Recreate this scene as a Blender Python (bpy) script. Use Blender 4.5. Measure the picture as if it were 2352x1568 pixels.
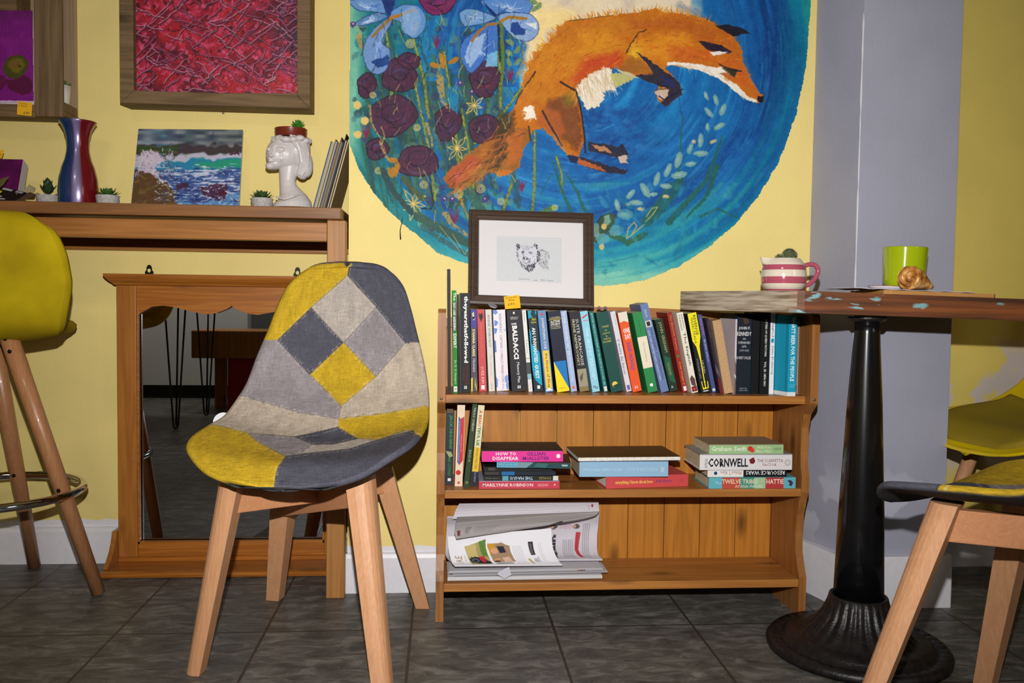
import bpy, bmesh, math, random
import numpy as np
from mathutils import Vector, Matrix
for _o in list(bpy.data.objects): bpy.data.objects.remove(_o)
SC = bpy.context.scene
COL = SC.collection
PI = math.pi
# ------------------------------------------------------------------ camera
FPX = 1977.; YAW = .0799; PIT = .0478; ROL = .0132; CZ = .76
_cy, _sy = math.cos(YAW), math.sin(YAW)
_f = np.array([_sy*math.cos(PIT), _cy*math.cos(PIT), -math.sin(PIT)])
_r0 = np.array([_cy, -_sy, 0.]); _u0 = np.cross(_r0, _f)
_r = math.cos(ROL)*_r0+math.sin(ROL)*_u0; _u = -math.sin(ROL)*_r0+math.cos(ROL)*_u0
CAMP = np.array([0., 0., CZ])
cam = bpy.data.cameras.new('camera'); camo = bpy.data.objects.new('camera', cam); COL.objects.link(camo)
cam.sensor_width = 36.; cam.lens = FPX/2352*36.; cam.clip_start = .02
M = Matrix.Identity(4)
for i in range(3):
    M[i][0] = _r[i]; M[i][1] = _u[i]; M[i][2] = -_f[i]
M.translation = Vector(CAMP); camo.matrix_world = M
SC.camera = camo
# ------------------------------------------------------------------ light
SC.view_settings.view_transform = 'Standard'; SC.view_settings.look = 'None'
SC.view_settings.gamma = 1.; SC.view_settings.use_curve_mapping = False
SC.view_settings.exposure = -0.1
SC.cycles.caustics_reflective = False; SC.cycles.caustics_refractive = False
W = bpy.data.worlds.new('world'); SC.world = W; W.use_nodes = True
W.node_tree.nodes['Background'].inputs[0].default_value = (.5, .5, .55, 1); W.node_tree.nodes['Background'].inputs[1].default_value = .15
def lamp(name, kind, loc, energy, color=(1, 1, 1), size=.1, rot=None, sizey=None):
    l = bpy.data.lights.new(name, kind); l.energy = energy; l.color = color
    o = bpy.data.objects.new(name, l); COL.objects.link(o); o.location = loc
    if kind == 'AREA':
        l.size = size
        if sizey: l.shape = 'RECTANGLE'; l.size_y = sizey
    else: l.shadow_soft_size = size
    if rot: o.rotation_euler = rot
    return o
# the camera's own flash just above the lens
fl = lamp('camera_flash', 'SPOT', (.0, .0, .955), 215, (1., .985, .96), .011)
fl.data.spot_size = math.radians(98); fl.data.spot_blend = 1.
fl.rotation_euler = (math.radians(90-1.5), 0, -YAW*.9)
# weak room light from a ceiling fitting behind the camera, an added counter fill, a window to the right behind it
lamp('ceiling_lamp_light', 'AREA', (-.9, -.9, 2.5), 15, (1., .88, .74), .5)
lamp('counter_fill_light', 'AREA', (-1.7, -.9, 2.2), 16, (1., .95, .88), .3, rot=(math.radians(-35), 0, 0))  # added unseen fill, brightens the counter in the mirror
lamp('window_daylight', 'AREA', (2.7, -1.2, 1.6), 10, (.86, .93, 1.), 1.0, rot=(0, math.radians(80), 0))

# ------------------------------------------------------------------ pixel -> world (photo 2352x1568)
def ray(x, y): return _f+_r*(x-1176)/FPX+_u*(784-y)/FPX
def P(x, y, Y): d = ray(x, y); return CAMP+d*(Y/d[1])
def G(x, y, z=0.): d = ray(x, y); return CAMP+d*((z-CZ)/d[2])
def Q(p):
    d = np.asarray(p, float)-CAMP; w = d@_f
    return 1176+FPX*(d@_r)/w, 784-FPX*(d@_u)/w
#PAINT-BEGIN
def s2l(c):
    c=np.asarray(c,float)/255.
    return np.where(c<=.04045,c/12.92,((c+.055)/1.055)**2.4)
def vnoise(h,w,cells,seed):
    rg=np.random.RandomState(seed); cx,cy=cells
    g=rg.rand(int(cy)+3,int(cx)+3)
    ys=np.linspace(0,cy,h); xs=np.linspace(0,cx,w)
    yi=ys.astype(int); xi=xs.astype(int); fy=ys-yi; fx=xs-xi
    fy=fy*fy*(3-2*fy); fx=fx*fx*(3-2*fx)
    a=g[yi][:,xi]; b=g[yi][:,xi+1]; c=g[yi+1][:,xi]; d=g[yi+1][:,xi+1]
    fx=fx[None,:]; fy=fy[:,None]
    return (a*(1-fx)+b*fx)*(1-fy)+(c*(1-fx)+d*fx)*fy-.5
def smooth_loop(pts,k=4):
    P_=[np.array(p,float) for p in pts]; n=len(P_); out=[]
    for i in range(n):
        p0,p1,p2,p3=P_[i-1],P_[i],P_[(i+1)%n],P_[(i+2)%n]
        for j in range(k):
            t=j/k; out.append(tuple(.5*((2*p1)+(-p0+p2)*t+(2*p0-5*p1+4*p2-p3)*t*t+(-p0+3*p1-3*p2+p3)*t**3)))
    return out
class Cv:
    """numpy canvas in its own units; colours are sRGB 0-255"""
    def __init__(s,x0,y0,x1,y1,step,col=(128,128,128),seed=1):
        s.x0,s.y0,s.step=x0,y0,step
        s.w=int(round((x1-x0)/step))+1; s.h=int(round((y1-y0)/step))+1
        s.X=np.tile(x0+np.arange(s.w)*step,(s.h,1)).astype(float); s.Y=np.tile((y0+np.arange(s.h)*step)[:,None],(1,s.w)).astype(float)
        s.A=np.zeros((s.h,s.w,3)); s.A[:]=col
        L=max((x1-x0),(y1-y0))
        s.n1=vnoise(s.h,s.w,(s.w*step/4.,s.h*step/4.),seed); s.n2=vnoise(s.h,s.w,(s.w*step/4.,s.h*step/4.),seed+1)
        s.n3=vnoise(s.h,s.w,(s.w*step/14.,s.h*step/14.),seed+2); s.n4=vnoise(s.h,s.w,(s.w*step/14.,s.h*step/14.),seed+3)
    def box(s,xs,ys,m):
        i0=max(0,int((min(xs)-m-s.x0)/s.step)); i1=min(s.w,int((max(xs)+m-s.x0)/s.step)+2)
        j0=max(0,int((min(ys)-m-s.y0)/s.step)); j1=min(s.h,int((max(ys)+m-s.y0)/s.step)+2)
        return (slice(j0,j1),slice(i0,i1)) if i1>i0 and j1>j0 else None
    def put(s,b,m,col,a):
        m=(np.clip(m,0,1)*a)[...,None]
        col=np.asarray(col,float)
        s.A[b]=s.A[b]*(1-m)+col*m
    def xy(s,b,r):
        return s.X[b]+r*2*(s.n1[b]+.8*s.n3[b]),s.Y[b]+r*2*(s.n2[b]+.8*s.n4[b])
    def poly(s,pts,col,a=1.,r=0.,soft=.7,sm=0):
        if sm: pts=smooth_loop(pts,sm)
        xs=[p[0] for p in pts]; ys=[p[1] for p in pts]; b=s.box(xs,ys,r*2+soft*2+1)
        if b is None: return
        x,y=s.xy(b,r); ins=np.zeros(x.shape,bool); d2=np.full(x.shape,1e9)
        n=len(pts)
        for i in range(n):
            x1,y1=pts[i]; x2,y2=pts[(i+1)%n]
            dx,dy=x2-x1,y2-y1; L=dx*dx+dy*dy+1e-9
            if abs(dy)>1e-9: ins^=((y1>y)!=(y2>y))&(x<(x2-x1)*(y-y1)/dy+x1)
            t=np.clip(((x-x1)*dx+(y-y1)*dy)/L,0,1)
            d2=np.minimum(d2,(x-x1-t*dx)**2+(y-y1-t*dy)**2)
        d=np.sqrt(d2); d=np.where(ins,-d,d)
        s.put(b,.5-d/(2*soft+1e-6)*1.0,col,a)
    def line(s,pts,w,col,a=1.,r=0.,soft=.6,w2=None,dry=0.):
        w2=w if w2 is None else w2
        xs=[p[0] for p in pts]; ys=[p[1] for p in pts]; b=s.box(xs,ys,r*2+soft*2+max(w,w2)+1)
        if b is None: return
        x,y=s.xy(b,r); best=np.full(x.shape,1e9); n=len(pts)-1
        for i in range(n):
            x1,y1=pts[i]; x2,y2=pts[i+1]; dx,dy=x2-x1,y2-y1; L=dx*dx+dy*dy+1e-9
            t=np.clip(((x-x1)*dx+(y-y1)*dy)/L,0,1)
            wd=(w+(w2-w)*(i+t)/n)/2
            best=np.minimum(best,np.sqrt((x-x1-t*dx)**2+(y-y1-t*dy)**2)-wd)
        m=np.clip(.5-best/(2*soft+1e-6),0,1)
        if dry: m=m*np.clip(1+dry*3*(s.n1[b]),0,1)
        s.put(b,m,col,a)
    def ell(s,cx,cy,rx,ry,col,a=1.,r=0.,soft=.7,ang=0.):
        R=max(rx,ry); b=s.box([cx-R,cx+R],[cy-R,cy+R],r*2+soft*3+1)
        if b is None: return
        x,y=s.xy(b,r); c,q=math.cos(ang),math.sin(ang)
        u=((x-cx)*c+(y-cy)*q)/rx; v=(-(x-cx)*q+(y-cy)*c)/ry
        d=(np.sqrt(u*u+v*v)-1)*min(rx,ry)
        s.put(b,.5-d/(2*soft+1e-6),col,a)
    def hairs(s,rg,pts,ang,L,w,col,n,a=.8,spread=.3,jit=6,curve=0.):
        """n short strokes scattered along a polyline"""
        P=np.array(pts,float); seg=np.sqrt(((P[1:]-P[:-1])**2).sum(1)); cu=np.r_[0,np.cumsum(seg)]
        for k in range(n):
            t=rg.rand()*cu[-1]; i=min(len(seg)-1,int(np.searchsorted(cu,t)-1)); i=max(i,0)
            q=P[i]+(P[i+1]-P[i])*((t-cu[i])/max(seg[i],1e-6))+rg.randn(2)*jit
            an=ang(t/cu[-1]) if callable(ang) else ang
            an+=rg.randn()*spread; l=L*(.6+.8*rg.rand())
            c=np.array(col if not isinstance(col,list) else col[rg.randint(len(col))],float)+rg.randn()*8
            m=(q[0]+math.cos(an+curve)*l*.5,q[1]+math.sin(an+curve)*l*.5)
            s.line([tuple(q),m,(q[0]+math.cos(an)*l,q[1]+math.sin(an)*l)],w,c,a,w2=w*.25)
def cp(o,k,L): return [(o[0]+x/k,o[1]+y/k) for x,y in L]
#PAINT-END
#MURAL-BEGIN
def paint_mural(step=1.6):
    rg=np.random.RandomState(5); c=Cv(800,-160,1872,664,step,(15,95,165),seed=3)
    X,Y=c.X,c.Y
    a4=lambda L: cp((1150,0),3.136,L)
    a2=lambda L: cp((800,0),4.438,L)
    a3=lambda L: cp((800,300),4.438,L)
    # swirling blue ground
    ang=np.arctan2(Y-200,X-1330); rad=np.hypot((X-1330)/1.0,(Y-130)/1.0)
    def swirl(seed,f1,f2):
        g=vnoise(160,900,(f1,f2),seed)
        i=((ang+np.pi)/(2*np.pi)*899).astype(int).clip(0,899); j=(rad/640*159).astype(int).clip(0,159)
        return g[j,i]
    w1=swirl(11,14,50); w2=swirl(12,40,90); w3=swirl(13,6,14)
    base=np.zeros(X.shape+(3,)); 
    def mix(m,col):
        m=np.clip(m,0,1)[...,None]; base[:]=base*(1-m)+np.array(col,float)*m
    base[:]=(8,92,160)
    mix(w1*2.2+w3*1.6+.1,(22,128,190)); mix(-w3*2+w2*1.2-.25,(5,52,120)); mix(w2*2-.35,(60,150,205))
    mix((X-1640)/200*.9*np.clip((330-Y)/200,0,1)+w1,(3,48,112))
    mix((rad-455)/80+w1*.8,(0,118,150)); mix((rad-508)/40+w2*.8,(22,138,138)); mix((rad-545)/25+w1,(78,170,150))
    mix((Y-420)/130*.8+w1*1.2,(10,128,160)); mix((Y-545)/60+w1,(48,158,170)); mix((600-Y)/60*0+((Y-600)/30+w2),(120,190,170))
    mix(((1010-X)/120)*.8+w1,(12,110,120)); mix((842-X)/30*np.clip((420-Y)/120,0,1)+w1*.7,(110,176,150))
    # cream sky
    sky=np.minimum.reduce([(1612-X)/26.,(X-1195)/18.,(np.interp(X,[1195,1225,1300,1330],[240,225,150,90])-Y)/20.])+vnoise(*X.shape,(50,40),21)*1.0
    mix(sky,(222,205,176)); mix(np.minimum(sky,(1400-X)/60.)*.8*np.clip((Y+30)/80,0,1)*(w1+.6),(232,205,140))
    mix(np.minimum(np.clip(sky,0,1),vnoise(*X.shape,(30,20),22)*3),(206,188,168))
    c.A[:]=base
    # long brush strokes following the swirl
    for k in range(900):
        a=rg.rand()*2*math.pi; r=rg.uniform(120,540); l=rg.uniform(.06,.28); q=[]
        for t in np.linspace(0,l,5): q.append((1330+math.cos(a+t)*r,130+math.sin(a+t)*r*(1.0)))
        x,y=q[2]
        if x<1150 or y<60 and x<1640: continue
        if r>520: col=[(60,160,140),(20,130,130),(120,190,160)][rg.randint(3)]
        elif r>430: col=[(0,110,140),(20,140,150),(0,90,130),(10,120,160)][rg.randint(4)]
        else: col=[(10,70,140),(30,120,190),(70,150,210),(5,50,115),(0,95,170),(20,135,185)][rg.randint(6)]
        c.line(q,rg.uniform(1.2,6),col,.33,r=1.,w2=1)
    for q in ([(1560,12),(1640,60),(1700,150)],[(1700,300),(1640,380),(1560,440)],[(1400,250),(1450,262),(1520,240)],[(1360,330),(1420,300),(1500,262)]):
        c.line(q,14,(10,52,120),.35,r=4,soft=6)
    for q in ([(1380,200),(1400,260),(1430,300)],[(1430,330),(1500,350),(1560,330)],[(1600,430),(1660,400),(1720,330)]):
        c.line(q,18,(40,130,200),.35,r=5,soft=8)
    # left: dark stems and foliage
    for k in range(120):
        x=rg.uniform(825,1160); y0=rg.uniform(60,330); L=rg.uniform(120,300); dx=rg.uniform(.05,.42)*(1 if x<1060 else -.6)
        if x>1060: dx=-abs(dx)*.7
        col=[(52,78,48),(62,92,70),(40,70,62),(30,60,80),(78,100,50),(34,92,92)][rg.randint(6)]
        c.line([(x,y0),(x+dx*L*.5+rg.randn()*6,y0+L*.5),(x+dx*L,min(y0+L,520))],rg.uniform(5,13),col,.62,r=2,w2=4,dry=.4)
    for k in range(330):
        x=rg.uniform(812,1190); y=rg.uniform(20,470)
        if (x-1000)/220<(y-420)/190-.2 and x<930 and y>330: continue
        c.ell(x,y,rg.uniform(4,12),rg.uniform(3,9),[(88,128,112),(70,118,120),(60,100,110),(38,66,58),(96,140,124),(46,52,92),(20,100,130),(30,58,52),(44,80,70),(62,44,84)][rg.randint(10)],.55,r=1.6,ang=rg.rand()*3)
    for x0,y0,x1,y1 in ((1215,560,1228,300),(1150,500,1190,340),(1090,480,1060,250),(1060,470,1020,120),(1000,460,950,180),(1150,250,1135,60),(900,240,885,60),(985,270,950,90),(1090,330,1200,200),(1290,440,1278,360)):
        c.line([(x0,y0),((x0+x1)/2+6,(y0+y1)/2),(x1,y1)],8,(84,100,44),.9,r=1.2,w2=6)
        for k in range(3): c.line([(x0-2+k*2,y0),((x0+x1)/2+4+k*2,(y0+y1)/2),(x1-1+k,y1)],.8,(190,196,70),.8,r=.8,dry=.8)
    # roses
    def rose(cx,cy,rx,ry,sd=0,col=(74,38,66)):
        q=[(cx+rx*math.cos(t)*(1+.10*math.sin(3*t+sd)),cy+ry*math.sin(t)*(1+.12*math.cos(2*t+sd))) for t in np.linspace(0,6.28,18)[:-1]]
        c.poly(q,col,.97,r=1.5); 
        for k in range(9):
            t=rg.rand()*6.28; rr=rg.uniform(.2,.75)
            c.line([(cx+rx*rr*math.cos(t+u),cy+ry*rr*math.sin(t+u)) for u in (0,.6,1.2)],rg.uniform(2,6),[(96,36,70),(58,34,78),(110,40,66),(52,28,48),(86,60,96),(70,60,110)][rg.randint(6)],.75,r=1)
        c.line(q+[q[0]],2.4,(26,18,28),.9,r=1.2)
        c.line([(cx+rx*.5*math.cos(t),cy-ry*.15+ry*.45*math.sin(t)) for t in np.linspace(0,5,8)],1.8,(24,14,26),.85,r=1)
        c.line([(cx-rx*.7,cy),(cx-.1*rx,cy+ry*.3),(cx+rx*.3,cy+ry*.9)],1.8,(24,14,26),.8,r=1)
    for a in ((918,172,40,44),(902,266,54,46),(1113,183,36,38),(1112,297,38,32),(960,370,46,40),(1028,282,30,40),(866,342,26,24),(842,196,22,28),(1005,6,42,26),(940,140,26,18)):
        rose(*a,sd=a[0]%6,col=(118,30,88) if a[1]<20 else (72,36,62))
    # irises
    def petal(L,col,edge=(24,52,110),hi=(176,196,222)):
        L=smooth_loop(L,4); c.poly(L,col,.97,r=1.2)
        cx=sum(p[0] for p in L)/len(L); cy=sum(p[1] for p in L)/len(L)
        for k in range(34):
            i=rg.randint(len(L)); p=L[i]; t=rg.uniform(.15,.75)
            c.line([(cx+rg.randn()*3,cy+rg.randn()*3),(cx+(p[0]-cx)*t,cy+(p[1]-cy)*t)],rg.uniform(2,5),[hi,(90,140,205),(50,100,180),(130,160,205),(208,214,226)][rg.randint(5)],.55,r=1.2,w2=1)
        c.line(L+[L[0]],1.6,edge,.8,r=.8)
    petal(a2([(20,0),(330,0),(400,60),(380,130),(260,120),(120,110),(40,60)]),(96,136,190))
    petal(a2([(400,160),(300,130),(160,180),(60,250),(140,260),(300,220),(380,180)]),(86,122,176))
    petal(a2([(420,170),(520,60),(700,60),(790,170),(770,310),(680,390),(600,350),(540,230)]),(92,138,196))
    petal(a2([(430,180),(300,260),(200,380),(150,520),(190,690),(300,760),(400,690),(430,520),(340,420),(430,250)]),(108,140,192))
    c.poly(a2([(230,620),(410,560),(420,660),(300,700)]),(14,52,120),.9,r=2)
    c.poly(a2([(340,0),(480,0),(450,120),(410,160),(370,100)]),(20,40,104),.95,r=1.5)
    c.line(a2([(440,180),(330,280),(250,370)]),7,(140,104,34),.9,r=1); c.line(a2([(430,185),(540,150),(680,100)]),7,(176,112,28),.95,r=1)
    c.ell(*a2([(640,210)])[0],22,34,(132,164,204),.7,r=3)
    petal(a2([(1360,0),(1840,0),(1860,100),(1800,150),(1620,90),(1530,150),(1460,110)]),(84,130,196))
    petal(a2([(1500,190),(1400,130),(1240,90),(1130,140),(1180,260),(1330,250)]),(108,150,196))
    petal(a2([(1520,170),(1640,130),(1840,140),(1930,220),(1930,340),(1830,420),(1700,390),(1600,290)]),(130,160,204))
    c.poly(a2([(1660,230),(1730,220),(1760,280),(1810,300),(1800,350),(1700,360),(1650,320)]),(22,58,132),.92,r=1.5)
    c.poly(a2([(1800,240),(1920,230),(1920,300)]),(224,222,224),.9,r=1)
    petal(a2([(1510,230),(1380,280),(1200,380),(1140,520),(1180,660),(1260,740),(1420,600),(1480,640),(1520,560)]),(60,110,188))
    c.poly(a2([(1250,420),(1400,330),(1340,560),(1240,690),(1190,600),(1210,480)]),(152,178,216),.9,r=2)
    c.poly(a2([(1420,560),(1520,520),(1520,680),(1400,680)]),(116,176,212),.9,r=1)
    c.line(a2([(1520,240),(1420,250),(1330,320),(1260,420)]),6,(164,104,36),.95,r=1); c.line(a2([(1560,215),(1640,175),(1810,185)]),7,(160,112,30),.95,r=1)
    c.poly(a2([(1370,0),(1510,160),(1480,170),(1400,60)]),(16,34,92),.95,r=1); c.line(a2([(1420,310),(1410,560),(1330,700)]),2,(18,34,72),.85,r=1)
    c.line(a2([(1560,250),(1580,600),(1560,900)]),7,(92,116,42),.95,r=1,w2=6); c.line(a2([(1530,250),(1545,620)]),4,(26,34,28),.9,r=1)
    # leaves/lily strokes right of the iris
    for x,y,an in ((1650,430,.6),(1720,510,2.2),(1640,540,.8),(1730,630,2.3),(1640,640,1.1),(1900,90,2.4),(1880,20,.3),(1940,60,2.2)):
        q=a2([(x,y)])[0]; c.ell(q[0],q[1],10,5.5,(110,140,92),.9,r=1.2,ang=an)
    c.line(a2([(1780,420),(1790,620),(1680,850)]),3.5,(170,130,60),.8,r=1.5,dry=.8)
    for q,sz in ((a2([(1650,760)])[0],12),(a2([(900,420)])[0],15),(a2([(180,1330)])[0],17),(a3([(1080,870)])[0],18),(a3([(1770,560)])[0],12)):
        for dx in (-1,-.5,0,.5,1): c.line([(q[0],q[1]+sz),(q[0]+dx*sz*.8,q[1]-sz)],4,(126,24,70),.9,r=1,w2=1)
    # orange & ochre bits
    for q in a2([(960,600),(1070,620),(880,670),(960,650)])+a3([(450,300),(500,380),(430,430),(470,420)]): c.ell(q[0],q[1],13,6,(184,116,24),.9,r=1.5,ang=rg.rand()*3)
    for L,w in ((a2([(930,800),(960,1000),(1000,1090)]),17),(a2([(110,360),(130,500)]),13),(a2([(220,1080),(240,1250),(340,1440)]),6),(a3([(330,110),(370,230),(410,300)]),8),(a2([(800,1260),(860,1480)]),9),(a3([(990,850),(1060,960),(1210,1060)]),14),(a3([(1130,680),(1180,780),(1220,880)]),7)):
        c.line(L,w,(176,140,76),.85,r=1.5,w2=w*.5,dry=.7)
    c.poly(a2([(1040,880),(1130,960),(1110,1170),(1040,1100),(1000,960)]),(18,122,168),.9,r=1.5)
    gold=(226,190,100)
    def star(x,y,R,n=6,a0=0.):
        for k in range(n):
            t=a0+k*6.283/n; l=R*(.8+.35*((k*7)%3)/2)
            tip=(x+math.cos(t)*l,y+math.sin(t)*l)
            for s in (-.28,.28): c.line([(x,y),(x+math.cos(t+s)*l*.55,y+math.sin(t+s)*l*.55),tip],1.6,gold,.95,r=.5)
    star(*a2([(1285,1075)])[0],23,6,.3); star(*a3([(1110,180)])[0],28,6,.1); star(*a3([(665,745)])[0],34,8,.2)
    def curl(x,y,R,col=(220,190,110)):
        for k in (1,.68,.36): c.line([(x+math.cos(t)*R*k,y+math.sin(t)*R*k*.95) for t in np.linspace(0,6.3,14)],1.3,col,.9,r=.4)
    for q,R in ((a2([(630,445)])[0],10),(a2([(700,1300)])[0],8),(a3([(310,408)])[0],8),(a3([(770,552)])[0],9),(a3([(1125,640)])[0],10),(a3([(1350,590)])[0],10),(a3([(1555,722)])[0],8),(a3([(775,940)])[0],14),(a2([(250,970)])[0],7)): curl(q[0],q[1],R)
    for q in a2([(90,1070),(170,1230),(95,1370)]): c.ell(q[0],q[1],9,9,(222,184,104),.95,r=1.2)
    # purple flecks
    for q in a2([(1140,850),(1260,940),(50,250)])+a3([(980,700),(1390,700),(845,1000),(1060,700)]): c.ell(q[0],q[1],7,7,(70,50,120),.85,r=1.5); c.ell(q[0],q[1]-2,2,2,(226,190,170),.9)
    # lower-left leaves
    c.line(a3([(350,400),(430,570),(560,740),(640,830)]),13,(44,66,70),.92,r=1.5); c.line(a3([(700,870),(860,960),(1060,1060),(1220,1150)]),20,(54,84,70),.9,r=2)
    c.line(a3([(760,980),(960,1120),(1210,1260)]),12,(48,92,96),.8,r=2); c.line(a3([(560,480),(640,570),(760,700)]),12,(70,84,50),.9,r=1.5)
    c.line(a3([(1200,560),(1290,700),(1350,800)]),22,(44,92,84),.8,r=2); c.line(a3([(1680,420),(1740,780)]),12,(40,80,92),.8,r=2)
    c.line(a3([(930,970),(1140,1230)]),1,gold,.8,r=.4); c.line(a3([(1060,1050),(1190,1260),(1220,1190)]),1,gold,.8,r=.4)
    c.line(a3([(840,560),(870,740),(840,800),(750,790)]),3,(20,24,40),.9,r=.6)
    # grass blades, right
    for L,w in ((a4([(1340,1560),(1480,1420),(1560,1200)]),14),(a4([(1130,1568),(1220,1440),(1290,1300)]),18),(a4([(1700,1568),(1560,1500),(1440,1560)]),8),(a4([(370,1150),(430,1340),(520,1560)]),9),(a4([(470,1240),(560,1400),(620,1560)]),10),(a4([(1600,980),(1480,1300),(1210,1600)]),15),(a4([(1310,840),(1290,1200),(1230,1420),(1050,1600)]),9),(a4([(1230,1320),(1150,1450),(1050,1600)]),24),(a3([(2070,430),(1960,650)]),3)):
        c.line(L,w*.3,(30,92,84),.9,r=1.2,w2=w)
    for x,y,an,rx in ((1480,690,1.2,11),(1550,720,1.3,13),(1600,790,-1.2,15),(1500,810,.9,14),(1490,915,1.5,10),(1575,910,-.5,14),(1440,1010,1.6,16),(1530,1020,-.3,9),(1390,1020,0,5),(1365,1070,-1.2,13),(1440,1105,0,17),(1280,1150,-1.3,19),(1370,1180,-.2,13),(1205,1225,-1.2,17),(1285,1260,-.2,19),(1125,1290,-1.3,17),(1190,1340,.1,14),(1040,1370,1.0,19),(1100,1400,-.2,10),(1190,1415,0,8),(935,1400,-.8,14),(840,1480,1.4,14),(975,1460,.1,16),(915,1470,0,6),(1010,1505,0,9),(890,1545,0,13)):
        q=a4([(x,y)])[0]; col=(126,166,156) if rx>9 else (206,176,120)
        c.ell(q[0],q[1],rx,max(4.5,rx*.42),col,.85,r=1.,ang=an)
        c.ell(q[0]-1,q[1]-1,rx*.5,2,(176,196,180),.5,r=.8,ang=an)
    c.line(a4([(1050,1560),(1090,1500),(1130,1490),(1100,1540),(1040,1600)]),1.6,(206,184,90),.9,r=.4)
    a5=lambda L: cp((1020,480),5.1065,L)
    c.poly(a5([(1760,230),(1840,90),(1930,50),(2020,70),(2020,150),(1940,260),(1780,400),(1750,380)]),(52,78,52),.95,r=1.5); c.line(a5([(1760,220),(1840,90),(1930,50)]),2.5,(18,26,30),.9,r=.8)
    c.poly(a5([(1880,80),(1940,60),(1950,150),(1910,200),(1870,160)]),(128,160,140),.9,r=1); c.line(a5([(1780,200),(1790,300)]),15,(116,148,140),.8,r=2)
    for q in a5([(1875,205),(1850,440)]): c.ell(q[0],q[1],6,7,(206,180,110),.95,r=.8)
    c.line(a5([(1960,300),(2060,340),(2150,400),(2260,340),(2349,300)]),13,(44,96,66),.9,r=2)
    c.line(a5([(2140,340),(2160,230),(2230,150),(2260,200),(2200,300),(2145,345),(2349,180)]),1.8,(206,176,70),.95,r=.5)
    for q in a5([(2020,250),(2120,60),(1860,350)]): c.ell(q[0],q[1],17,12,(98,160,168),.7,r=2)
    c.poly(a3([(1950,820),(2090,750),(2130,780),(2090,830)]),(72,112,58),.95,r=1); curl(*a3([(2105,785)])[0],7,(200,200,110))
    # ---------------- fox
    def inside_fox(x,y):
        p=c.A[int((y-c.y0)/step),int((x-c.x0)/step)]; return p[0]>120 and p[2]<70
    OR=(190,106,16)
    body=a4([(155,640),(165,570),(200,500),(205,440),(232,420),(235,375),(268,360),(300,375),(320,310),(355,318),(358,265),(400,245),(405,200),(440,190),(455,155),(500,148),(620,130),(760,108),(860,98),(930,92),(1000,88),(1060,68),(1120,62),(1160,90),(1230,92),(1300,100),(1380,110),(1440,128),(1520,160),(1570,185),(1630,220),(1680,262),(1710,310),(1740,360),(1742,440),(1790,530),(1830,610),(1860,660),(1888,690),(1890,735),(1850,742),(1780,720),(1700,660),(1620,600),(1560,555),(1440,510),(1300,478),(1200,470),(1180,490),(1230,540),(1290,600),(1310,680),(1190,770),(1150,740),(1110,660),(1140,620),(1060,590),(960,545),(880,500),(790,490),(740,560),(640,560),(560,600),(550,700),(580,800),(600,900),(600,1020),(560,1130),(500,1130),(430,1060),(370,990),(300,930),(230,930),(210,1000),(160,1100),(130,1200),(60,1260),(0,1270),(-100,1220),(-60,1000),(0,880),(80,790),(110,730)])
    c.poly(body,OR,1,r=2.2)
    tail=a3([(1650,-30),(1850,-20),(1850,100),(1790,200),(1740,330),(1700,420),(1560,400),(1420,440),(1280,540),(1180,600),(1060,600),(980,540),(970,480),(1060,380),(1180,280),(1320,160),(1420,120),(1500,40),(1560,-80),(1640,-150)])
    c.poly(tail,(150,92,30),1,r=3)
    # colour patches
    def blotch(L,col,a=.6,r=5,soft=9): c.poly(a4(L),col,a,r=r,soft=soft)
    blotch([(420,200),(900,110),(1200,110),(1000,230),(600,260),(400,330)],(186,112,24),.8)
    blotch([(900,140),(1330,120),(1560,200),(1560,330),(1200,200),(1000,220)],(170,84,20),.75)
    blotch([(560,230),(760,200),(900,330),(760,420),(560,400)],(206,134,22),.8)
    blotch([(300,330),(560,300),(560,540),(300,600),(200,560)],(200,124,20),.8)
    blotch([(620,420),(860,370),(880,480),(640,520),(560,600),(520,560)],(188,62,28),.85)
    blotch([(980,290),(1330,230),(1390,330),(1200,440),(1020,430),(940,380)],(212,132,24),.9)
    blotch([(960,300),(1010,360),(990,430),(930,400)],(216,176,34),.85)
    blotch([(1200,330),(1560,360),(1530,450),(1250,430)],(196,90,26),.8)
    blotch([(1650,400),(1730,430),(1800,560),(1830,680),(1700,600),(1560,450)],(196,92,28),.85)
    blotch([(1560,180),(1700,290),(1700,400),(1600,330)],(178,88,26),.8)
    blotch([(200,560),(450,640),(540,700),(350,770),(160,720)],(190,118,20),.7)
    blotch([(330,720),(480,680),(560,760),(590,960),(560,1100),(430,1000),(330,860)],(118,64,30),.92,r=4,soft=6)
    blotch([(300,780),(420,800),(470,960),(400,990),(250,890)],(170,86,34),.85,r=3,soft=4)
    blotch([(440,680),(520,660),(540,740),(460,760)],(128,116,30),.7)
    blotch([(-20,830),(90,800),(90,900),(40,1100),(-60,1180),(-90,1100)],(60,44,26),.85,r=5,soft=8)
    c.poly(a3([(1500,60),(1600,0),(1620,200),(1540,400),(1480,360)]),(60,46,30),.75,r=4,soft=6)
    c.poly(a3([(1000,520),(1040,400),(1230,270),(1330,250),(1300,370),(1160,520),(1050,590)]),(176,76,42),.9,r=2,soft=5)
    c.poly(a3([(1060,480),(1240,330),(1300,320),(1180,470),(1090,530)]),(196,92,66),.7,r=2,soft=4)
    c.poly(a3([(1180,560),(1350,380),(1440,400),(1330,520),(1230,590)]),(150,108,44),.8,r=3,soft=4)
    c.poly(a3([(1350,170),(1500,60),(1480,330),(1400,340),(1330,260)]),(170,98,30),.7,r=4,soft=5)
    c.poly(a3([(1640,30),(1780,0),(1760,250),(1700,330),(1620,350),(1600,200)]),(184,96,34),.8,r=4,soft=4)
    # fur strokes
    fur=[(214,136,24),(172,84,16),(198,106,18),(146,70,16),(220,150,30),(182,60,20),(168,50,18)]
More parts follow.
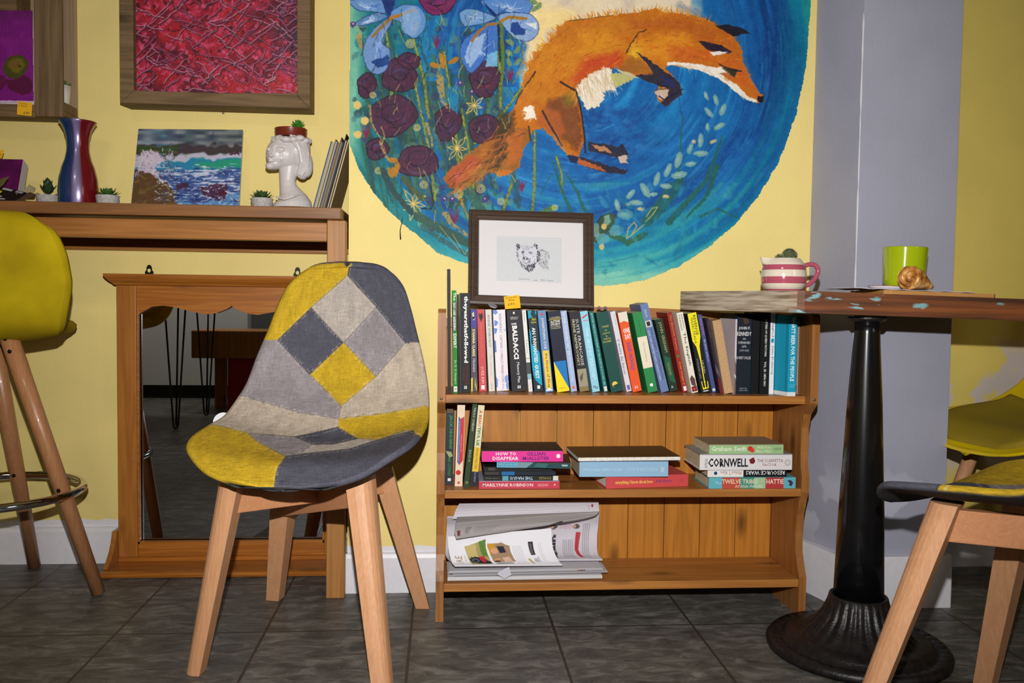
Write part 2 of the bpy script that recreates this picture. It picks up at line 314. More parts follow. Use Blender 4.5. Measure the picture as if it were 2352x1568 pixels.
    for k in range(900):
        x=rg.uniform(1190,1700); y=rg.uniform(25,235)
        j=int((y-c.y0)/step); i=int((x-c.x0)/step); p=c.A[j,i]
        if not (p[0]>150 and p[2]<60 and p[0]>p[1]*1.25): continue
        an=math.atan2(.35*(x-1420),260)*1.0-.35+rg.randn()*.25
        if x<1330: an=2.2+rg.randn()*.25
        l=rg.uniform(8,22); c.line([(x,y),(x+math.cos(an)*l,y+math.sin(an)*l)],rg.uniform(1,3),fur[rg.randint(6)],.5,r=1,w2=.6)
    top=a4([(160,620),(205,450),(300,340),(420,210),(560,135),(760,108),(930,92),(1120,70),(1300,100),(1520,160)])
    c.hairs(rg,top,lambda t:-2.6+1.4*t,11,2.4,[(214,140,24),(198,122,20),(188,110,26)],150,a=.9,spread=.35,jit=2)
    c.hairs(rg,cp((800,300),4.438,[(1650,0),(1560,200),(1300,420),(1100,560)]),2.4,26,3,[(190,100,34),(150,70,30),(110,80,30),(60,44,28),(206,120,60)],170,a=.6,spread=.4,jit=13)
    # white belly, chest and jaw
    c.poly(a4([(545,630),(590,570),(650,530),(740,490),(790,490),(800,600),(830,640),(740,660),(740,720),(700,770),(640,790),(600,760),(570,690)]),(226,210,188),1,r=3)
    c.hairs(rg,a4([(560,640),(640,560),(740,500),(790,560)]),1.35,38,2.2,[(236,224,206),(214,196,168),(196,170,130),(242,236,222)],130,a=.8,spread=.25,jit=6)
    c.poly(a4([(790,530),(880,525),(960,560),(900,600),(830,630),(800,590)]),(200,188,110),.9,r=2); c.poly(a4([(820,495),(930,520),(1010,560),(960,560),(880,530)]),(220,196,150),.9,r=1)
    c.poly(a4([(1200,445),(1330,450),(1440,465),(1560,490),(1610,480),(1660,540),(1600,530),(1620,580),(1700,600),(1770,690),(1840,715),(1850,740),(1770,720),(1690,660),(1610,590),(1540,550),(1400,500),(1280,470),(1200,470)]),(232,222,210),1,r=1.2)
    c.hairs(rg,a4([(1250,462),(1450,490),(1620,570),(1740,690)]),.5,12,1.6,[(238,230,220),(214,190,160)],70,a=.8,spread=.3,jit=2.5)
    c.poly(a4([(1570,530),(1630,520),(1690,560),(1620,555)]),(176,96,52),.9,r=1)
    c.poly(a4([(160,770),(240,760),(250,850),(170,855),(190,810)]),(234,222,208),1,r=2.5); c.hairs(rg,a4([(200,780),(220,850)]),2.8,13,1.6,(238,228,214),26,a=.9,jit=4)
    # blue inside gap under the belly/leg, dark line work
    dk=(28,24,40)
    def ln(L,w,col=dk,a=.93,r=.7,w2=None): c.line(a4(L),w,col,a,r=r,w2=w2)
    ln([(430,590),(535,650)],5,(46,32,28)); ln([(300,800),(350,890),(440,1050)],4.5,(46,34,36)); ln([(250,515),(170,630)],4,(40,34,30),w2=2)
    ln([(545,660),(580,800),(600,950),(610,1100)],4,(34,26,40)); ln([(200,910),(215,1010)],4,(50,44,34)); ln([(105,750),(130,690),(160,650)],2.5,(24,24,36))
    ln([(905,385),(940,310),(990,240),(1050,215)],3,(54,36,26),r=1.1); ln([(495,150),(640,132),(800,112)],2.6,(96,72,24),w2=1.2)
    ln([(240,440),(330,320),(500,190)],1,(96,70,30),a=.6)
    c.poly(a4([(970,370),(1060,420),(1200,530),(1290,590),(1310,680),(1190,770),(1150,740),(1200,690),(1200,640),(1060,590),(960,545),(1060,530),(1100,520),(1060,460)]),(38,34,52),.97,r=1.6)
    c.poly(a4([(930,400),(1020,430),(1100,530),(960,530),(850,490)]),(150,92,28),.85,r=3,soft=4); c.poly(a4([(1150,540),(1240,580),(1270,640),(1180,610)]),(30,40,92),.8,r=1.5)
    c.poly(a4([(1105,660),(1160,630),(1215,640),(1200,690),(1160,720),(1130,690)]),(200,176,160),.95,r=1.5); ln([(1105,655),(1150,640),(1215,640)],2.5,(90,60,30)); ln([(1140,690),(1180,720),(1310,640)],3,(16,24,70))
    ln([(1290,700),(1300,830)],4,(24,60,110),a=.5,r=2)
    # ears, eye, nose
    c.poly(a4([(1545,185),(1640,178),(1740,205),(1805,240),(1730,245),(1680,265),(1620,230)]),(24,22,38),1,r=1)
    c.poly(a4([(1420,292),(1520,310),(1600,330),(1665,370),(1640,385),(1560,372),(1500,365),(1460,330)]),(38,26,42),1,r=1); c.poly(a4([(1505,380),(1560,368),(1640,375),(1600,388),(1540,400)]),(232,222,220),1,r=1)
    c.poly(a4([(1600,480),(1700,500),(1740,515),(1695,520),(1690,560),(1640,530)]),(44,44,32),.95,r=1.5); ln([(1570,462),(1660,500),(1735,515)],2.2,(20,20,28)); ln([(1600,490),(1650,530)],3,(100,80,40))
    c.poly(a4([(1850,690),(1880,695),(1895,690),(1890,735),(1865,742),(1848,720)]),(20,20,26),1,r=.8); ln([(1742,440),(1800,560),(1870,680)],1.6,(90,110,160)); ln([(1850,740),(1888,788)],1,(30,50,80))
    # hind feet
    c.poly(a4([(630,1020),(760,1040),(840,1060),(880,1030),(920,1120),(830,1130),(720,1105),(630,1090)]),(40,36,54),.97,r=1.5); c.poly(a4([(650,1040),(760,1060),(800,1100),(700,1085)]),(186,130,90),.95,r=2); c.poly(a4([(840,1125),(900,1125),(910,1175),(860,1180)]),(206,176,150),.95,r=2.5)
    c.poly(a4([(560,1130),(620,1140),(760,1190),(920,1225),(900,1250),(760,1245),(640,1210),(560,1180)]),(38,32,50),.97,r=1.5); c.poly(a4([(560,1140),(640,1165),(740,1215),(760,1240),(640,1205),(560,1185)]),(178,88,38),.95,r=2)
    c.poly(a4([(480,1120),(560,1130),(550,1180),(505,1170)]),(26,32,66),.97,r=1.5)
    ln([(380,960),(470,1100)],1.5,(120,170,200),a=.7)
    for k in range(260):
        x=rg.uniform(815,1200); y=rg.uniform(30,560)
        if x<1000 and y>330+(x-815)*1.1: continue
        if inside_fox(x,y): continue
        an=rg.uniform(-2.2,-.9); l=rg.uniform(8,34); c.line([(x,y),(x+math.cos(an)*l*.5+rg.randn()*2,y+math.sin(an)*l*.5),(x+math.cos(an)*l,y+math.sin(an)*l)],rg.uniform(.8,2.4),[(150,170,80),(190,196,90),(40,60,44),(30,40,60),(120,160,140),(206,176,96),(24,30,30)][rg.randint(7)],.6,r=.8)
    for k in range(90):
        x=rg.uniform(1290,1700); y=rg.uniform(430,640)
        if math.hypot(x-1330,y-130)>500: continue
        c.ell(x,y,rg.uniform(5,18),rg.uniform(3,9),[(60,160,190),(20,110,150),(90,170,180),(10,90,130),(40,140,150)][rg.randint(5)],.35,r=2.,soft=2,ang=rg.rand()*3)
    c.A+=(c.n1*11+c.n3*9)[...,None]
    # mask of the painted disc
    R=np.hypot((X-1325)/1.0,(Y-105))
    edge=[(1866,-160),(1864,0),(1853,150),(1830,262),(1790,372),(1742,452),(1692,512),(1640,560),(1560,612),(1480,645),(1400,657),(1300,655),(1180,640),(1075,608),(1048,597),(1003,580),(969,551),(926,515),(885,477),(856,441),(822,384),(801,330),(780,200),(780,-170)]
    x=X+3*c.n3+c.n1*2; y=Y+3*c.n4+c.n2*2; ins=np.zeros(X.shape,bool); n=len(edge)
    for i in range(n):
        x1,y1=edge[i]; x2,y2=edge[(i+1)%n]
        if abs(y2-y1)>1e-9: ins^=((y1>y)!=(y2>y))&(x<(x2-x1)*(y-y1)/(y2-y1)+x1)
    return c,ins
#MURAL-END
# ------------------------------------------------------------------ materials
_mc = {}
def lin(c): return tuple(float(v) for v in s2l(c))+(1.,)
def mat(name, col, rough=.6, metal=0., spec=.4, noise=0., nscale=40., bump=0., bscale=200., coat=0., col2=None, sheen=0., trans=0.):
    k = (name, tuple(col), rough, metal, noise, bump, col2)
    if k in _mc: return _mc[k]
    m = bpy.data.materials.new(name); m.use_nodes = True; nt = m.node_tree; b = nt.nodes['Principled BSDF']
    b.inputs['Base Color'].default_value = lin(col); b.inputs['Roughness'].default_value = rough
    b.inputs['Metallic'].default_value = metal; b.inputs['Specular IOR Level'].default_value = spec
    b.inputs['Coat Weight'].default_value = coat; b.inputs['Coat Roughness'].default_value = .08
    if sheen: b.inputs['Sheen Weight'].default_value = sheen
    if trans: b.inputs['Transmission Weight'].default_value = trans
    if noise or col2 is not None or bump:
        tc = nt.nodes.new('ShaderNodeTexCoord')
    if noise or col2 is not None:
        n = nt.nodes.new('ShaderNodeTexNoise'); n.inputs['Scale'].default_value = nscale; n.inputs['Detail'].default_value = 6
        nt.links.new(tc.outputs['Object'], n.inputs['Vector'])
        mx = nt.nodes.new('ShaderNodeMix'); mx.data_type = 'RGBA'
        mr = nt.nodes.new('ShaderNodeMapRange'); mr.inputs[1].default_value = .38; mr.inputs[2].default_value = .64
        nt.links.new(n.outputs['Fac'], mr.inputs[0]); nt.links.new(mr.outputs[0], mx.inputs[0])
        c = np.array(col, float); c2 = np.array(col2, float) if col2 is not None else c*(1-noise)
        mx.inputs[6].default_value = lin(c2); mx.inputs[7].default_value = lin(np.minimum(c*(1+noise*.3), 255))
        nt.links.new(mx.outputs[2], b.inputs['Base Color'])
    if bump:
        n2 = nt.nodes.new('ShaderNodeTexNoise'); n2.inputs['Scale'].default_value = bscale; n2.inputs['Detail'].default_value = 4
        nt.links.new(tc.outputs['Object'], n2.inputs['Vector'])
        bp = nt.nodes.new('ShaderNodeBump'); bp.inputs['Strength'].default_value = bump; bp.inputs['Distance'].default_value = .002
        nt.links.new(n2.outputs['Fac'], bp.inputs['Height']); nt.links.new(bp.outputs['Normal'], b.inputs['Normal'])
    _mc[k] = m
    return m
def wood(name, c1, c2, axis='X', rough=.45, scale=1., knots=True, contrast=1., coat=0.):
    """pine / beech: streaks along an axis with darker knots"""
    k = (name, 'wood', axis)
    if k in _mc: return _mc[k]
    m = bpy.data.materials.new(name); m.use_nodes = True; nt = m.node_tree; b = nt.nodes['Principled BSDF']; N = nt.nodes.new; L = nt.links.new
    b.inputs['Roughness'].default_value = rough; b.inputs['Coat Weight'].default_value = coat; b.inputs['Specular IOR Level'].default_value = .35
    tc = N('ShaderNodeTexCoord'); mp = N('ShaderNodeMapping'); s = {'X': (1.2, 26, 26), 'Y': (26, 1.2, 26), 'Z': (26, 26, 1.2)}[axis]
    mp.inputs['Scale'].default_value = [v*scale for v in s]; L(tc.outputs['Object'], mp.inputs['Vector'])
    n = N('ShaderNodeTexNoise'); n.inputs['Scale'].default_value = 1.; n.inputs['Detail'].default_value = 2; n.inputs['Distortion'].default_value = .6; L(mp.outputs[0], n.inputs['Vector'])
    mu = N('ShaderNodeMath'); mu.operation = 'MULTIPLY'; mu.inputs[1].default_value = 34; L(n.outputs['Fac'], mu.inputs[0])
    sn = N('ShaderNodeMath'); sn.operation = 'SINE'; L(mu.outputs[0], sn.inputs[0])
    mr = N('ShaderNodeMapRange'); mr.inputs[1].default_value = -1.; mr.inputs[2].default_value = 1.; mr.inputs[3].default_value = .5-.5*contrast; mr.inputs[4].default_value = .5+.5*contrast; L(sn.outputs[0], mr.inputs[0])
    mp2 = N('ShaderNodeMapping'); mp2.inputs['Scale'].default_value = [v*scale*7 for v in s]; L(tc.outputs['Object'], mp2.inputs['Vector'])
    n2 = N('ShaderNodeTexNoise'); n2.inputs['Detail'].default_value = 3; n2.inputs['Scale'].default_value = 1.; L(mp2.outputs[0], n2.inputs['Vector'])
    ad = N('ShaderNodeMath'); ad.operation = 'MULTIPLY_ADD'; ad.inputs[1].default_value = .8; L(n2.outputs['Fac'], ad.inputs[0]); 
    m2 = N('ShaderNodeMath'); m2.operation = 'MULTIPLY'; m2.inputs[1].default_value = .45; L(mr.outputs[0], m2.inputs[0]); L(m2.outputs[0], ad.inputs[2])
    mx = N('ShaderNodeMix'); mx.data_type = 'RGBA'; L(ad.outputs[0], mx.inputs[0]); mx.inputs[6].default_value = lin(c2); mx.inputs[7].default_value = lin(c1)
    out = mx.outputs[2]
    if knots:
        mp3 = N('ShaderNodeMapping'); mp3.inputs['Scale'].default_value = {'X': (3.2, 9, 9), 'Y': (9, 3.2, 9), 'Z': (9, 9, 3.2)}[axis]; mp3.inputs['Location'].default_value = (.3, .7, .2); L(tc.outputs['Object'], mp3.inputs['Vector'])
        v = N('ShaderNodeTexVoronoi'); v.inputs['Scale'].default_value = 1.; L(mp3.outputs[0], v.inputs['Vector'])
        r2 = N('ShaderNodeMapRange'); r2.inputs[1].default_value = .05; r2.inputs[2].default_value = .17; r2.inputs[3].default_value = .75; r2.inputs[4].default_value = 0.; L(v.outputs['Distance'], r2.inputs[0])
        mk = N('ShaderNodeMix'); mk.data_type = 'RGBA'; L(r2.outputs[0], mk.inputs[0]); L(out, mk.inputs[6]); mk.inputs[7].default_value = lin(np.array(c2)*.42); out = mk.outputs[2]
    L(out, b.inputs['Base Color'])
    bp = N('ShaderNodeBump'); bp.inputs['Strength'].default_value = .25; bp.inputs['Distance'].default_value = .001; L(n2.outputs['Fac'], bp.inputs['Height']); L(bp.outputs['Normal'], b.inputs['Normal'])
    _mc[k] = m
    return m
def vcmat(name, rough=.6, spec=.3, bump=0., bscale=300., coat=0., weave=False, sheen=0.):
    k = ('vc', name)
    if k in _mc: return _mc[k]
    m = bpy.data.materials.new(name); m.use_nodes = True; nt = m.node_tree; b = nt.nodes['Principled BSDF']
    a = nt.nodes.new('ShaderNodeVertexColor'); a.layer_name = 'Col'; src = a.outputs['Color']
    b.inputs['Roughness'].default_value = rough; b.inputs['Specular IOR Level'].default_value = spec; b.inputs['Coat Weight'].default_value = coat
    b.inputs['Coat Roughness'].default_value = .15
    if sheen: b.inputs['Sheen Weight'].default_value = sheen
    if bump:
        tc = nt.nodes.new('ShaderNodeTexCoord'); n2 = nt.nodes.new('ShaderNodeTexNoise'); n2.inputs['Scale'].default_value = bscale; n2.inputs['Detail'].default_value = 5
        nt.links.new(tc.outputs['Object'], n2.inputs['Vector']); bp = nt.nodes.new('ShaderNodeBump'); bp.inputs['Strength'].default_value = bump; bp.inputs['Distance'].default_value = .002
        nt.links.new(n2.outputs['Fac'], bp.inputs['Height']); nt.links.new(bp.outputs['Normal'], b.inputs['Normal'])
        if weave:
            mp = nt.nodes.new('ShaderNodeMapping'); mp.inputs['Scale'].default_value = (60, 60, 900); nt.links.new(tc.outputs['Object'], mp.inputs['Vector'])
            mp2 = nt.nodes.new('ShaderNodeMapping'); mp2.inputs['Scale'].default_value = (900, 60, 60); nt.links.new(tc.outputs['Object'], mp2.inputs['Vector'])
            na = nt.nodes.new('ShaderNodeTexNoise'); nb = nt.nodes.new('ShaderNodeTexNoise')
            for n_, q in ((na, mp), (nb, mp2)): n_.inputs['Scale'].default_value = 1; n_.inputs['Detail'].default_value = 1; nt.links.new(q.outputs[0], n_.inputs['Vector'])
            ad = nt.nodes.new('ShaderNodeMath'); ad.operation = 'ADD'; nt.links.new(na.outputs['Fac'], ad.inputs[0]); nt.links.new(nb.outputs['Fac'], ad.inputs[1])
            mr = nt.nodes.new('ShaderNodeMapRange'); mr.inputs[1].default_value = .7; mr.inputs[2].default_value = 1.3; mr.inputs[3].default_value = .72; mr.inputs[4].default_value = 1.22; nt.links.new(ad.outputs[0], mr.inputs[0])
            mm = nt.nodes.new('ShaderNodeVectorMath'); mm.operation = 'SCALE'; nt.links.new(src, mm.inputs[0]); nt.links.new(mr.outputs[0], mm.inputs['Scale']); src = mm.outputs[0]
    nt.links.new(src, b.inputs['Base Color'])
    _mc[k] = m
    return m
# ------------------------------------------------------------------ mesh builder
class MB:
    def __init__(s): s.v = []; s.f = []; s.m = []; s.c = []; s.usec = False; s.sm = []
    def add(s, vs, fs, mi=0, cols=None, smooth=False):
        o = len(s.v); s.v += [tuple(map(float, q)) for q in vs]
        for f in fs: s.f.append(tuple(i+o for i in f)); s.m.append(mi); s.sm.append(smooth)
        if cols is not None: s.usec = True; s.c += [tuple(c) for c in cols]
        else: s.c += [(.5, .5, .5)]*len(vs)
    def hexa(s, p, mi=0):
        """8 points: bottom loop 4 (ccw from above) then top loop 4"""
        s.add(p, [(3, 2, 1, 0), (4, 5, 6, 7), (0, 1, 5, 4), (1, 2, 6, 5), (2, 3, 7, 6), (3, 0, 4, 7)], mi)
    def box(s, lo, hi, mi=0, T=None):
        x0, y0, z0 = lo; x1, y1, z1 = hi
        p = [(x0, y0, z0), (x1, y0, z0), (x1, y1, z0), (x0, y1, z0), (x0, y0, z1), (x1, y0, z1), (x1, y1, z1), (x0, y1, z1)]
        if T: p = [T(q) for q in p]
        s.hexa(p, mi)
    def prism(s, poly, fa, fb, mi=0, smooth=False):
        """2-D polygon list; fa,fb map (a,b) -> 3-D for the two ends"""
        n = len(poly); vs = [fa(*q) for q in poly]+[fb(*q) for q in poly]
        s.add(vs, [tuple(range(n))[::-1], tuple(range(n, 2*n))], mi)
        s.add(vs, [(i, (i+1) % n, n+(i+1) % n, n+i) for i in range(n)], mi, smooth=smooth)
    def lathe(s, prof, c, n=28, mi=0, smooth=True, cap=True, mis=None, ax=None):
        vs = []; m = len(prof)
        for r, z in prof:
            for k in range(n):
                t = 2*PI*k/n; vs.append((c[0]+r*math.cos(t), c[1]+r*math.sin(t), c[2]+z))
        if ax: vs = [ax(q) for q in vs]
        o = len(s.v); s.add(vs, [], mi)
        for j in range(m-1):
            for k in range(n):
                s.f.append((o+j*n+k, o+j*n+(k+1) % n, o+(j+1)*n+(k+1) % n, o+(j+1)*n+k)); s.m.append(mis[j] if mis else mi); s.sm.append(smooth)
        if cap:
            s.f.append(tuple(o+k for k in range(n))[::-1]); s.m.append(mi); s.sm.append(False)
            s.f.append(tuple(o+(m-1)*n+k for k in range(n))); s.m.append(mi); s.sm.append(False)
    def tube(s, pts, r, n=10, mi=0, closed=False, sy=1., smooth=True, shape=None, up=(0, 0, 1)):
        pts = [Vector(p) for p in pts]; m = len(pts); rs = r if hasattr(r, '__len__') else [r]*m; o = len(s.v); vs = []
        prevn = None
        for i, p in enumerate(pts):
            if closed: t = pts[(i+1) % m]-pts[i-1]
            else: t = pts[min(i+1, m-1)]-pts[max(i-1, 0)]
            t.normalize()
            if prevn is None:
                a = Vector(up)
                if abs(a.dot(t)) > .95: a = Vector((1, 0, 0))
                nn = (a-t*a.dot(t)).normalized()
            else: nn = (prevn-t*prevn.dot(t)).normalized()
            prevn = nn; bb = t.cross(nn)
            for k in range(n):
                if shape: a, b_ = shape[k]
                else: a, b_ = math.cos(2*PI*k/n), math.sin(2*PI*k/n)*sy
                vs.append(p+nn*a*rs[i]+bb*b_*rs[i])
        s.add(vs, [], mi)
        for j in range(m if closed else m-1):
            j2 = (j+1) % m
            for k in range(n):
                s.f.append((o+j*n+k, o+j*n+(k+1) % n, o+j2*n+(k+1) % n, o+j2*n+k)); s.m.append(mi); s.sm.append(smooth)
        if not closed:
            s.f.append(tuple(o+k for k in range(n))[::-1]); s.m.append(mi); s.sm.append(False)
            s.f.append(tuple(o+(m-1)*n+k for k in range(n))); s.m.append(mi); s.sm.append(False)
    def ball(s, c, r, n=10, m=8, mi=0, T=None):
        rx, ry, rz = r if hasattr(r, '__len__') else (r, r, r)
        vs = [(c[0], c[1], c[2]-rz)]
        for j in range(1, m):
            ph = -PI/2+PI*j/m
            for k in range(n): t = 2*PI*k/n; vs.append((c[0]+rx*math.cos(ph)*math.cos(t), c[1]+ry*math.cos(ph)*math.sin(t), c[2]+rz*math.sin(ph)))
        vs.append((c[0], c[1], c[2]+rz)); fs = []
        for k in range(n): fs.append((0, 1+(k+1) % n, 1+k)); fs.append((len(vs)-1, 1+(m-2)*n+k, 1+(m-2)*n+(k+1) % n))
        for j in range(m-2):
            for k in range(n): fs.append((1+j*n+k, 1+j*n+(k+1) % n, 1+(j+1)*n+(k+1) % n, 1+(j+1)*n+k))
        if T: vs = [T(q) for q in vs]
        s.add(vs, fs, mi, smooth=True)
    def grid(s, V, mi=0, cols=None, mask=None, smooth=True, flip=False):
        """V: array (h,w,3)"""
        h, w = V.shape[:2]; o = len(s.v); s.v += [tuple(q) for q in V.reshape(-1, 3).tolist()]
        if cols is not None: s.usec = True; s.c += [tuple(q) for q in cols.reshape(-1, 3).tolist()]
        else: s.c += [(.5, .5, .5)]*(h*w)
        for j in range(h-1):
            for i in range(w-1):
                if mask is not None and not mask[j, i]: continue
                a = o+j*w+i; q = (a, a+w, a+w+1, a+1)
                s.f.append(q[::-1] if flip else q); s.m.append(mi); s.sm.append(smooth)
def link(name, me, mats, parent=None):
    for m in (mats if isinstance(mats, (list, tuple)) else [mats]): me.materials.append(m)
    o = bpy.data.objects.new(name, me); COL.objects.link(o)
    if parent is not None: o.parent = parent
    return o
def obj(name, mb, mats, parent=None, bevel=0., local=False, smooth_all=None):
    """one mesh object; vertices are given in world space and stored relative to the thing's base"""
    off = np.zeros(3)
    q = parent
    if not local:
        while q is not None: off = off+np.array(q.location); q = q.parent
    V = np.array(mb.v, float)
    if parent is None and not local:
        off = np.array([V[:, 0].mean(), V[:, 1].mean(), V[:, 2].min()])
    V = V-off
    me = bpy.data.meshes.new(name); me.from_pydata([tuple(v) for v in V], [], mb.f)
    me.polygons.foreach_set('material_index', mb.m)
    sm = mb.sm if smooth_all is None else [smooth_all]*len(mb.f)
    me.polygons.foreach_set('use_smooth', sm)
    if mb.usec:
        ca = me.color_attributes.new('Col', 'FLOAT_COLOR', 'POINT'); a = np.ones((len(mb.v), 4)); a[:, :3] = mb.c
        ca.data.foreach_set('color', a.ravel())
    me.update()
    bm = bmesh.new(); bm.from_mesh(me); bmesh.ops.recalc_face_normals(bm, faces=bm.faces) if len(mb.f) < 30000 else None; bm.to_mesh(me); bm.free()
    o = link(name, me, mats, parent)
    if parent is None and not local: o.location = off
    if bevel:
        b = o.modifiers.new('bevel', 'BEVEL'); b.width = bevel; b.segments = 2; b.limit_method = 'ANGLE'; b.angle_limit = math.radians(40)
    return o
def fastgrid(name, V, colors, mask, mats, parent=None):
    """large painted surface: numpy only"""
    h, w = V.shape[:2]; idx = np.arange(h*w).reshape(h, w)
    F = np.stack([idx[:-1, :-1], idx[1:, :-1], idx[1:, 1:], idx[:-1, 1:]], -1)
    if mask is not None: F = F[mask[:-1, :-1] & mask[1:, 1:] & mask[1:, :-1] & mask[:-1, 1:]]
    F = F.reshape(-1, 4); used = np.zeros(h*w, bool); used[F.ravel()] = True; rm = np.cumsum(used)-1
    VV = V.reshape(-1, 3)[used]; CC = colors.reshape(-1, 3)[used]; F = rm[F]
    off = np.zeros(3); q = parent
    while q is not None: off = off+np.array(q.location); q = q.parent
    if parent is None: off = np.array([VV[:, 0].mean(), VV[:, 1].mean(), VV[:, 2].min()])
    VV = VV-off
    me = bpy.data.meshes.new(name); n = len(F)
    me.vertices.add(len(VV)); me.vertices.foreach_set('co', VV.astype(np.float32).ravel())
    me.loops.add(n*4); me.loops.foreach_set('vertex_index', F.astype(np.int32).ravel())
    me.polygons.add(n); me.polygons.foreach_set('loop_start', np.arange(0, n*4, 4, dtype=np.int32))
    me.update(calc_edges=True)
    ca = me.color_attributes.new('Col', 'FLOAT_COLOR', 'POINT'); a = np.ones((len(VV), 4), np.float32); a[:, :3] = CC; ca.data.foreach_set('color', a.ravel())
    o = link(name, me, mats, parent)
    if parent is None: o.location = off
    return o
def tag(o, label=None, cat=None, group=None, kind=None):
    if label: o['label'] = label
    if cat: o['category'] = cat
    if group: o['group'] = group
    if kind: o['kind'] = kind
    return o
def thing(name, label, cat, loc=(0, 0, 0), group=None, rot=None):
    o = bpy.data.objects.new(name, None); COL.objects.link(o); o.location = loc; o.empty_display_size = .05
    if rot: o.rotation_euler = rot
    return tag(o, label, cat, group)
def struct(name, mb, mats, **k): o = obj(name, mb, mats, **k); o['kind'] = 'structure'; return o
# lettering -------------------------------------------------------------
_tc = {}
def glyphs(s, bold=0., spacing=1.):
    k = (s, bold, spacing)
    if k in _tc: return _tc[k]
    c = bpy.data.curves.new('t', 'FONT'); c.body = s; c.size = 1.; c.offset = bold; c.resolution_u = 1; c.space_character = spacing; c.fill_mode = 'FRONT'
    o = bpy.data.objects.new('t', c); COL.objects.link(o); dg = bpy.context.evaluated_depsgraph_get(); e = o.evaluated_get(dg); me = e.to_mesh()
    V = np.array([v.co[:2] for v in me.vertices]) if len(me.vertices) else np.zeros((0, 2)); Fc = [tuple(p.vertices) for p in me.polygons]
    e.to_mesh_clear(); bpy.data.objects.remove(o); bpy.data.curves.remove(c)
    if len(V): V = V-V.min(0); 
    ext = V.max(0) if len(V) else np.array([1., 1.])
    _tc[k] = (V, Fc, ext); return _tc[k]
def letter(mb, s, org, right, up, w, h, mi, bold=0., spacing=1., shear=0.):
    """lettering filling the w x h box whose lower-left corner is org"""
    V, Fc, ext = glyphs(s, bold, spacing)
    if not len(V): return
    org = np.array(org, float); right = np.array(right, float); up = np.array(up, float)
    vs = [org+right*(x/ext[0]*w+shear*y/ext[1]*h)+up*(y/ext[1]*h) for x, y in V]
    mb.add(vs, Fc, mi)
# ------------------------------------------------------------------ room
YL, YB, YC, YR = 2.505, 2.225, 2.06, 2.385
XB0, XC0, XC1 = -.242, 1.015, 1.268
def wallmat(name, c1, c2, patches=None):
    m = mat(name, c1, .62, noise=.02, nscale=7., bump=.35, bscale=260.)
    nt = m.node_tree; b = nt.nodes['Principled BSDF']
    if patches:
        tc = nt.nodes.new('ShaderNodeTexCoord'); n = nt.nodes.new('ShaderNodeTexNoise'); n.inputs['Scale'].default_value = patches[1]; n.inputs['Detail'].default_value = 3
        nt.links.new(tc.outputs['Object'], n.inputs['Vector'])
        mr = nt.nodes.new('ShaderNodeMapRange'); mr.inputs[1].default_value = patches[2]; mr.inputs[2].default_value = patches[2]+.03; nt.links.new(n.outputs['Fac'], mr.inputs[0])
        # only in a band of heights above the floor where the old paint has flaked
        sx = nt.nodes.new('ShaderNodeSeparateXYZ'); nt.links.new(tc.outputs['Object'], sx.inputs[0])
        r2 = nt.nodes.new('ShaderNodeMapRange'); r2.inputs[1].default_value = patches[3]; r2.inputs[2].default_value = patches[3]+.06; nt.links.new(sx.outputs['Z'], r2.inputs[0])
        r3 = nt.nodes.new('ShaderNodeMapRange'); r3.inputs[1].default_value = patches[4]; r3.inputs[2].default_value = patches[4]-.06; nt.links.new(sx.outputs['Z'], r3.inputs[0])
        m1 = nt.nodes.new('ShaderNodeMath'); m1.operation = 'MULTIPLY'; nt.links.new(mr.outputs[0], m1.inputs[0]); nt.links.new(r2.outputs[0], m1.inputs[1])
        m2 = nt.nodes.new('ShaderNodeMath'); m2.operation = 'MULTIPLY'; nt.links.new(m1.outputs[0], m2.inputs[0]); nt.links.new(r3.outputs[0], m2.inputs[1])
        src = b.inputs['Base Color'].links[0].from_socket
        mx = nt.nodes.new('ShaderNodeMix'); mx.data_type = 'RGBA'; nt.links.new(m2.outputs[0], mx.inputs[0]); nt.links.new(src, mx.inputs[6]); mx.inputs[7].default_value = lin(patches[0]); nt.links.new(mx.outputs[2], b.inputs['Base Color'])
    return m
YEL = (236, 214, 134)
m_yel = wallmat('yellow_wall_paint', YEL, None)
m_yelR = wallmat('yellow_wall_paint_flaked', (232, 208, 108), None, ((214, 200, 190), 5.5, .455, .26, .68))
m_grey = wallmat('grey_column_paint', (160, 160, 176), None, ((182, 182, 196), 6., .52, .12, .36))
m_white = mat('white_gloss_paint', (226, 224, 230), .35, noise=.015, nscale=60, bump=.1, bscale=60)
m_ceil = mat('ceiling_paint', (210, 205, 195), .8)
# floor: slate-look porcelain tiles with grout (procedural)
mf = bpy.data.materials.new('grey_slate_tiles'); mf.use_nodes = True; nt = mf.node_tree; b = nt.nodes['Principled BSDF']; N = nt.nodes.new; L = nt.links.new
tc = N('ShaderNodeTexCoord'); mp = N('ShaderNodeMapping'); mp.inputs['Location'].default_value = (.0675, -1.961+.33*6, 0); L(tc.outputs['Object'], mp.inputs['Vector'])
br = N('ShaderNodeTexBrick'); br.offset = 0.; br.squash = 1.; br.inputs['Scale'].default_value = 1.; br.inputs['Brick Width'].default_value = .33; br.inputs['Row Height'].default_value = .33
br.inputs['Mortar Size'].default_value = .0032; br.inputs['Mortar Smooth'].default_value = .3; br.inputs['Bias'].default_value = 0.
br.inputs['Color1'].default_value = (.0, 0, 0, 1); br.inputs['Color2'].default_value = (1, 1, 1, 1); br.inputs['Mortar'].default_value = (.5, .5, .5, 1); L(mp.outputs[0], br.inputs['Vector'])
m3 = N('ShaderNodeMapping'); m3.inputs['Scale'].default_value = (5, 11, 5); L(tc.outputs['Object'], m3.inputs['Vector'])
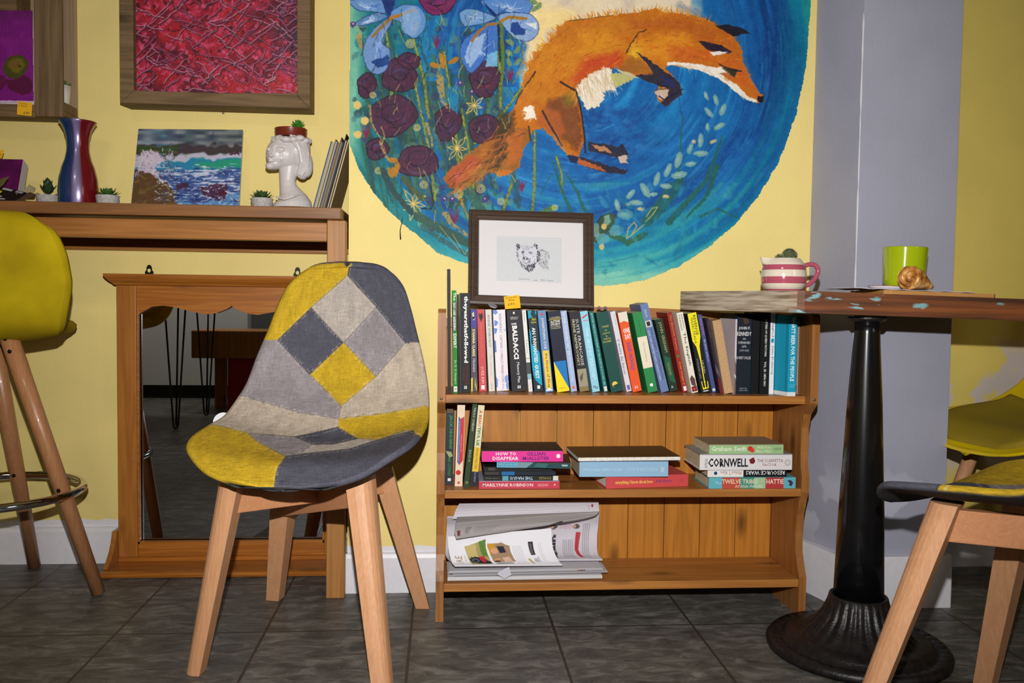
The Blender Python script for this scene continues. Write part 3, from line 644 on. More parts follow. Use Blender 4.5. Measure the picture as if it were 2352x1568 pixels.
n1 = N('ShaderNodeTexNoise'); n1.inputs['Scale'].default_value = 2.6; n1.inputs['Detail'].default_value = 9; n1.inputs['Roughness'].default_value = .68; n1.inputs['Distortion'].default_value = .8; L(m3.outputs[0], n1.inputs['Vector'])
cr = N('ShaderNodeValToRGB'); e = cr.color_ramp.elements; e[0].position = .33; e[0].color = lin((66, 65, 62)); e[1].position = .68; e[1].color = lin((134, 130, 124))
x = cr.color_ramp.elements.new(.5); x.color = lin((92, 90, 86)); L(n1.outputs['Fac'], cr.inputs[0])
sp = N('ShaderNodeTexNoise'); sp.inputs['Scale'].default_value = 170; sp.inputs['Detail'].default_value = 1; L(tc.outputs['Object'], sp.inputs['Vector'])
spr = N('ShaderNodeMapRange'); spr.inputs[1].default_value = .76; spr.inputs[2].default_value = .78; L(sp.outputs['Fac'], spr.inputs[0])
mxs = N('ShaderNodeMix'); mxs.data_type = 'RGBA'; L(spr.outputs[0], mxs.inputs[0]); L(cr.outputs[0], mxs.inputs[6]); mxs.inputs[7].default_value = lin((186, 180, 168))
mx = N('ShaderNodeMix'); mx.data_type = 'RGBA'; L(br.outputs['Fac'], mx.inputs[0]); L(mxs.outputs[2], mx.inputs[6]); mx.inputs[7].default_value = lin((62, 54, 46)); L(mx.outputs[2], b.inputs['Base Color'])
b.inputs['Roughness'].default_value = .42; b.inputs['Specular IOR Level'].default_value = .35
ad = N('ShaderNodeMath'); ad.operation = 'SUBTRACT'; L(n1.outputs['Fac'], ad.inputs[0]); L(br.outputs['Fac'], ad.inputs[1])
bp = N('ShaderNodeBump'); bp.inputs['Strength'].default_value = .5; bp.inputs['Distance'].default_value = .004; L(ad.outputs[0], bp.inputs['Height']); L(bp.outputs['Normal'], b.inputs['Normal'])
X0, X1, Y0, Y1, ZT = -3.2, 3.2, -2.6, 2.65, 2.6
q = MB(); q.box((X0, Y0, -.1), (X1, Y1, 0)); fo = struct('floor', q, mf, local=True)
q = MB(); q.box((X0, Y0, ZT), (X1, Y1, ZT+.1)); struct('ceiling', q, m_ceil)
q = MB(); q.box((X0, YL, 0), (XB0, Y1, ZT)); o = struct('wall_left', q, m_yel, local=True)
q = MB(); q.box((XB0, YB, 0), (.9685, Y1, ZT)); struct('wall_back', q, m_yel, local=True)
q = MB(); q.prism([(.9685, YB), (XC0, YC), (XC1, YC), (XC1, Y1), (.9685, Y1)], lambda a, b_: (a, b_, 0), lambda a, b_: (a, b_, ZT)); struct('wall_column', q, m_grey, local=True)
q = MB(); q.box((XC1, YR, 0), (X1, Y1, ZT)); struct('wall_right', q, m_yelR, local=True)
q = MB(); q.box((X1, Y0, 0), (X1+.1, Y1, ZT)); struct('wall_side_right', q, m_yel)
q = MB(); q.box((X0-.1, Y0, 0), (X0, Y1, ZT)); struct('wall_side_left', q, m_yel)
q = MB(); q.box((X0, Y0-.1, 0), (X1, Y0, ZT)); struct('wall_front', q, mat('dark_room_wall', (92, 92, 88), .7))
# skirting boards with a painted strip above
def skirt(name, pts, h=.103, t=.015, strip=True):
    q = MB(); n = len(pts)
    for (ax, ay), (bx, by) in zip(pts[:-1], pts[1:]):
        dx, dy = bx-ax, by-ay; l = math.hypot(dx, dy); nx, ny = dy/l*t, -dx/l*t
        e = t if False else 0
        q.prism([(0, 0), (t, 0), (t, h-.012), (t*.75, h-.003), (t*.5, h), (0, h)], lambda a, b_: (ax+nx/t*a, ay+ny/t*a, b_), lambda a, b_: (bx+nx/t*a, by+ny/t*a, b_))
    return struct(name, q, m_white)
skirt('baseboard_left', [(X0, YL), (XB0, YL)])
skirt('baseboard_back', [(XB0-.015, YB), (.9685, YB)])
q = MB(); q.box((XB0-.0145, YB-.0145, 0), (XB0, YL, .103)); struct('baseboard_return', q, m_white)
q = MB()
t = .017
q.prism([(.9665, YB), (.9665-t, YB-.004), (XC0-t-.002, YC-t), (XC1+t, YC-t), (XC1+t, YR), (XC1, YR), (XC1, YC), (XC0, YC)], lambda a, b_: (a, b_, 0), lambda a, b_: (a, b_, .132))
struct('baseboard_column', q, m_white, bevel=.004)
skirt('baseboard_right', [(XC1+t, YR), (X1, YR)], h=.13)
# rough painted strip between wall colour and skirting
q = MB()
def strip(x0, x1, Y, z0, z1, seed):
    rg = random.Random(seed); n = max(4, int((x1-x0)/.012)); V = np.zeros((2, n+1, 3))
    for i in range(n+1):
        x_ = x0+(x1-x0)*i/n; V[0, i] = (x_, Y, z0); V[1, i] = (x_, Y, z1+rg.uniform(-.003, .003))
    q.grid(V, smooth=False)
strip(-1.9, XB0, YL-.0012, .10, .122, 1); strip(XB0, .4, YB-.0012, .10, .118, 2)
struct('trim_1', q, m_white)
# hairline crack filler down the column corner, cracks and scuffs
q = MB(); z = .30
rg = random.Random(4); pts = []
while z < 1.5: pts.append((XC0-.0005, YC-.0005, z)); z += .03
q.tube(pts, [.0012+rg.random()*.0022 for _ in pts], 6)
struct('trim_2', q, mat('filler', (206, 206, 212), .7))
# ------------------------------------------------------------------ mural
cv, msk = paint_mural(1.35)
def wallgrid(cv, Y):
    X_, Y_ = cv.X, cv.Y
    D = _f[None, None, :]+_r[None, None, :]*((X_-1176)/FPX)[..., None]+_u[None, None, :]*((784-Y_)/FPX)[..., None]
    return CAMP+D*(Y/D[..., 1])[..., None]
V = wallgrid(cv, YB-.0015)
msk &= (V[..., 0] > XB0+.0005) & (V[..., 0] < .966)
mu = fastgrid('fox_mural', V, s2l(cv.A.clip(0, 255)*1.0), msk, vcmat('acrylic_mural_paint', .6, .2, bump=.3, bscale=160))
tag(mu, 'large round blue mural of a leaping orange fox among irises and dark roses', 'mural')
del cv, V
# stray brush mark and flaked scratches on the breast wall below the mural
q = MB(); a = P(925, 499, YB-.002); b_ = P(919, 530, YB-.002); c_ = P(920, 550, YB-.002)
q.tube([a, b_, c_], [.0006, .0012, .0018], 6); struct('trim_3', q, mat('black_paint', (30, 30, 30), .5))
# ------------------------------------------------------------------ patchwork shell chairs
EDGE = np.array([(0, -.263, .398), (.061, -.261, .402), (.144, -.243, .424), (.197, -.2, .445), (.223, -.133, .46), (.228, -.045, .471), (.224, .042, .483), (.216, .106, .519), (.206, .142, .566),
                 (.190, .165, .628), (.170, .186, .691), (.151, .202, .754), (.130, .218, .805), (.094, .234, .839), (.036, .241, .848), (0, .241, .849)])
EDGE[:, 2] -= np.clip((EDGE[:, 2]-.5)/.35, 0, 1)*.013
EDGE[3:8, 2] += .010
def crom(A, n):
    A = np.asarray(A, float); m = len(A); out = []
    Pd = np.vstack([2*A[0]-A[1], A, 2*A[-1]-A[-2]])
    for t in np.linspace(0, m-1, n):
        i = min(int(t), m-2); f_ = t-i; p0, p1, p2, p3 = Pd[i:i+4]
        out.append(.5*((2*p1)+(-p0+p2)*f_+(2*p0-5*p1+4*p2-p3)*f_**2+(-p0+3*p1-3*p2+p3)*f_**3))
    return np.array(out)
def shell_surface(nu=181, nv=300, dip=.034, back=.03, edge=EDGE):
    E = crom(edge, nv); T = np.linspace(0, 1, nv); u = np.sin(np.linspace(-PI/2, PI/2, nu))*.35+np.linspace(-1, 1, nu)*.65
    V = np.zeros((nv, nu, 3))
    for j, (w, y, z) in enumerate(E):
        w = max(w, 0); t = T[j]
        seat = np.clip((t-.06)/.22, 0, 1)*np.clip((.62-t)/.25, 0, 1); bk = np.clip((t-.42)/.2, 0, 1)*np.clip((1.-t)/.3, 0, 1)
        d = 1-np.abs(u)**2.4
        V[j, :, 0] = w*u; V[j, :, 1] = y+d*(back*bk+.012*seat); V[j, :, 2] = z-d*(dip*seat)+d*.004*(t < .1)
        fr = np.clip((.10-t)/.10, 0, 1)
        V[j, :, 2] -= 0.0*fr
    return V
def normals(V):
    a = np.gradient(V, axis=0); b_ = np.gradient(V, axis=1); n = np.cross(b_, a); l = np.linalg.norm(n, axis=2, keepdims=True); l[l < 1e-9] = 1; return n/l
def inpoly(x, y, poly):
    ins = np.zeros(np.shape(x), bool); n = len(poly)
    for i in range(n):
        x1, y1 = poly[i]; x2, y2 = poly[(i+1) % n]
        if abs(y2-y1) > 1e-9: ins ^= ((y1 > y) != (y2 > y)) & (x < (x2-x1)*(y-y1)/(y2-y1)+x1)
    return ins
def segdist(x, y, a, b_):
    dx, dy = b_[0]-a[0], b_[1]-a[1]; t = np.clip(((x-a[0])*dx+(y-a[1])*dy)/(dx*dx+dy*dy+1e-9), 0, 1)
    return np.hypot(x-a[0]-t*dx, y-a[1]-t*dy)
MUS = (194, 160, 40); DKG = (84, 84, 96); LTG = (178, 168, 160); MDG = (146, 138, 142); BEI = (182, 168, 152)
CH1 = dict(c=(-.270, 1.908), yaw=-.142)
def w2(V, c, yaw):
    cs, sn = math.cos(yaw), math.sin(yaw); o = V.copy(); o[..., 0] = c[0]+V[..., 0]*cs-V[..., 1]*sn; o[..., 1] = c[1]+V[..., 0]*sn+V[..., 1]*cs; return o
def chair_colours(V, pal=None):
    """cloth patches laid out on the shell surface"""
    Wd = w2(V, **CH1); D = Wd-CAMP; wq = D@_f; px = 1176+FPX*(D@_r)/wq; py = 784-FPX*(D@_u)/wq
    x = (px-420)*2.6133; y = (py-590)*2.6133
    pal = pal or {}
    g = lambda k, c: pal.get(k, c)
    L_ = [('P3', MDG, [(-300, 497), (515, 497), (568, 498), (765, 705), (945, 895), (935, 970), (700, 935), (410, 850), (-300, 700)]),
          ('P4', BEI, [(1335, 515), (1700, 515), (1700, 870), (1460, 892), (1200, 940), (935, 970), (950, 895), (1160, 718)]),
          ('P1', MUS, [(1003, -200), (1000, 38), (990, 110), (770, 303), (568, 498), (515, 497), (0, 497), (0, -200)]),
          ('P2', DKG, [(1003, -200), (1003, 38), (988, 110), (1160, 300), (1335, 515), (1700, 515), (1700, -200)]),
          ('D1', LTG, [(985, 112), (1160, 300), (965, 512), (770, 303)]), ('D2', DKG, [(770, 303), (962, 513), (760, 706), (568, 498)]),
          ('D3', MDG, [(1160, 300), (1335, 515), (1160, 716), (968, 512)]), ('D4', MUS, [(965, 513), (1158, 717), (953, 894), (764, 705)]),
          ('S1', BEI, [(0, 850), (410, 850), (700, 935), (935, 968), (930, 1020), (800, 1060), (670, 1078), (390, 1055), (200, 1008), (0, 1008)]),
          ('S2', MUS, [(935, 970), (1200, 940), (1460, 892), (1700, 870), (1700, 1030), (1400, 1072), (1385, 1042), (1330, 1042), (1170, 1095), (1050, 1090), (930, 1020)]),
          ('S4', MDG, [(390, 1055), (670, 1078), (930, 1020), (1050, 1090), (1170, 1095), (1000, 1150), (610, 1195), (450, 1110)]),
          ('S5', LTG, [(780, 1125), (900, 1125), (1050, 1090), (1170, 1095), (1000, 1150), (700, 1180)]),
          ('S3', DKG, [(930, 1020), (1050, 1090), (900, 1125), (780, 1125), (670, 1078)]),
          ('F2', DKG, [(615, 1195), (1000, 1150), (1250, 1072), (1385, 1040), (1400, 1075), (1700, 1060), (1700, 1900), (545, 1900), (548, 1385), (565, 1270)]),
          ('F1', MUS, [(-300, 1008), (200, 1008), (390, 1055), (450, 1110), (615, 1195), (565, 1270), (545, 1385), (540, 1900), (-300, 1900)])]
    C = np.zeros(V.shape); C[:] = BEI; seam = np.full(px.shape, 99.)
    for k, c, poly in L_:
        m = inpoly(x, y, poly); C[m] = g(k, c)
    edges = set()
    for k, c, poly in L_:
        n = len(poly)
        for i in range(n):
            a, b_ = poly[i], poly[(i+1) % n]
            if min(a[0], b_[0]) < 0 or max(a[0], b_[0]) > 1600 or max(a[1], b_[1]) > 1500 or min(a[1], b_[1]) < 0: continue
            seam = np.minimum(seam, segdist(x, y, a, b_))
    C *= np.clip(.72+seam/7., .72, 1)[..., None]
    st = (np.abs(seam-9) < 1.6) & (np.sin((x+y*1.3)*.55) > -.2); C[st] = C[st]*.55+np.array((225, 220, 205))*.45
    rgn = np.random.RandomState(3); C *= (1+vnoise(V.shape[0], V.shape[1], (26, 30), 7)[..., None]*.10)
    return s2l(C.clip(0, 255))
m_fab = vcmat('patchwork_cloth', .85, .15, bump=.5, bscale=700, weave=True)
m_under = mat('dark_grey_shell_cloth', (52, 52, 56), .85, bump=.4, bscale=500)
def build_shell(root, name, V, cols, mats, th=.02, lip=True):
    n = normals(V); c0 = V.mean((0, 1))
    sgn = -1 if n[40, V.shape[1]//2, 2] > 0 else 1
    O = V+n*sgn*th; Rg = V+n*sgn*th*.5
    q = MB(); q.grid(V, 0, cols); q.grid(O, 1, np.zeros(O.shape)+.05)
    nv, nu = V.shape[:2]
    path = [(j, 0) for j in range(nv)]+[(j, nu-1) for j in range(nv-1, -1, -1)]
    # rolled rim between inner and outer skin
    cen = V.mean((0, 1)); R = []; C = []
    for j, i in path:
        a, b_ = V[j, i], O[j, i]; out = V[j, i]-V[j, nu//2]; out[2] *= .5; l = np.linalg.norm(out)
        if l < 1e-4: out = V[j, nu//2]-V[j+(1 if j < nv//2 else -1), nu//2]; l = np.linalg.norm(out)+1e-9
        out = out/l; R.append([a, a*.85+b_*.15+out*.006, (a+b_)/2+out*.009, a*.15+b_*.85+out*.006, b_]); cc = cols[j, i]; C.append([cc, cc, cc*.9, (.05, .05, .055), (.05, .05, .055)])
    R.append(R[0]); C.append(C[0])
    q.grid(np.array(R), 0, np.array(C))
    o = obj(name, q, mats, root, local=True)
    return o
BEECH = wood('pale_beech', (208, 156, 116), (182, 128, 88), 'Z', .42, 1.6, knots=False, contrast=.5)
def leg_mesh(a, b_, wa, wb, twist=0.):
    """tapered beech leg: flat inner faces, rounded outer corner. a = foot, b_ = top (local)"""
    q = MB(); sh = []
    for k in range(7): t = PI*.5*k/6; sh.append((-.5+math.cos(t)*1., -.5+math.sin(t)*1.))
    sh = [(-.5, -.5), (.5, -.5)]+[( -.1+.6*math.cos(t), -.1+.6*math.sin(t)) for t in np.linspace(0, PI/2, 6)]+[(-.5, .5)]
    c, s_ = math.cos(twist), math.sin(twist); sh = [(x*c-y*s_, x*s_+y*c) for x, y in sh]
    a = np.array(a, float); b_ = np.array(b_, float); rings = []
    for t in np.linspace(0, 1, 8):
        w = wa+(wb-wa)*t; p = a+(b_-a)*t; rings.append([(p[0]+x*w, p[1]+y*w, p[2]) for x, y in sh])
    n = len(sh); vs = [v for r_ in rings for v in r_]; fs = []
    for j in range(7):
        for k in range(n): fs.append((j*n+k, j*n+(k+1) % n, (j+1)*n+(k+1) % n, (j+1)*n+k))
    fs.append(tuple(range(n))[::-1]); fs.append(tuple(range(7*n, 8*n))); q.add(vs, fs); return q
def patch_chair(label, c, yaw, feet, tops, pal=None, diag=((0, 3), (1, 2))):
    root = thing('patchwork_chair', label, 'chair', (c[0], c[1], 0), 'patchwork shell chairs', rot=(0, 0, yaw))
    V = shell_surface(); cols = chair_colours(V, pal)
    build_shell(root, 'seat_shell', V, cols, [m_fab, m_under], th=.014)
    cs, sn = math.cos(-yaw), math.sin(-yaw)
    def loc(p): d0, d1 = p[0]-c[0], p[1]-c[1]; return (d0*cs-d1*sn, d0*sn+d1*cs, p[2])
    ctr = np.array((0, 0))
    for f_, t_ in zip(feet, tops):
        f_, t_ = loc(f_), loc(t_)
        tw = math.atan2(f_[1], f_[0])-PI/4
        q = leg_mesh(f_, t_, .034, .050, tw); obj('leg', q, BEECH, root, local=True, bevel=.0015)
    # support frame under the seat: crossed beech rails and black bracket
    T = [loc(t_) for t_ in tops]
    q = MB()
    for i, j in diag:
        a, b_ = np.array(T[i]), np.array(T[j]); d = b_-a; d[2] = 0; l = np.linalg.norm(d); d /= l; nrm = np.array((-d[1], d[0], 0))*.011
        zt, zb = -.010, -.066
        p = [a-nrm, b_-nrm, b_+nrm, a+nrm]
        q.hexa([v+np.array((0, 0, zb)) for v in p]+[v+np.array((0, 0, zt)) for v in p])
    obj('seat_rail', q, BEECHX, root, local=True, bevel=.002)
    return root
BEECHX = wood('pale_beech', (206, 146, 104), (180, 120, 80), 'X', .42, 1.6, knots=False, contrast=.5)
zt = .40
ch1 = patch_chair('patchwork shell chair in front of the mirror, its whole backrest and seat in view', (-.270, 1.908), -.142,
    [G(447, 1545), G(880, 1590), G(632, 1375), G(972, 1393)],
    [tuple(P(531, 1104, 1.775)), tuple(P(827, 1090, 1.76)), tuple(P(655, 1122, 2.07)), tuple(P(878, 1068, 2.03))])
q = MB(); a = P(511, 967, 2.0); q.prism([(.021*math.cos(t), .021*math.sin(t)) for t in np.linspace(0, 2*PI, 25)[:-1]], lambda x, y: (a[0]+x, a[1]+y*.45, a[2]+y*.9), lambda x, y: (a[0]+x, a[1]+y*.45+.001, a[2]+y*.9-.0005))
obj('care_tag', q, mat('white_tag', (225, 225, 230), .5), ch1, local=False)
ch1.children[-1]['label'] = 'round white tag'
# care tag was stored relative to the base without rotation: undo the chair's turn
_o = [k for k in ch1.children if k.name.startswith('care_tag')][0]
_o.matrix_parent_inverse = Matrix.Rotation(-(-.142), 4, 'Z')
c2 = (1.03, 1.335); yw2 = math.radians(208)
def c2p(x, y, z): return (c2[0]+x*math.cos(yw2)-y*math.sin(yw2), c2[1]+x*math.sin(yw2)+y*math.cos(yw2), z)
pal2 = dict(P3=LTG, S1=MUS, S4=MDG, S5=MDG, S3=MDG, S2=MUS, F1=MUS, F2=DKG, P4=MUS)
ch2 = patch_chair('patchwork shell chair cropped by the photo edge, under the distressed table', c2, yw2,
    [tuple(G(1935, 1760)), tuple(G(2262, 1575)), c2p(-.19, .21, 0), c2p(.19, .21, 0)],
    [tuple(P(2172, 1152, 1.385)), c2p(-.11, -.12, .415), c2p(-.11, .12, .415), c2p(.11, .12, .415)], pal2, diag=((0, 2), (1, 3)))
# ------------------------------------------------------------------ yellow moulded chair
E2 = EDGE.copy(); E2[:, 0] *= 1.06; E2[:, 2] += .006
V = shell_surface(61, 90, .03, .05, E2)
c3 = (1.53, 2.04); yw3 = math.radians(-80)
r3 = thing('moulded_chair', 'yellow moulded plastic shell chair with olive seat pad against the flaking wall', 'chair', (c3[0], c3[1], 0), rot=(0, 0, yw3))
YC1 = s2l((226, 196, 10)); cols = np.zeros(V.shape)+YC1
m_ypl = vcmat('yellow_plastic', .35, .5)
build_shell(r3, 'seat_shell', V, cols, [m_ypl, mat('yellow_plastic_under', (206, 178, 12), .4)], th=.008)
q = MB(); S = shell_surface(41, 60, .03, .05, E2); n = normals(S); sg = 1 if n[20, 20, 2] > 0 else -1
j0, j1 = 5, 27; pad = S[j0:j1, :]; cc = pad.mean((0, 1)); pc = np.array((cc[0], cc[1], cc[2]+.018)); Z = cc+(pad-cc)*np.array((.80, .88, 1.)); Z[..., 2] += .012
uu = np.linspace(-1, 1, 41)[None, :]; vv = np.linspace(-1, 1, j1-j0)[:, None]; Z[..., 2] += .010*np.clip(1-np.maximum(abs(uu)**6, abs(vv)**6), 0, 1)-.012*(np.maximum(abs(uu), abs(vv)) > .97)
q.grid(Z); o = obj('seat_pad', q, mat('olive_cushion', (150, 128, 26), .7, bump=.2, bscale=400), r3, local=True); s_ = o.modifiers.new('solid', 'SOLIDIFY'); s_.thickness = .008
for k, (fx, fy, ux, uy) in enumerate(((-.2, -.21, -.11, -.115), (.13, -.265, .10, -.13), (-.19, .21, -.11, .115), (.19, .21, .11, .115))):
    q = MB(); q.tube([(fx, fy, 0), (ux, uy, .425)], [.013, .0185], 14); obj('leg', q, BEECH, r3, local=True)
for o in r3.children:
    if o.name.startswith('leg') and False: pass
q = MB(); q.tube([(-.11, -.115, .415), (.11, .115, .415)], .009, 8); q.tube([(.11, -.115, .415), (-.11, .115, .415)], .009, 8); obj('support_frame', q, mat('black_steel', (28, 28, 30), .4), r3, local=True)
# the yellow moulded chair's near leg stands beside the table chair
# ------------------------------------------------------------------ bar stool
sx, sy = -1.115, 2.215
st = thing('bar_stool', 'tall bar stool with mustard velvet bucket back and chrome foot ring at the bar shelf', 'stool', (sx, sy, 0))
yw = math.radians(4)
E3 = np.array([(0, -.2, .692), (.07, -.2, .694), (.11, -.19, .694), (.13, -.15, .694), (.145, -.05, .692), (.172, .07, .690), (.205, .13, .715), (.222, .15, .80), (.222, .165, .86), (.215, .175, .915), (.196, .18, .955), (.14, .185, .970), (0, .187, .970)])
E3[:, 2] = .692+(E3[:, 2]-.692)*.79
V = shell_surface(61, 90, .02, .055, E3)
V = w2(V, (0, 0), PI+yw)
m_vel = mat('mustard_velvet', (186, 162, 14), .85, spec=.15, nscale=7, bump=.15, bscale=900, col2=(158, 134, 8))
n = normals(V); sg = -1 if n[25, 30, 2] > 0 else 1
q = MB(); nv, nu = V.shape[:2]; O = V+n*sg*.035
q.grid(V); q.grid(O); R = []
for j, i in [(j, 0) for j in range(nv)]+[(j, nu-1) for j in range(nv-1, -1, -1)]:
    a, b_ = V[j, i], O[j, i]; out = V[j, i]-V[j, nu//2]; l = np.linalg.norm(out)
    if l < 1e-4: out = V[j, nu//2]-V[j+(1 if j < nv//2 else -1), nu//2]; l = np.linalg.norm(out)+1e-9
    out = out/l; R.append([a, a*.8+b_*.2+out*.012, (a+b_)/2+out*.018, a*.2+b_*.8+out*.012, b_])
R.append(R[0]); q.grid(np.array(R)); obj('bucket_seat', q, m_vel, st, local=True)
SW = wood('stool_beech', (186, 132, 90), (152, 100, 62), 'Z', .35, 1.4, knots=False, contrast=.4, coat=.3)
feetS = [G(228, 1362), G(80, 1298)]
feetS = [np.array((-.868, 2.232, 0)), np.array((-1.128, 2.46, 0)), np.array((-1.36, 2.20, 0)), np.array((-1.11, 1.96, 0))]
tops = [P(12, 775, 2.10), P(-22, 800, 2.22), np.array((-1.21, 2.19, .69)), np.array((-1.09, 2.08, .69))]
ringz = .268
for f_, t_ in zip(feetS, tops):
    q = MB(); f_ = np.array(f_); f_[2] = 0.004; t_ = np.array(t_, float); t_[2] = .685; q.tube([f_, f_*.5+t_*.5, t_], [.0165, .019, .021], 18)
    l_ = obj('leg', q, SW, st)
    q = MB(); q.lathe([(.0, 0), (.009, .0), (.009, .006)], (f_[0], f_[1], 0), 10); 
    obj('foot_glide', q, mat('nylon_glide', (190, 188, 180), .4), l_)
    q = MB()
    for zz in (.655, .625, ringz+.012):
        q = MB(); p = f_+(t_-f_)*(zz/.685); d = np.array((0, -1., 0)); q.ball(p+d*.0205, (.005, .004, .005), 8, 6)
        obj('bolt', q, mat('black_bolt', (22, 18, 20), .3, metal=.6), l_)
q = MB(); q.tube([(sx+.205*math.cos(t), sy-.0+.205*math.sin(t), ringz) for t in np.linspace(0, 2*PI, 65)[:-1]], .0105, 14, closed=True)
obj('foot_ring', q, mat('chrome', (206, 206, 210), .08, metal=1.), st)
q = MB(); q.lathe([(.12, 0), (.14, .012), (.10, .02)], (sx, sy, .683), 24); obj('seat_plate', q, mat('black_steel', (28, 28, 30), .4), st)
# ------------------------------------------------------------------ cafe table
tb = thing('cafe_table', 'distressed plank-topped cafe table on a fluted black pedestal', 'table', (.92, 1.80, 0))
Tc = np.array([.729, 1.73, .785]); tl = .024
def ztab(x): return .788-(max(x-.729, 0))*tl
poly = [(.585, 2.10), (.716, 1.742), (.729, 1.73), (.744, 1.727), (1.45, 1.69), (1.45, 2.03), (.975, 2.035), (.95, 2.095)]
def brettcol():
    m = bpy.data.materials.new('distressed_plank'); m.use_nodes = True; nt = m.node_tree; b = nt.nodes['Principled BSDF']; N = nt.nodes.new; L = nt.links.new
    tc = N('ShaderNodeTexCoord'); ge = N('ShaderNodeNewGeometry'); sx_ = N('ShaderNodeSeparateXYZ'); L(ge.outputs['Normal'], sx_.inputs[0])
    def noise(sc, det=5, dist=0.):
        mp = N('ShaderNodeMapping'); mp.inputs['Scale'].default_value = sc; L(tc.outputs['Object'], mp.inputs['Vector']); n = N('ShaderNodeTexNoise'); n.inputs['Scale'].default_value = 1; n.inputs['Detail'].default_value = det; n.inputs['Distortion'].default_value = dist; L(mp.outputs[0], n.inputs['Vector']); return n.outputs['Fac']
    def rng(s, a, b_): r = N('ShaderNodeMapRange'); r.inputs[1].default_value = a; r.inputs[2].default_value = b_; L(s, r.inputs[0]); return r.outputs[0]
    def mix(f_, a, b_):
        x = N('ShaderNodeMix'); x.data_type = 'RGBA'; L(f_, x.inputs[0])
        for s, i in ((a, 6), (b_, 7)):
            if isinstance(s, tuple): x.inputs[i].default_value = lin(s)
            else: L(s, x.inputs[i])
        return x.outputs[2]
    br = mix(rng(noise((3, 8, 60), 6, .4), .35, .65), (64, 32, 12), (128, 70, 28))
    br = mix(rng(noise((9, 9, 30), 5), .70, .78), br, (130, 108, 92))
    br = mix(rng(noise((9, 9, 26), 7, .8), .60, .63), br, (118, 160, 164))
    gr = mix(rng(noise((9, 9, 150), 9), .34, .60), (120, 100, 80), (186, 172, 152))
    gr = mix(rng(noise((26, 26, 3), 3), .66, .72), gr, (96, 74, 52))
    r = rng(sx_.outputs['X'], -.75, -.55)
    L(mix(r, gr, br), b.inputs['Base Color']); b.inputs['Roughness'].default_value = .5; b.inputs['Coat Weight'].default_value = .15
    bp = N('ShaderNodeBump'); bp.inputs['Strength'].default_value = .6; bp.inputs['Distance'].default_value = .002; L(noise((12, 12, 90), 7), bp.inputs['Height']); L(bp.outputs['Normal'], b.inputs['Normal'])
    return m
m_pl = brettcol()
q = MB(); q.prism(poly, lambda x, y: (x, y, ztab(x)-.0455), lambda x, y: (x, y, ztab(x))); obj('tabletop', q, m_pl, tb, bevel=.0025)
m_iron = mat('black_cast_iron', (30, 27, 28), .38, noise=.3, nscale=60, bump=.5, bscale=220)
m_pole = mat('black_satin_pole', (14, 14, 16), .22, coat=.4)
pc = (.917, 1.80)
q = MB(); tp = .7385-.004; q.lathe([(.053, .108), (.0475, .3), (.036, .55), (.0265, .70), (.0265, tp)], (pc[0], pc[1], 0), 40); obj('pedestal', q, m_pole, tb)
q = MB(); q.lathe([(.0, tp-.012), (.034, tp-.010), (.042, tp+.0003)], (pc[0], pc[1], 0), 24); obj('mounting_plate', q, m_iron, tb)
# fluted flared base
q = MB(); prof = [(.191, .0), (.193, .012), (.186, .021), (.168, .020), (.160, .014), (.154, .026), (.144, .034), (.126, .032), (.120, .036), (.112, .044), (.095, .058), (.078, .078), (.066, .104), (.061, .122), (.056, .124), (.050, .116)]
n = 144; vs = []
for j, (r_, z_) in enumerate(prof):
    for k in range(n):
        t = 2*PI*k/n; fl_ = 0
        if 8 <= j <= 12: fl_ = -.0065*max(0, math.cos(t*24))**.5*(1 if j not in (8, 12) else .5)
        if j in (3, 4): fl_ = .0
        zz = z_+(.003*(1 if math.cos(t*44) > .3 else 0) if j == 4 else 0)-(.004*(1 if math.cos(t*44) > .2 else 0) if j == 3 else 0)
        vs.append((pc[0]+(r_+fl_)*math.cos(t), pc[1]+(r_+fl_)*math.sin(t), zz))
fs = [(j*n+k, j*n+(k+1) % n, (j+1)*n+(k+1) % n, (j+1)*n+k) for j in range(len(prof)-1) for k in range(n)]; fs.append(tuple(range(n))[::-1])
q.add(vs, fs, smooth=True); obj('fluted_base', q, m_iron, tb)
# ------------------------------------------------------------------ bar shelf (desk) in the alcove
WD = wood('stained_pine_board', (138, 92, 52), (102, 64, 34), 'X', .42, 1., contrast=.9, coat=.1)
WP = wood('yellow_pine_rail', (172, 114, 56), (128, 78, 32), 'X', .42, .8, contrast=1., coat=.15)
WPZ = wood('yellow_pine_post', (174, 122, 66), (138, 88, 42), 'Z', .45, .8, contrast=.9)
dk = thing('bar_shelf', 'long pine bar shelf with one square post, standing along the left wall', 'shelf', (-.9, 2.3, 0))
q = MB(); q.box((-2.1, 2.15, .953), (-.253, 2.50, .981)); obj('shelf_board', q, WD, dk, bevel=.002)
q = MB(); q.box((-2.1, 2.178, .900), (-.290, 2.205, .9465)); obj('front_rail', q, WP, dk, bevel=.002)
q = MB(); q.box((-2.1, 2.475, .885), (-.262, 2.503, .9525)); obj('wall_rail', q, WP, dk, bevel=.002)
q = MB(); q.box((-.2895, 2.175, 0), (-.2445, 2.22, .9525)); obj('post', q, WPZ, dk, bevel=.002)
q = MB(); q.box((-.2895, 2.2205, .8995), (-.262, 2.474, .9525)); obj('side_rail', q, WPZ, dk, bevel=.002)
q = MB(); q.box((-2.05, 2.175, 0), (-2.005, 2.22, .9525)); obj('post', q, WPZ, dk, bevel=.002)
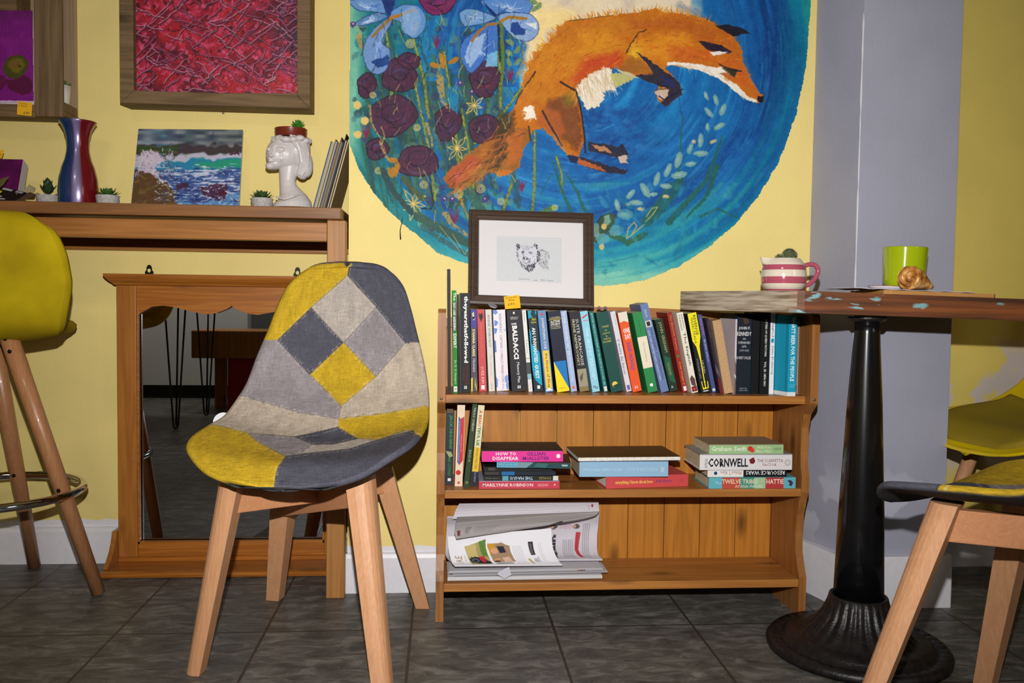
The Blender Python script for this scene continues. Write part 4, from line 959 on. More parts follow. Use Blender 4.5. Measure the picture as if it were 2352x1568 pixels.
# ------------------------------------------------------------------ overmantel mirror on the floor
HP = wood('honey_pine', (176, 108, 40), (134, 74, 22), 'X', .36, 1.3, contrast=1., coat=.3)
HPZ = wood('honey_pine_stile', (176, 114, 48), (136, 78, 26), 'Z', .36, 1.3, contrast=.8, coat=.3)
mr_ = thing('mirror', 'pine-framed overmantel mirror with scalloped top standing on the floor against the wall', 'mirror', (-.59, 2.46, 0))
ml, mR, yf, yb = -.897, -.278, 2.447, 2.488
q = MB(); q.box((ml, yf, .03), (ml+.052, yb, .787)); obj('stile', q, HPZ, mr_, bevel=.0015)
q = MB(); q.box((mR-.052, yf, .03), (mR, yb, .787)); obj('stile', q, HPZ, mr_, bevel=.0015)
# scalloped top rail
a0, a1 = ml+.0525, mR-.0525; top = .787; pts = [(a0, top), (a1, top)]
sc = [(0, .704), (.03, .714), (.08, .729), (.14, .7325), (.20, .729), (.28, .718), (.36, .710), (.42, .7135), (.47, .724), (.4925, .731), (.5, .735)]
pts += [(a1-(a1-a0)*t, z_) for t, z_ in sc]+[(a0+(a1-a0)*t, z_) for t, z_ in sc[::-1][1:]]
q = MB(); q.prism(pts, lambda x, y: (x, yf+.003, y), lambda x, y: (x, yf+.018, y)); obj('top_rail', q, HP, mr_, bevel=.001)
q = MB(); q.box((a0, yf+.003, .03), (a1, yf+.018, .066)); obj('bottom_rail', q, HP, mr_, bevel=.001)
q = MB(); q.box((a0, yf+.001, .066), (a1, yf+.014, .074)); q.box((a0, yf+.001, .066), (a0+.006, yf+.014, .725)); q.box((a1-.006, yf+.001, .066), (a1, yf+.014, .725)); obj('glass_bead', q, HP, mr_, bevel=.001)
q = MB(); cprof = [(yb, .7875), (yf-.002, .7875), (yf-.006, .7895), (yf-.008, .793), (yf-.016, .800), (yf-.022, .807), (yf-.024, .813), (yf-.024, .8185), (yb, .8185)]
n_ = len(cprof); e = [0, .0, .004, .006, .014, .020, .024, .024, .024]; vs = [(ml-.0-dx-.002, y, z_) for (y, z_), dx in zip(cprof, e)]+[(mR+dx+.002, y, z_) for (y, z_), dx in zip(cprof, e)]
q.add(vs, [tuple(range(n_))[::-1], tuple(range(n_, 2*n_))]+[(i, (i+1) % n_, n_+(i+1) % n_, n_+i) for i in range(n_)]); obj('cornice', q, HP, mr_, bevel=.0008)
q = MB(); bprof = [(yb, 0), (2.352, 0), (2.345, .004), (2.343, .010), (2.347, .015), (2.356, .018), (yb, .018)]
q.prism(bprof, lambda y, z_: (ml-.012, y, z_), lambda y, z_: (mR+.012, y, z_)); obj('base_ledge', q, HP, mr_)
q = MB(); q.box((ml, yf, .0185), (mR, yb, .0298)); obj('plinth', q, HP, mr_)
for xx in (ml-.0135, mR+.0005):
    q = MB(); q.prism([(yb-.002, .0185), (2.372, .0185), (2.372, .024), (2.392, .034), (2.415, .056), (2.432, .085), (2.438, .105), (yb-.002, .105)], lambda y, z_: (xx, y, z_), lambda y, z_: (xx+.013, y, z_)); obj('side_bracket', q, HPZ, mr_, bevel=.001)
q = MB(); q.box((a0, yf+.0185, .04), (a1, yf+.0215, .78)); obj('mirror_glass', q, mat('mirror_silver', (196, 200, 206), .0, metal=1.), mr_)
for px in (342, 683):
    c_ = P(px, 620, yb-.006); q = MB(); pr = [(-.010, -.004), (.010, -.004), (.0105, .003), (.007, .007), (.0065, .013), (.004, .018), (0, .0195), (-.004, .018), (-.0065, .013), (-.007, .007), (-.0105, .003)]
    hole = [(.0045*math.cos(t), .006+.0045*math.sin(t)) for t in np.linspace(0, 2*PI, 12)[:-1]]
    ring = []
    zb_ = .8185+.001
    q.prism(pr[:2]+pr[2:], lambda x, y: (c_[0]+x*1.1, yb-.004, zb_+.003+y*1.2), lambda x, y: (c_[0]+x*1.1, yb-.002, zb_+.003+y*1.2), 0)
    q.prism(hole, lambda x, y: (c_[0]+x, yb-.0046, zb_+.003+y*1.2), lambda x, y: (c_[0]+x, yb-.0041, zb_+.003+y*1.2), 1)
    obj('hanging_plate', q, [mat('black_plate', (30, 26, 24), .4, metal=.5), m_yel], mr_)
# ------------------------------------------------------------------ pine bookcase
BKX = wood('bookcase_pine', (178, 118, 56), (136, 82, 32), 'X', .45, .9, contrast=.9, coat=.1)
BKZ = wood('bookcase_pine_side', (160, 106, 54), (120, 72, 32), 'Z', .45, .9, contrast=.8, coat=.1)
BKB = wood('bookcase_pine_back', (190, 124, 44), (150, 92, 26), 'Z', .45, .8, contrast=.9, coat=.1)
ys = 2.0; SZ = (P(1420, 1337, 1.995)[2], P(1420, 1124, 2.0)[2], P(1420, 907, 2.0)[2]); bx0, bx1 = -.012, .886; yw_ = 2.198
bk = thing('bookcase', 'low open pine bookcase with scalloped sides below the mural', 'bookcase', (.44, 2.1, 0))
def sideprof():
    return [(yw_, 0), (2.0, 0), (2.0, .098), (2.012, .12), (2.026, .155), (2.030, .20), (2.024, .245), (2.010, .285), (2.0, .305), (2.0, .345), (2.008, .36), (2.012, .40), (2.010, .46), (2.0, .495), (1.972, .518), (1.966, .525), (1.966, .730), (1.972, .7365), (yw_, .7365)]
for x_ in (bx0, bx1-.0185):
    q = MB(); q.prism(sideprof(), lambda y, z_: (x_, y, z_), lambda y, z_: (x_+.0185, y, z_)); obj('side_panel', q, BKZ, bk, bevel=.0015)
for i, z_ in enumerate(SZ):
    q = MB(); q.box((bx0+.0188, 2.0 if i < 2 else 1.992, z_-.0195), (bx1-.0188, yw_-.0105, z_)); obj('shelf_board', q, BKX, bk, bevel=.0015)
q = MB(); nb = 9; w_ = (bx1-bx0-.0376)/nb
for k in range(nb):
    x_ = bx0+.0188+k*w_; q.box((x_+.0008, yw_-.010, .06), (x_+w_-.0008, yw_, .711))
obj('back_panel', q, BKB, bk, bevel=.001)
q = MB(); m_ = [(bx0+.0188+(bx1-bx0-.0376)*t, .712+.034*math.sin(PI*t)**.6) for t in np.linspace(0, 1, 25)]
q.prism([(bx0+.0188, .690), (bx1-.0188, .690)]+m_[::-1], lambda x, y: (x, yw_-.0225, y), lambda x, y: (x, yw_-.0105, y)); obj('top_rail', q, BKX, bk, bevel=.001)
q = MB()
for x_ in (bx0+.009, bx1-.009): 
    q = MB(); q.ball((x_, 1.9655, .534), (.0035, .001, .0035), 8, 6); obj('screw', q, mat('screw_steel', (110, 100, 92), .4, metal=.8), bk)
# ------------------------------------------------------------------ books
m_pages = mat('book_pages', (206, 190, 160), .8, noise=.12, nscale=180)
m_pagesW = mat('book_pages_white', (226, 222, 212), .8, noise=.08, nscale=180)
def rgbm(c, gloss=.55): return mat('print_%d_%d_%d' % tuple(c), c, gloss, spec=.22)
def spine_art(q, mats, items, w, h, T):
    """items on the spine: ('t',text,a0,a1,b0,b1,colour,bold) runs down the spine from b0 to b1 (fractions from the top), across a0..a1
       ('u',...) same running up, ('h',...) horizontal, ('r',a0,a1,b0,b1,colour) panel, ('p',[(a,b)..],colour) polygon, ('e',a,b,ra,colour) disc. T maps (a*w, height, off)->3d"""
    lvl = 0
    for it in items:
        k = it[0]; lvl += 1; off = .00018+.00006*lvl
        def mi(c):
            m = rgbm(c)
            if m not in mats: mats.append(m)
            return mats.index(m)
        if k in ('r', 'p', 'e'):
            if k == 'r': _, a0, a1, b0, b1, c = it; pts = [(a0, b0), (a0, b1), (a1, b1), (a1, b0)]
            elif k == 'p': _, pts, c = it
            else:
                _, a, b, ra, c = it; pts = [(a+ra*math.cos(t), b-ra*w/h*math.sin(t)) for t in np.linspace(0, 2*PI, 17)[:-1]]
            vs = [T(a*w, (1-b)*h, off) for a, b in pts]; q.add(vs, [tuple(range(len(pts)))], mi(c))
        else:
            _, s, a0, a1, b0, b1, c = it[:7]; bold = it[7] if len(it) > 7 else .0
            sh = it[8] if len(it) > 8 else 0.
            if k == 't':    # reads downwards
                o = T(a0*w, (1-b0)*h, off); rt = (np.array(T(a0*w, (1-b1)*h, off))-o); up = (np.array(T(a1*w, (1-b0)*h, off))-o)
            elif k == 'u':
                o = T(a1*w, (1-b1)*h, off); rt = (np.array(T(a1*w, (1-b0)*h, off))-o); up = (np.array(T(a0*w, (1-b1)*h, off))-o)
            else:
                o = T(a0*w, (1-b1)*h, off); rt = (np.array(T(a1*w, (1-b1)*h, off))-o); up = (np.array(T(a0*w, (1-b0)*h, off))-o)
                if k == 'x': o = T(a1*w, (1-b0)*h, off); rt = -rt; up = -up
            L1, L2 = np.linalg.norm(rt), np.linalg.norm(up); letter(q, s, o, rt/L1, up/L2, L1, L2, mi(c), bold, shear=sh)
def make_book(name, label, group, loc, t, h, d, cover, items=(), rot=(0, 0, 0), pages=None, over=.0025, hard=False, cat='book', yoff=0.):
    """spine on the -y face, x thickness, z height; loc = lower-left-front corner"""
    root = thing(name, label, cat, loc, group, rot=rot)
    q = MB(); mats = [rgbm(cover)]; b_ = min(.0012 if not hard else .0026, t*.3)
    ov = .003 if hard else .0004
    q.box((0, 0, 0), (t, b_, h)); q.box((0, b_, 0), (b_, d, h)); q.box((t-b_, b_, 0), (t, d, h))
    spine_art(q, mats, items, t, h, lambda a, z, o: np.array((a, -o, z)))
    obj('cover', q, mats, root, local=True)
    q = MB(); q.box((b_+.0002, b_, ov), (t-b_-.0002, d-ov, h-ov)); obj('pages', q, pages or m_pages, root, local=True)
    return root
WH = (224, 222, 220); BK = (20, 20, 24); YE = (236, 214, 20)
SP = [ # xl_bot, xr_bot, xl_top, xr_top, y_top, y_bot, cover, label, items
 (1028.5, 1036, 1027, 1035, 618, 902, (34, 32, 34), 'tall thin black book at the left end of the top bookcase shelf', []),
 (1041, 1051, 1038, 1049, 667, 903, (18, 124, 32), 'green gardening paperback with white spine lettering, second from the shelf left end', [('t', 'The', .3, .85, .02, .10, WH, .02), ('r', .0, 1., .115, .40, (16, 70, 24)), ('t', 'EASY-CARE GARDENING', .2, .8, .12, .39, WH, .02), ('t', 'EXPERT', .2, .85, .42, .56, WH, .02), ('t', 'Dr. D. G. Hessayon', .25, .8, .68, .91, (190, 220, 190)), ('r', .15, .9, .935, .985, WH), ('h', 'H', .35, .7, .945, .975, BK, .02)]),
 (1051.5, 1055.5, 1050, 1054.5, 676, 902, (16, 16, 18), 'very thin black book squeezed beside the green gardening paperback', []),
 (1056.5, 1081, 1056, 1079.6, 673, 901.6, (24, 22, 24), 'tall black book with white lower-case title running down a wide spine', [('r', .0, .04, 0, 1, (90, 88, 90)), ('t', 'theyearsthatfollowed', .32, .82, .03, .70, WH, .035), ('t', 'CATHERINE', .56, .86, .72, .92, (96, 26, 30)), ('t', 'DUNNE', .26, .5, .75, .88, (96, 26, 30)), ('h', '$$', .4, .7, .93, .965, WH, .03)]),
 (1082, 1097, 1081, 1094.6, 708, 899, (74, 72, 86), 'grey paperback with a violet top and yellow author name on its spine', [('r', 0, 1, 0, .22, (70, 62, 142)), ('p', [(.2, .05), (.5, .03), (.6, .08), (.4, .12), (.75, .10), (.5, .14), (.3, .09)], (206, 190, 150)), ('t', 'SUSANNA CLARKE', .25, .7, .24, .57, (238, 222, 150), .02), ('t', 'PIRANESI', .3, .7, .6, .76, (196, 196, 206)), ('p', [(0, .84), (.3, .83), (.25, 1), (0, 1)], (214, 190, 60)), ('p', [(.7, .82), (.8, .9), (1, .96), (.9, 1), (.6, .92)], (170, 156, 80))]),
 (1101, 1118.6, 1095.5, 1112.6, 707.5, 899, (190, 74, 78), 'red paperback with a black silhouette at the top of its spine', [('p', [(.2, .04), (.45, .06), (.7, .04), (.8, .09), (.6, .13), (.55, .15), (.4, .13), (.25, .09)], (44, 30, 36)), ('t', 'Wizard of Bread Flour Fish', .35, .68, .16, .60, (206, 110, 74)), ('t', 'LUKE KIM', .35, .7, .70, .90, (232, 200, 190)), ('r', .28, .75, .925, .975, WH)]),
 (1123, 1137.4, 1114.5, 1128.6, 708.5, 899, (206, 202, 194), 'cream paperback with grey author lettering beside the red paperback', [('t', 'ANNE ENRIGHT', .3, .72, .06, .46, (104, 104, 104)), ('t', 'The Gathering', .3, .72, .55, .80, (170, 170, 172)), ('t', 'VINTAGE', .4, .62, .90, .98, (120, 120, 120))]),
 (1141, 1169.5, 1132, 1161, 709, 898, (222, 216, 222), 'wide white paperback patterned with blue shapes down the left of its spine', [('p', [(.0, 0), (.25, 0), (.42, .03), (.2, .06), (0, .04)], (110, 140, 206)), ('p', [(.1, .12), (.4, .15), (.25, .19), (.05, .2)], (100, 132, 206)), ('p', [(0, .22), (.3, .23), (.2, .28), (.05, .3)], (96, 130, 204)), ('p', [(0, .37), (.12, .38), (.14, .52), (0, .52)], (90, 116, 196)), ('p', [(.0, .82), (.14, .86), (.1, .95), (0, .96)], (110, 140, 206)), ('p', [(.7, .83), (.95, .80), (1, .86), (.9, .92), (.72, .89)], (116, 150, 214)), ('p', [(.78, .92), (.97, .9), (.97, .99), (.82, .98)], (110, 140, 206)), ('e', .9, .25, .1, (170, 190, 226)), ('t', 'BERNIERES', .46, .66, .05, .28, (120, 120, 150)), ('t', "CAPTAIN CORELLI'S MANDOLIN", .46, .66, .31, .89, (140, 60, 90)), ('t', 'VINTAGE', .48, .62, .91, .98, (130, 130, 160))]),
 (1176, 1207.4, 1164, 1197, 711, 900, (34, 32, 36), 'thick black thriller with a huge white author name down its spine', [('h', '1', .44, .56, .02, .045, WH), ('h', 'THE NO.1', .2, .8, .08, .095, WH), ('h', 'BESTSELLER', .25, .75, .10, .112, WH), ('h', 'DAVID', .28, .66, .155, .18, WH, .03), ('t', 'BALDACCI', .3, .68, .19, .60, WH, .045), ('t', 'Memory Man', .42, .68, .64, .89, (216, 216, 220), .01), ('h', '$$', .42, .68, .925, .965, WH, .03)]),
 (1214.5, 1224, 1198.5, 1207.6, 710, 900, (216, 214, 210), 'thin white paperback with a dark grey block low on its spine', [('t', 'Preston', .3, .7, .03, .13, (110, 110, 120)), ('t', 'The Road Travel', .35, .7, .36, .52, (110, 110, 120)), ('r', 0, 1, .59, .595, (60, 60, 60)), ('r', 0, 1, .64, .78, (64, 70, 74)), ('r', 0, 1, .78, .85, (130, 170, 178)), ('t', 'Capuchin', .35, .7, .87, .98, (120, 120, 120))]),
 (1227, 1248, 1211.6, 1232, 712, 900, (28, 44, 54), 'black and turquoise thriller with white title lettering', [('p', [(0, 0), (.45, 0), (.3, .05), (.5, .08), (.0, .1)], (20, 150, 176)), ('p', [(.9, 0), (.98, 0), (.98, .06), (.8, .04)], (20, 150, 176)), ('p', [(0, .22), (.22, .28), (.1, .40), (.6, .46), (.98, .52), (.98, .93), (.6, .9), (.3, .86), (.1, .8), (0, .7)], (14, 152, 184)), ('h', 'Shari', .4, .85, .09, .125, YE), ('h', 'Lapena', .3, .88, .13, .165, YE), ('t', 'AN UNWANTED GUEST', .3, .72, .21, .84, WH, .03), ('r', .4, .72, .925, .965, WH)]),
 (1253, 1272, 1234.4, 1253.4, 712.5, 901, (92, 132, 176), 'blue paperback with a yellow panel on the lower half of its spine', [('e', .5, .045, .18, (196, 70, 60)), ('t', 'JONATHAN COE', .3, .7, .09, .47, (232, 200, 190), .02), ('r', .14, .88, .49, .955, (226, 190, 60)), ('t', 'the House of Sleep', .3, .75, .52, .95, (50, 52, 70), .01), ('p', [(0.1, .97), (.5, .95), (.9, .97), (.9, .985), (.1, .985)], WH)]),
 (1280, 1310.4, 1257.4, 1285.6, 713, 901, (24, 28, 48), 'wide navy dictionary with yellow and blue triangles at its foot', [('h', 'LONGMAN', .1, .92, .07, .095, (206, 190, 150)), ('r', 0, 1, .10, .106, (206, 180, 60)), ('h', 'ACTIVE', .12, .9, .115, .145, (222, 216, 196), .03), ('h', 'STUDY', .12, .9, .15, .18, (222, 216, 196), .03), ('h', 'DICTIONARY', .1, .9, .185, .2, (206, 196, 160)), ('h', 'OF ENGLISH', .1, .9, .205, .22, (206, 196, 160)), ('p', [(0, .62), (1, .62), (1, 1), (0, 1)], (236, 206, 24)), ('p', [(0, .62), (1, .62), (1, .97)], (20, 112, 180)), ('h', 'Longman', .2, .7, .945, .965, (60, 50, 30))]),
 (1311.8, 1326.4, 1287, 1301, 713, 900, (156, 172, 206), 'silvery blue paperback beside the navy dictionary', [('t', 'IN THE COUNTRY OF MEN', .25, .7, .02, .55, (206, 212, 216), .01), ('t', 'HISHAM MATAR', .3, .72, .57, .88, (200, 206, 224)), ('e', .5, .95, .25, (206, 110, 90))]),
 (1331, 1356.2, 1306.5, 1329.6, 713, 900, (38, 34, 36), 'black paperback with two lines of lettering above a stone-grey picture', [('t', 'SUITE FRANCAISE', .52, .80, .10, .68, (196, 204, 214)), ('t', 'IRENE NEMIROVSKY', .18, .42, .10, .68, (206, 196, 150)), ('r', .05, .95, .72, .94, (150, 140, 120)), ('p', [(.2, .82), (.6, .76), (.5, .84), (.3, .88)], (90, 82, 70)), ('r', .05, .95, .94, 1., (130, 112, 70))]),
 (1361, 1379.6, 1332, 1349, 715, 901, (140, 196, 216), 'pale blue paperback with tone-on-tone title and a red bar near the top', [('p', [(.15, .07), (.9, .035), (.9, .055), (.15, .09)], (206, 60, 90)), ('r', .2, .9, .11, .118, (206, 90, 120)), ('t', 'THE SECRET TEACHER', .28, .72, .20, .86, (178, 214, 226), .03), ('e', .35, .935, .16, (24, 40, 60)), ('e', .35, .935, .10, (140, 196, 216)), ('e', .65, .95, .16, (24, 40, 60)), ('e', .65, .95, .10, (140, 196, 216))]),
 (1387, 1397.6, 1353, 1362.5, 716.5, 901, (18, 104, 104), 'thin teal paperback with one long line of title', [('t', 'EDMUND PARSONS A PORTRAIT OF THE ARTIST AS A YOUNG GIRL', .3, .7, .02, .92, (170, 206, 200)), ('r', .2, .9, .93, .99, (210, 206, 200))]),
 (1404.6, 1434, 1367.4, 1396, 712, 902, (18, 70, 62), 'thick dark green cloth hardback with gilt lettering', [('h', 'SOMERSET', .25, .85, .17, .195, (196, 176, 90)), ('h', 'AND', .4, .65, .22, .235, (196, 176, 90)), ('h', 'ADVENTURE', .22, .82, .255, .275, (196, 176, 90)), ('h', '&', .42, .58, .29, .31, (196, 176, 90)), ('h', 'ADVENTURE', .2, .8, .325, .345, (196, 176, 90)), ('h', 'BOOKSHELF', .12, .82, .355, .38, (206, 184, 70)), ('e', .42, .905, .24, (216, 190, 80)), ('p', [(.2, .92), (.7, .90), (.8, .93), (.5, .955)], (24, 60, 50))]),
 (1439.5, 1452.6, 1399.6, 1413, 709, 900, (206, 204, 212), 'white paperback with a dark rounded Portuguese title', [('t', 'Jesus Clayssendo', .55, .8, .03, .17, (90, 90, 100)), ('t', 'O morro das ilusoes', .2, .75, .34, .78, (50, 50, 60)), ('r', .25, .8, .92, .98, (110, 90, 160))]),
 (1454, 1479, 1418.4, 1440, 717, 901, (222, 84, 34), 'orange paperback with a cream top and violet author name', [('p', [(0, 0), (1, 0), (1, .14), (.5, .11), (0, .125)], (216, 206, 190)), ('h', 'ONE', .22, .95, .20, .265, WH, .03), ('h', 'DAY', .30, .95, .275, .34, WH, .03), ('t', 'DAVID NICHOLLS', .3, .75, .38, .73, (120, 60, 150), .03), ('h', 'H', .3, .6, .925, .965, WH)]),
 (1488.6, 1514.6, 1452, 1473, 718, 902.5, (40, 128, 70), 'green paperback with a cream band across the middle of its spine', [('t', 'Donna Tartt', .45, .6, .10, .26, (24, 60, 40)), ('r', 0, 1, .305, .695, (220, 210, 186)), ('t', 'The Secret History', .42, .6, .38, .62, (70, 60, 50)), ('e', .5, .91, .17, (226, 226, 216))]),
 (1519, 1537, 1470, 1490, 700, 902, (100, 120, 164), 'tall blue-grey paperback standing higher than the books beside it', [('t', 'TAYLOR', .35, .6, .06, .15, (206, 210, 220)), ('r', .12, .82, .19, .26, (214, 206, 190)), ('r', .25, .7, .2, .25, (44, 30, 50)), ('t', 'IMAGINARY COMPANIONS', .5, .78, .28, .86, (60, 50, 90)), ('t', 'AND THE CHILDREN WHO CREATE THEM', .2, .38, .30, .86, (196, 204, 220))]),
 (1539.6, 1559.6, 1504, 1521.6, 735, 900, (26, 50, 34), 'dark green paperback with brushed grass pattern and gilt author name', [('t', 'JOHN GRISHAM', .3, .78, .04, .46, (150, 146, 100), .02), ('p', [(.2, .5), (.9, .55), (.8, .7), (.95, .9), (.3, .85), (.1, .65)], (30, 90, 60)), ('t', 'THE PARTNER', .35, .65, .60, .78, (150, 140, 80)), ('h', 'A', .25, .5, .92, .955, WH)]),
 (1568.4, 1581, 1532, 1543.4, 718.5, 901, (146, 42, 36), 'red paperback with yellow italic lettering and a green picture in the middle', [('t', 'The Eleventh Orphan', .35, .7, .03, .47, (206, 160, 70), 0, .2), ('e', .5, .55, .3, (70, 110, 50)), ('t', 'Joan Lingard', .35, .75, .62, .90, (214, 180, 70), 0, .2), ('r', .3, .85, .93, .985, WH)]),
 (1589.4, 1605.6, 1554, 1568, 719, 903, (220, 214, 198), 'cream paperback with large black title beside the red one', [('t', 'JEREMY', .55, .82, .02, .20, (110, 40, 40)), ('t', 'PAXMAN', .2, .45, .03, .22, (60, 50, 50)), ('t', 'The English', .3, .78, .25, .66, (36, 32, 36), .01), ('p', [(.1, .82), (.5, .78), (.9, .84), (.85, .93), (.2, .9)], (90, 60, 56)), ('r', .1, .95, .92, .985, (120, 34, 40)), ('e', .5, .955, .15, (206, 80, 60))]),
 (1611, 1633, 1578, 1601, 721, 903.5, (24, 24, 28), 'black paperback with a yellow pitchfork shape filling its spine', [('p', [(.05, .0), (.98, 0), (.98, .30), (.7, .42), (.62, .60), (.60, .85), (.50, .85), (.5, .60), (.35, .42), (.05, .34)], (232, 220, 20)), ('t', 'REVENGE', .55, .85, .03, .28, (36, 30, 20), .01), ('t', 'WEARS PRADA', .25, .5, .05, .38, (36, 30, 20)), ('t', 'LAUREN', .66, .82, .60, .76, (190, 190, 196)), ('t', 'WEISBERGER', .12, .3, .56, .82, (130, 130, 140)), ('p', [(.2, .86), (.28, .85), (.3, .93), (.52, .85), (.6, .85), (.8, .92), (.85, .86), (.92, .87), (.88, .95), (.25, .96)], (232, 220, 20)), ('p', [(.3, .87), (.5, .87), (.5, .94), (.34, .94)], (24, 24, 28)), ('p', [(.6, .87), (.8, .87), (.78, .94), (.6, .94)], (24, 24, 28)), ('r', .25, .8, .972, .985, (200, 200, 206))]),
 (1636.4, 1646.6, 1602.6, 1612, 724, 902, (70, 80, 130), 'thin blue paperback with pink and white lettering', [('t', 'GOLD DUST', .35, .75, .04, .26, (196, 110, 140), .02), ('t', 'Ibrahim al-Koni', .35, .72, .32, .60, (200, 206, 220)), ('e', .5, .965, .4, (206, 206, 214))]),
 (1649, 1656, 1615.6, 1622, 731, 904, (46, 34, 46), 'thin dark plum paperback leaning against the book with its pages outward', [('t', 'GHOSTS', .3, .7, .04, .26, (130, 80, 60)), ('p', [(.0, .6), (1, .7), (1, .8), (0, .72)], (90, 80, 90)), ('r', 0, 1, .8, 1, (110, 26, 26))]),
]
rgb = random.Random(8)
prevx = -1e9
for k, (xlb, xrb, xlt, xrt, yt, yb_, cov, lab, items) in enumerate(SP):
    b0 = G(xlb, yb_, SZ[2]); Y = max(b0[1], 2.008); b0 = P(xlb, yb_, Y); t0 = P(xlt, yt, Y); b1 = P(xrb, yb_, Y); t1 = P(xrt, yt, Y)
    th = math.atan2(-(t0[0]-b0[0])-.0, t0[2]-SZ[2])       # lean to the left positive
    h_ = math.hypot(t0[0]-b0[0], t0[2]-SZ[2]); t_ = (b1[0]-b0[0]+t1[0]-t0[0])/2*math.cos(th)*.97
    if k < 4: d_ = .055
    else: d_ = min(.125, yw_-.024-Y)
    if t0[2] < .745 and k > 3: h_ *= min(1, (.7372-SZ[2])/(t0[2]-SZ[2]+t_*math.sin(max(th, 0))))
    x0 = max(b0[0], prevx+(.0045 if k in (26, 27) else .0030 if k == 18 else .0004))
    if k in (18, 19, 26, 27): t_ *= .93
    make_book('book', lab, 'books standing on the top bookcase shelf', (x0, Y, SZ[2]+.0003), t_, h_, d_, cov, items, rot=(0, -th, 0), hard=(k in (17,)))
    prevx = x0+t_*math.cos(th)-0.0
# rotation by -th about Y tips the top to the left
# book with its pages facing out, next to it the white-backed one
Y = 2.03
q0 = P(1655, 905, Y); q1 = P(1677, 905, Y); qt = P(1627, 737, Y); th = math.atan2(q0[0]-qt[0], qt[2]-SZ[2]); h_ = math.hypot(qt[0]-q0[0], qt[2]-SZ[2]); t_ = (q1[0]-q0[0])*math.cos(th)*.97
r = thing('book', 'thick paperback shelved backwards with its brown page edges facing out', 'book', (max(q0[0], prevx+.0006), Y, SZ[2]+.0003), 'books standing on the top bookcase shelf', rot=(0, -th, 0))
q = MB(); q.box((.0013, .0, 0), (t_-.0013, .10, h_)); obj('pages', q, mat('brown_page_edges', (196, 156, 112), .8, noise=.15, nscale=400), r, local=True)
q = MB(); q.box((0, 0, 0), (.0012, .102, h_)); q.box((t_-.0012, 0, 0), (t_, .102, h_)); q.box((.0012, .1005, 0), (t_-.0012, .102, h_)); obj('cover', q, rgbm((150, 130, 110)), r, local=True)
prevx = max(q0[0], prevx+.0006)+t_*math.cos(th)
def up_book(xl, xr, yt, yb_, cov, lab, items, d=.12, Y=None, rotz=0., hard=False, gap=.0006, top=None):
    global prevx
    b0 = G(xl, yb_, SZ[2]) if Y is None else P(xl, yb_, Y); Y_ = b0[1]; b1 = P(xr, yb_, Y_); t0 = P(xl, yt, Y_)
    x0 = max(b0[0], prevx+gap); h_ = min((t0[2] if top is None else top), .7385)-SZ[2]; t_ = min(max(b1[0]-x0, .004), bx1-.0195-x0)
    make_book('book', lab, 'books standing on the top bookcase shelf', (x0, Y_, SZ[2]+.0003), t_, h_, min(d, yw_-.024-Y_), cov, items, rot=(0, 0, rotz), hard=hard)
    prevx = x0+t_
up_book(1678, 1686, 733, 906, (206, 190, 196), 'pale pink and grey hardback showing a strip of its printed back cover', [('t', 'quietly gripping and moving', .3, .5, .05, .30, (150, 130, 140)), ('p', [(0, .5), (1, .6), (1, 1), (0, 1)], (120, 90, 86)), ('p', [(0, .72), (1, .76), (1, .8), (0, .76)], (200, 190, 190))], Y=2.028)
up_book(1687, 1723, 720, 905, (18, 26, 40), 'thick dark navy biography with white lettering across its spine', [('h', 'JOHN F.', .12, .9, .16, .21, WH, .01), ('h', 'KENNEDY', .03, .98, .225, .275, WH, .01), ('h', 'AN', .40, .6, .30, .325, (190, 196, 206)), ('h', 'UNFINISHED', .1, .92, .345, .375, (200, 204, 210)), ('h', 'LIFE', .36, .66, .395, .42, (190, 196, 206)), ('h', '1917-1963', .22, .82, .445, .47, (190, 196, 206)), ('h', 'ROBERT DALLEK', .03, .98, .53, .565, (196, 200, 206)), ('h', 'PENGUIN', .28, .74, .92, .935, (150, 156, 166)), ('h', 'ALLEN LANE', .22, .80, .945, .96, (150, 156, 166)), ('p', [(.3, .02), (.7, .03), (.8, .12), (.5, .13)], (70, 50, 36))], hard=True)
up_book(1724, 1741, 722, 905, (12, 14, 18), 'plain black hardback between the navy biography and the white-lettered black volume', [], Y=2.04, hard=True)
up_book(1742, 1765, 718, 905, (12, 13, 16), 'black volume about a queen with small white capitals down its spine', [('t', 'LETTERS OF QUEEN VICTORIA', .42, .68, .08, .54, (214, 212, 206), .02), ('t', 'VOL. III: 1854-1861', .42, .68, .60, .90, (214, 212, 206), .02)], hard=True)
up_book(1766, 1776, 720, 905, (222, 224, 228), 'slim white paperback with tall black handwritten-style lettering', [('t', 'Smuggled', .25, .8, .02, .29, (40, 44, 60)), ('r', .2, .8, .31, .36, (20, 140, 180)), ('t', 'Sam Delaney', .25, .85, .40, .76, (40, 44, 60))])
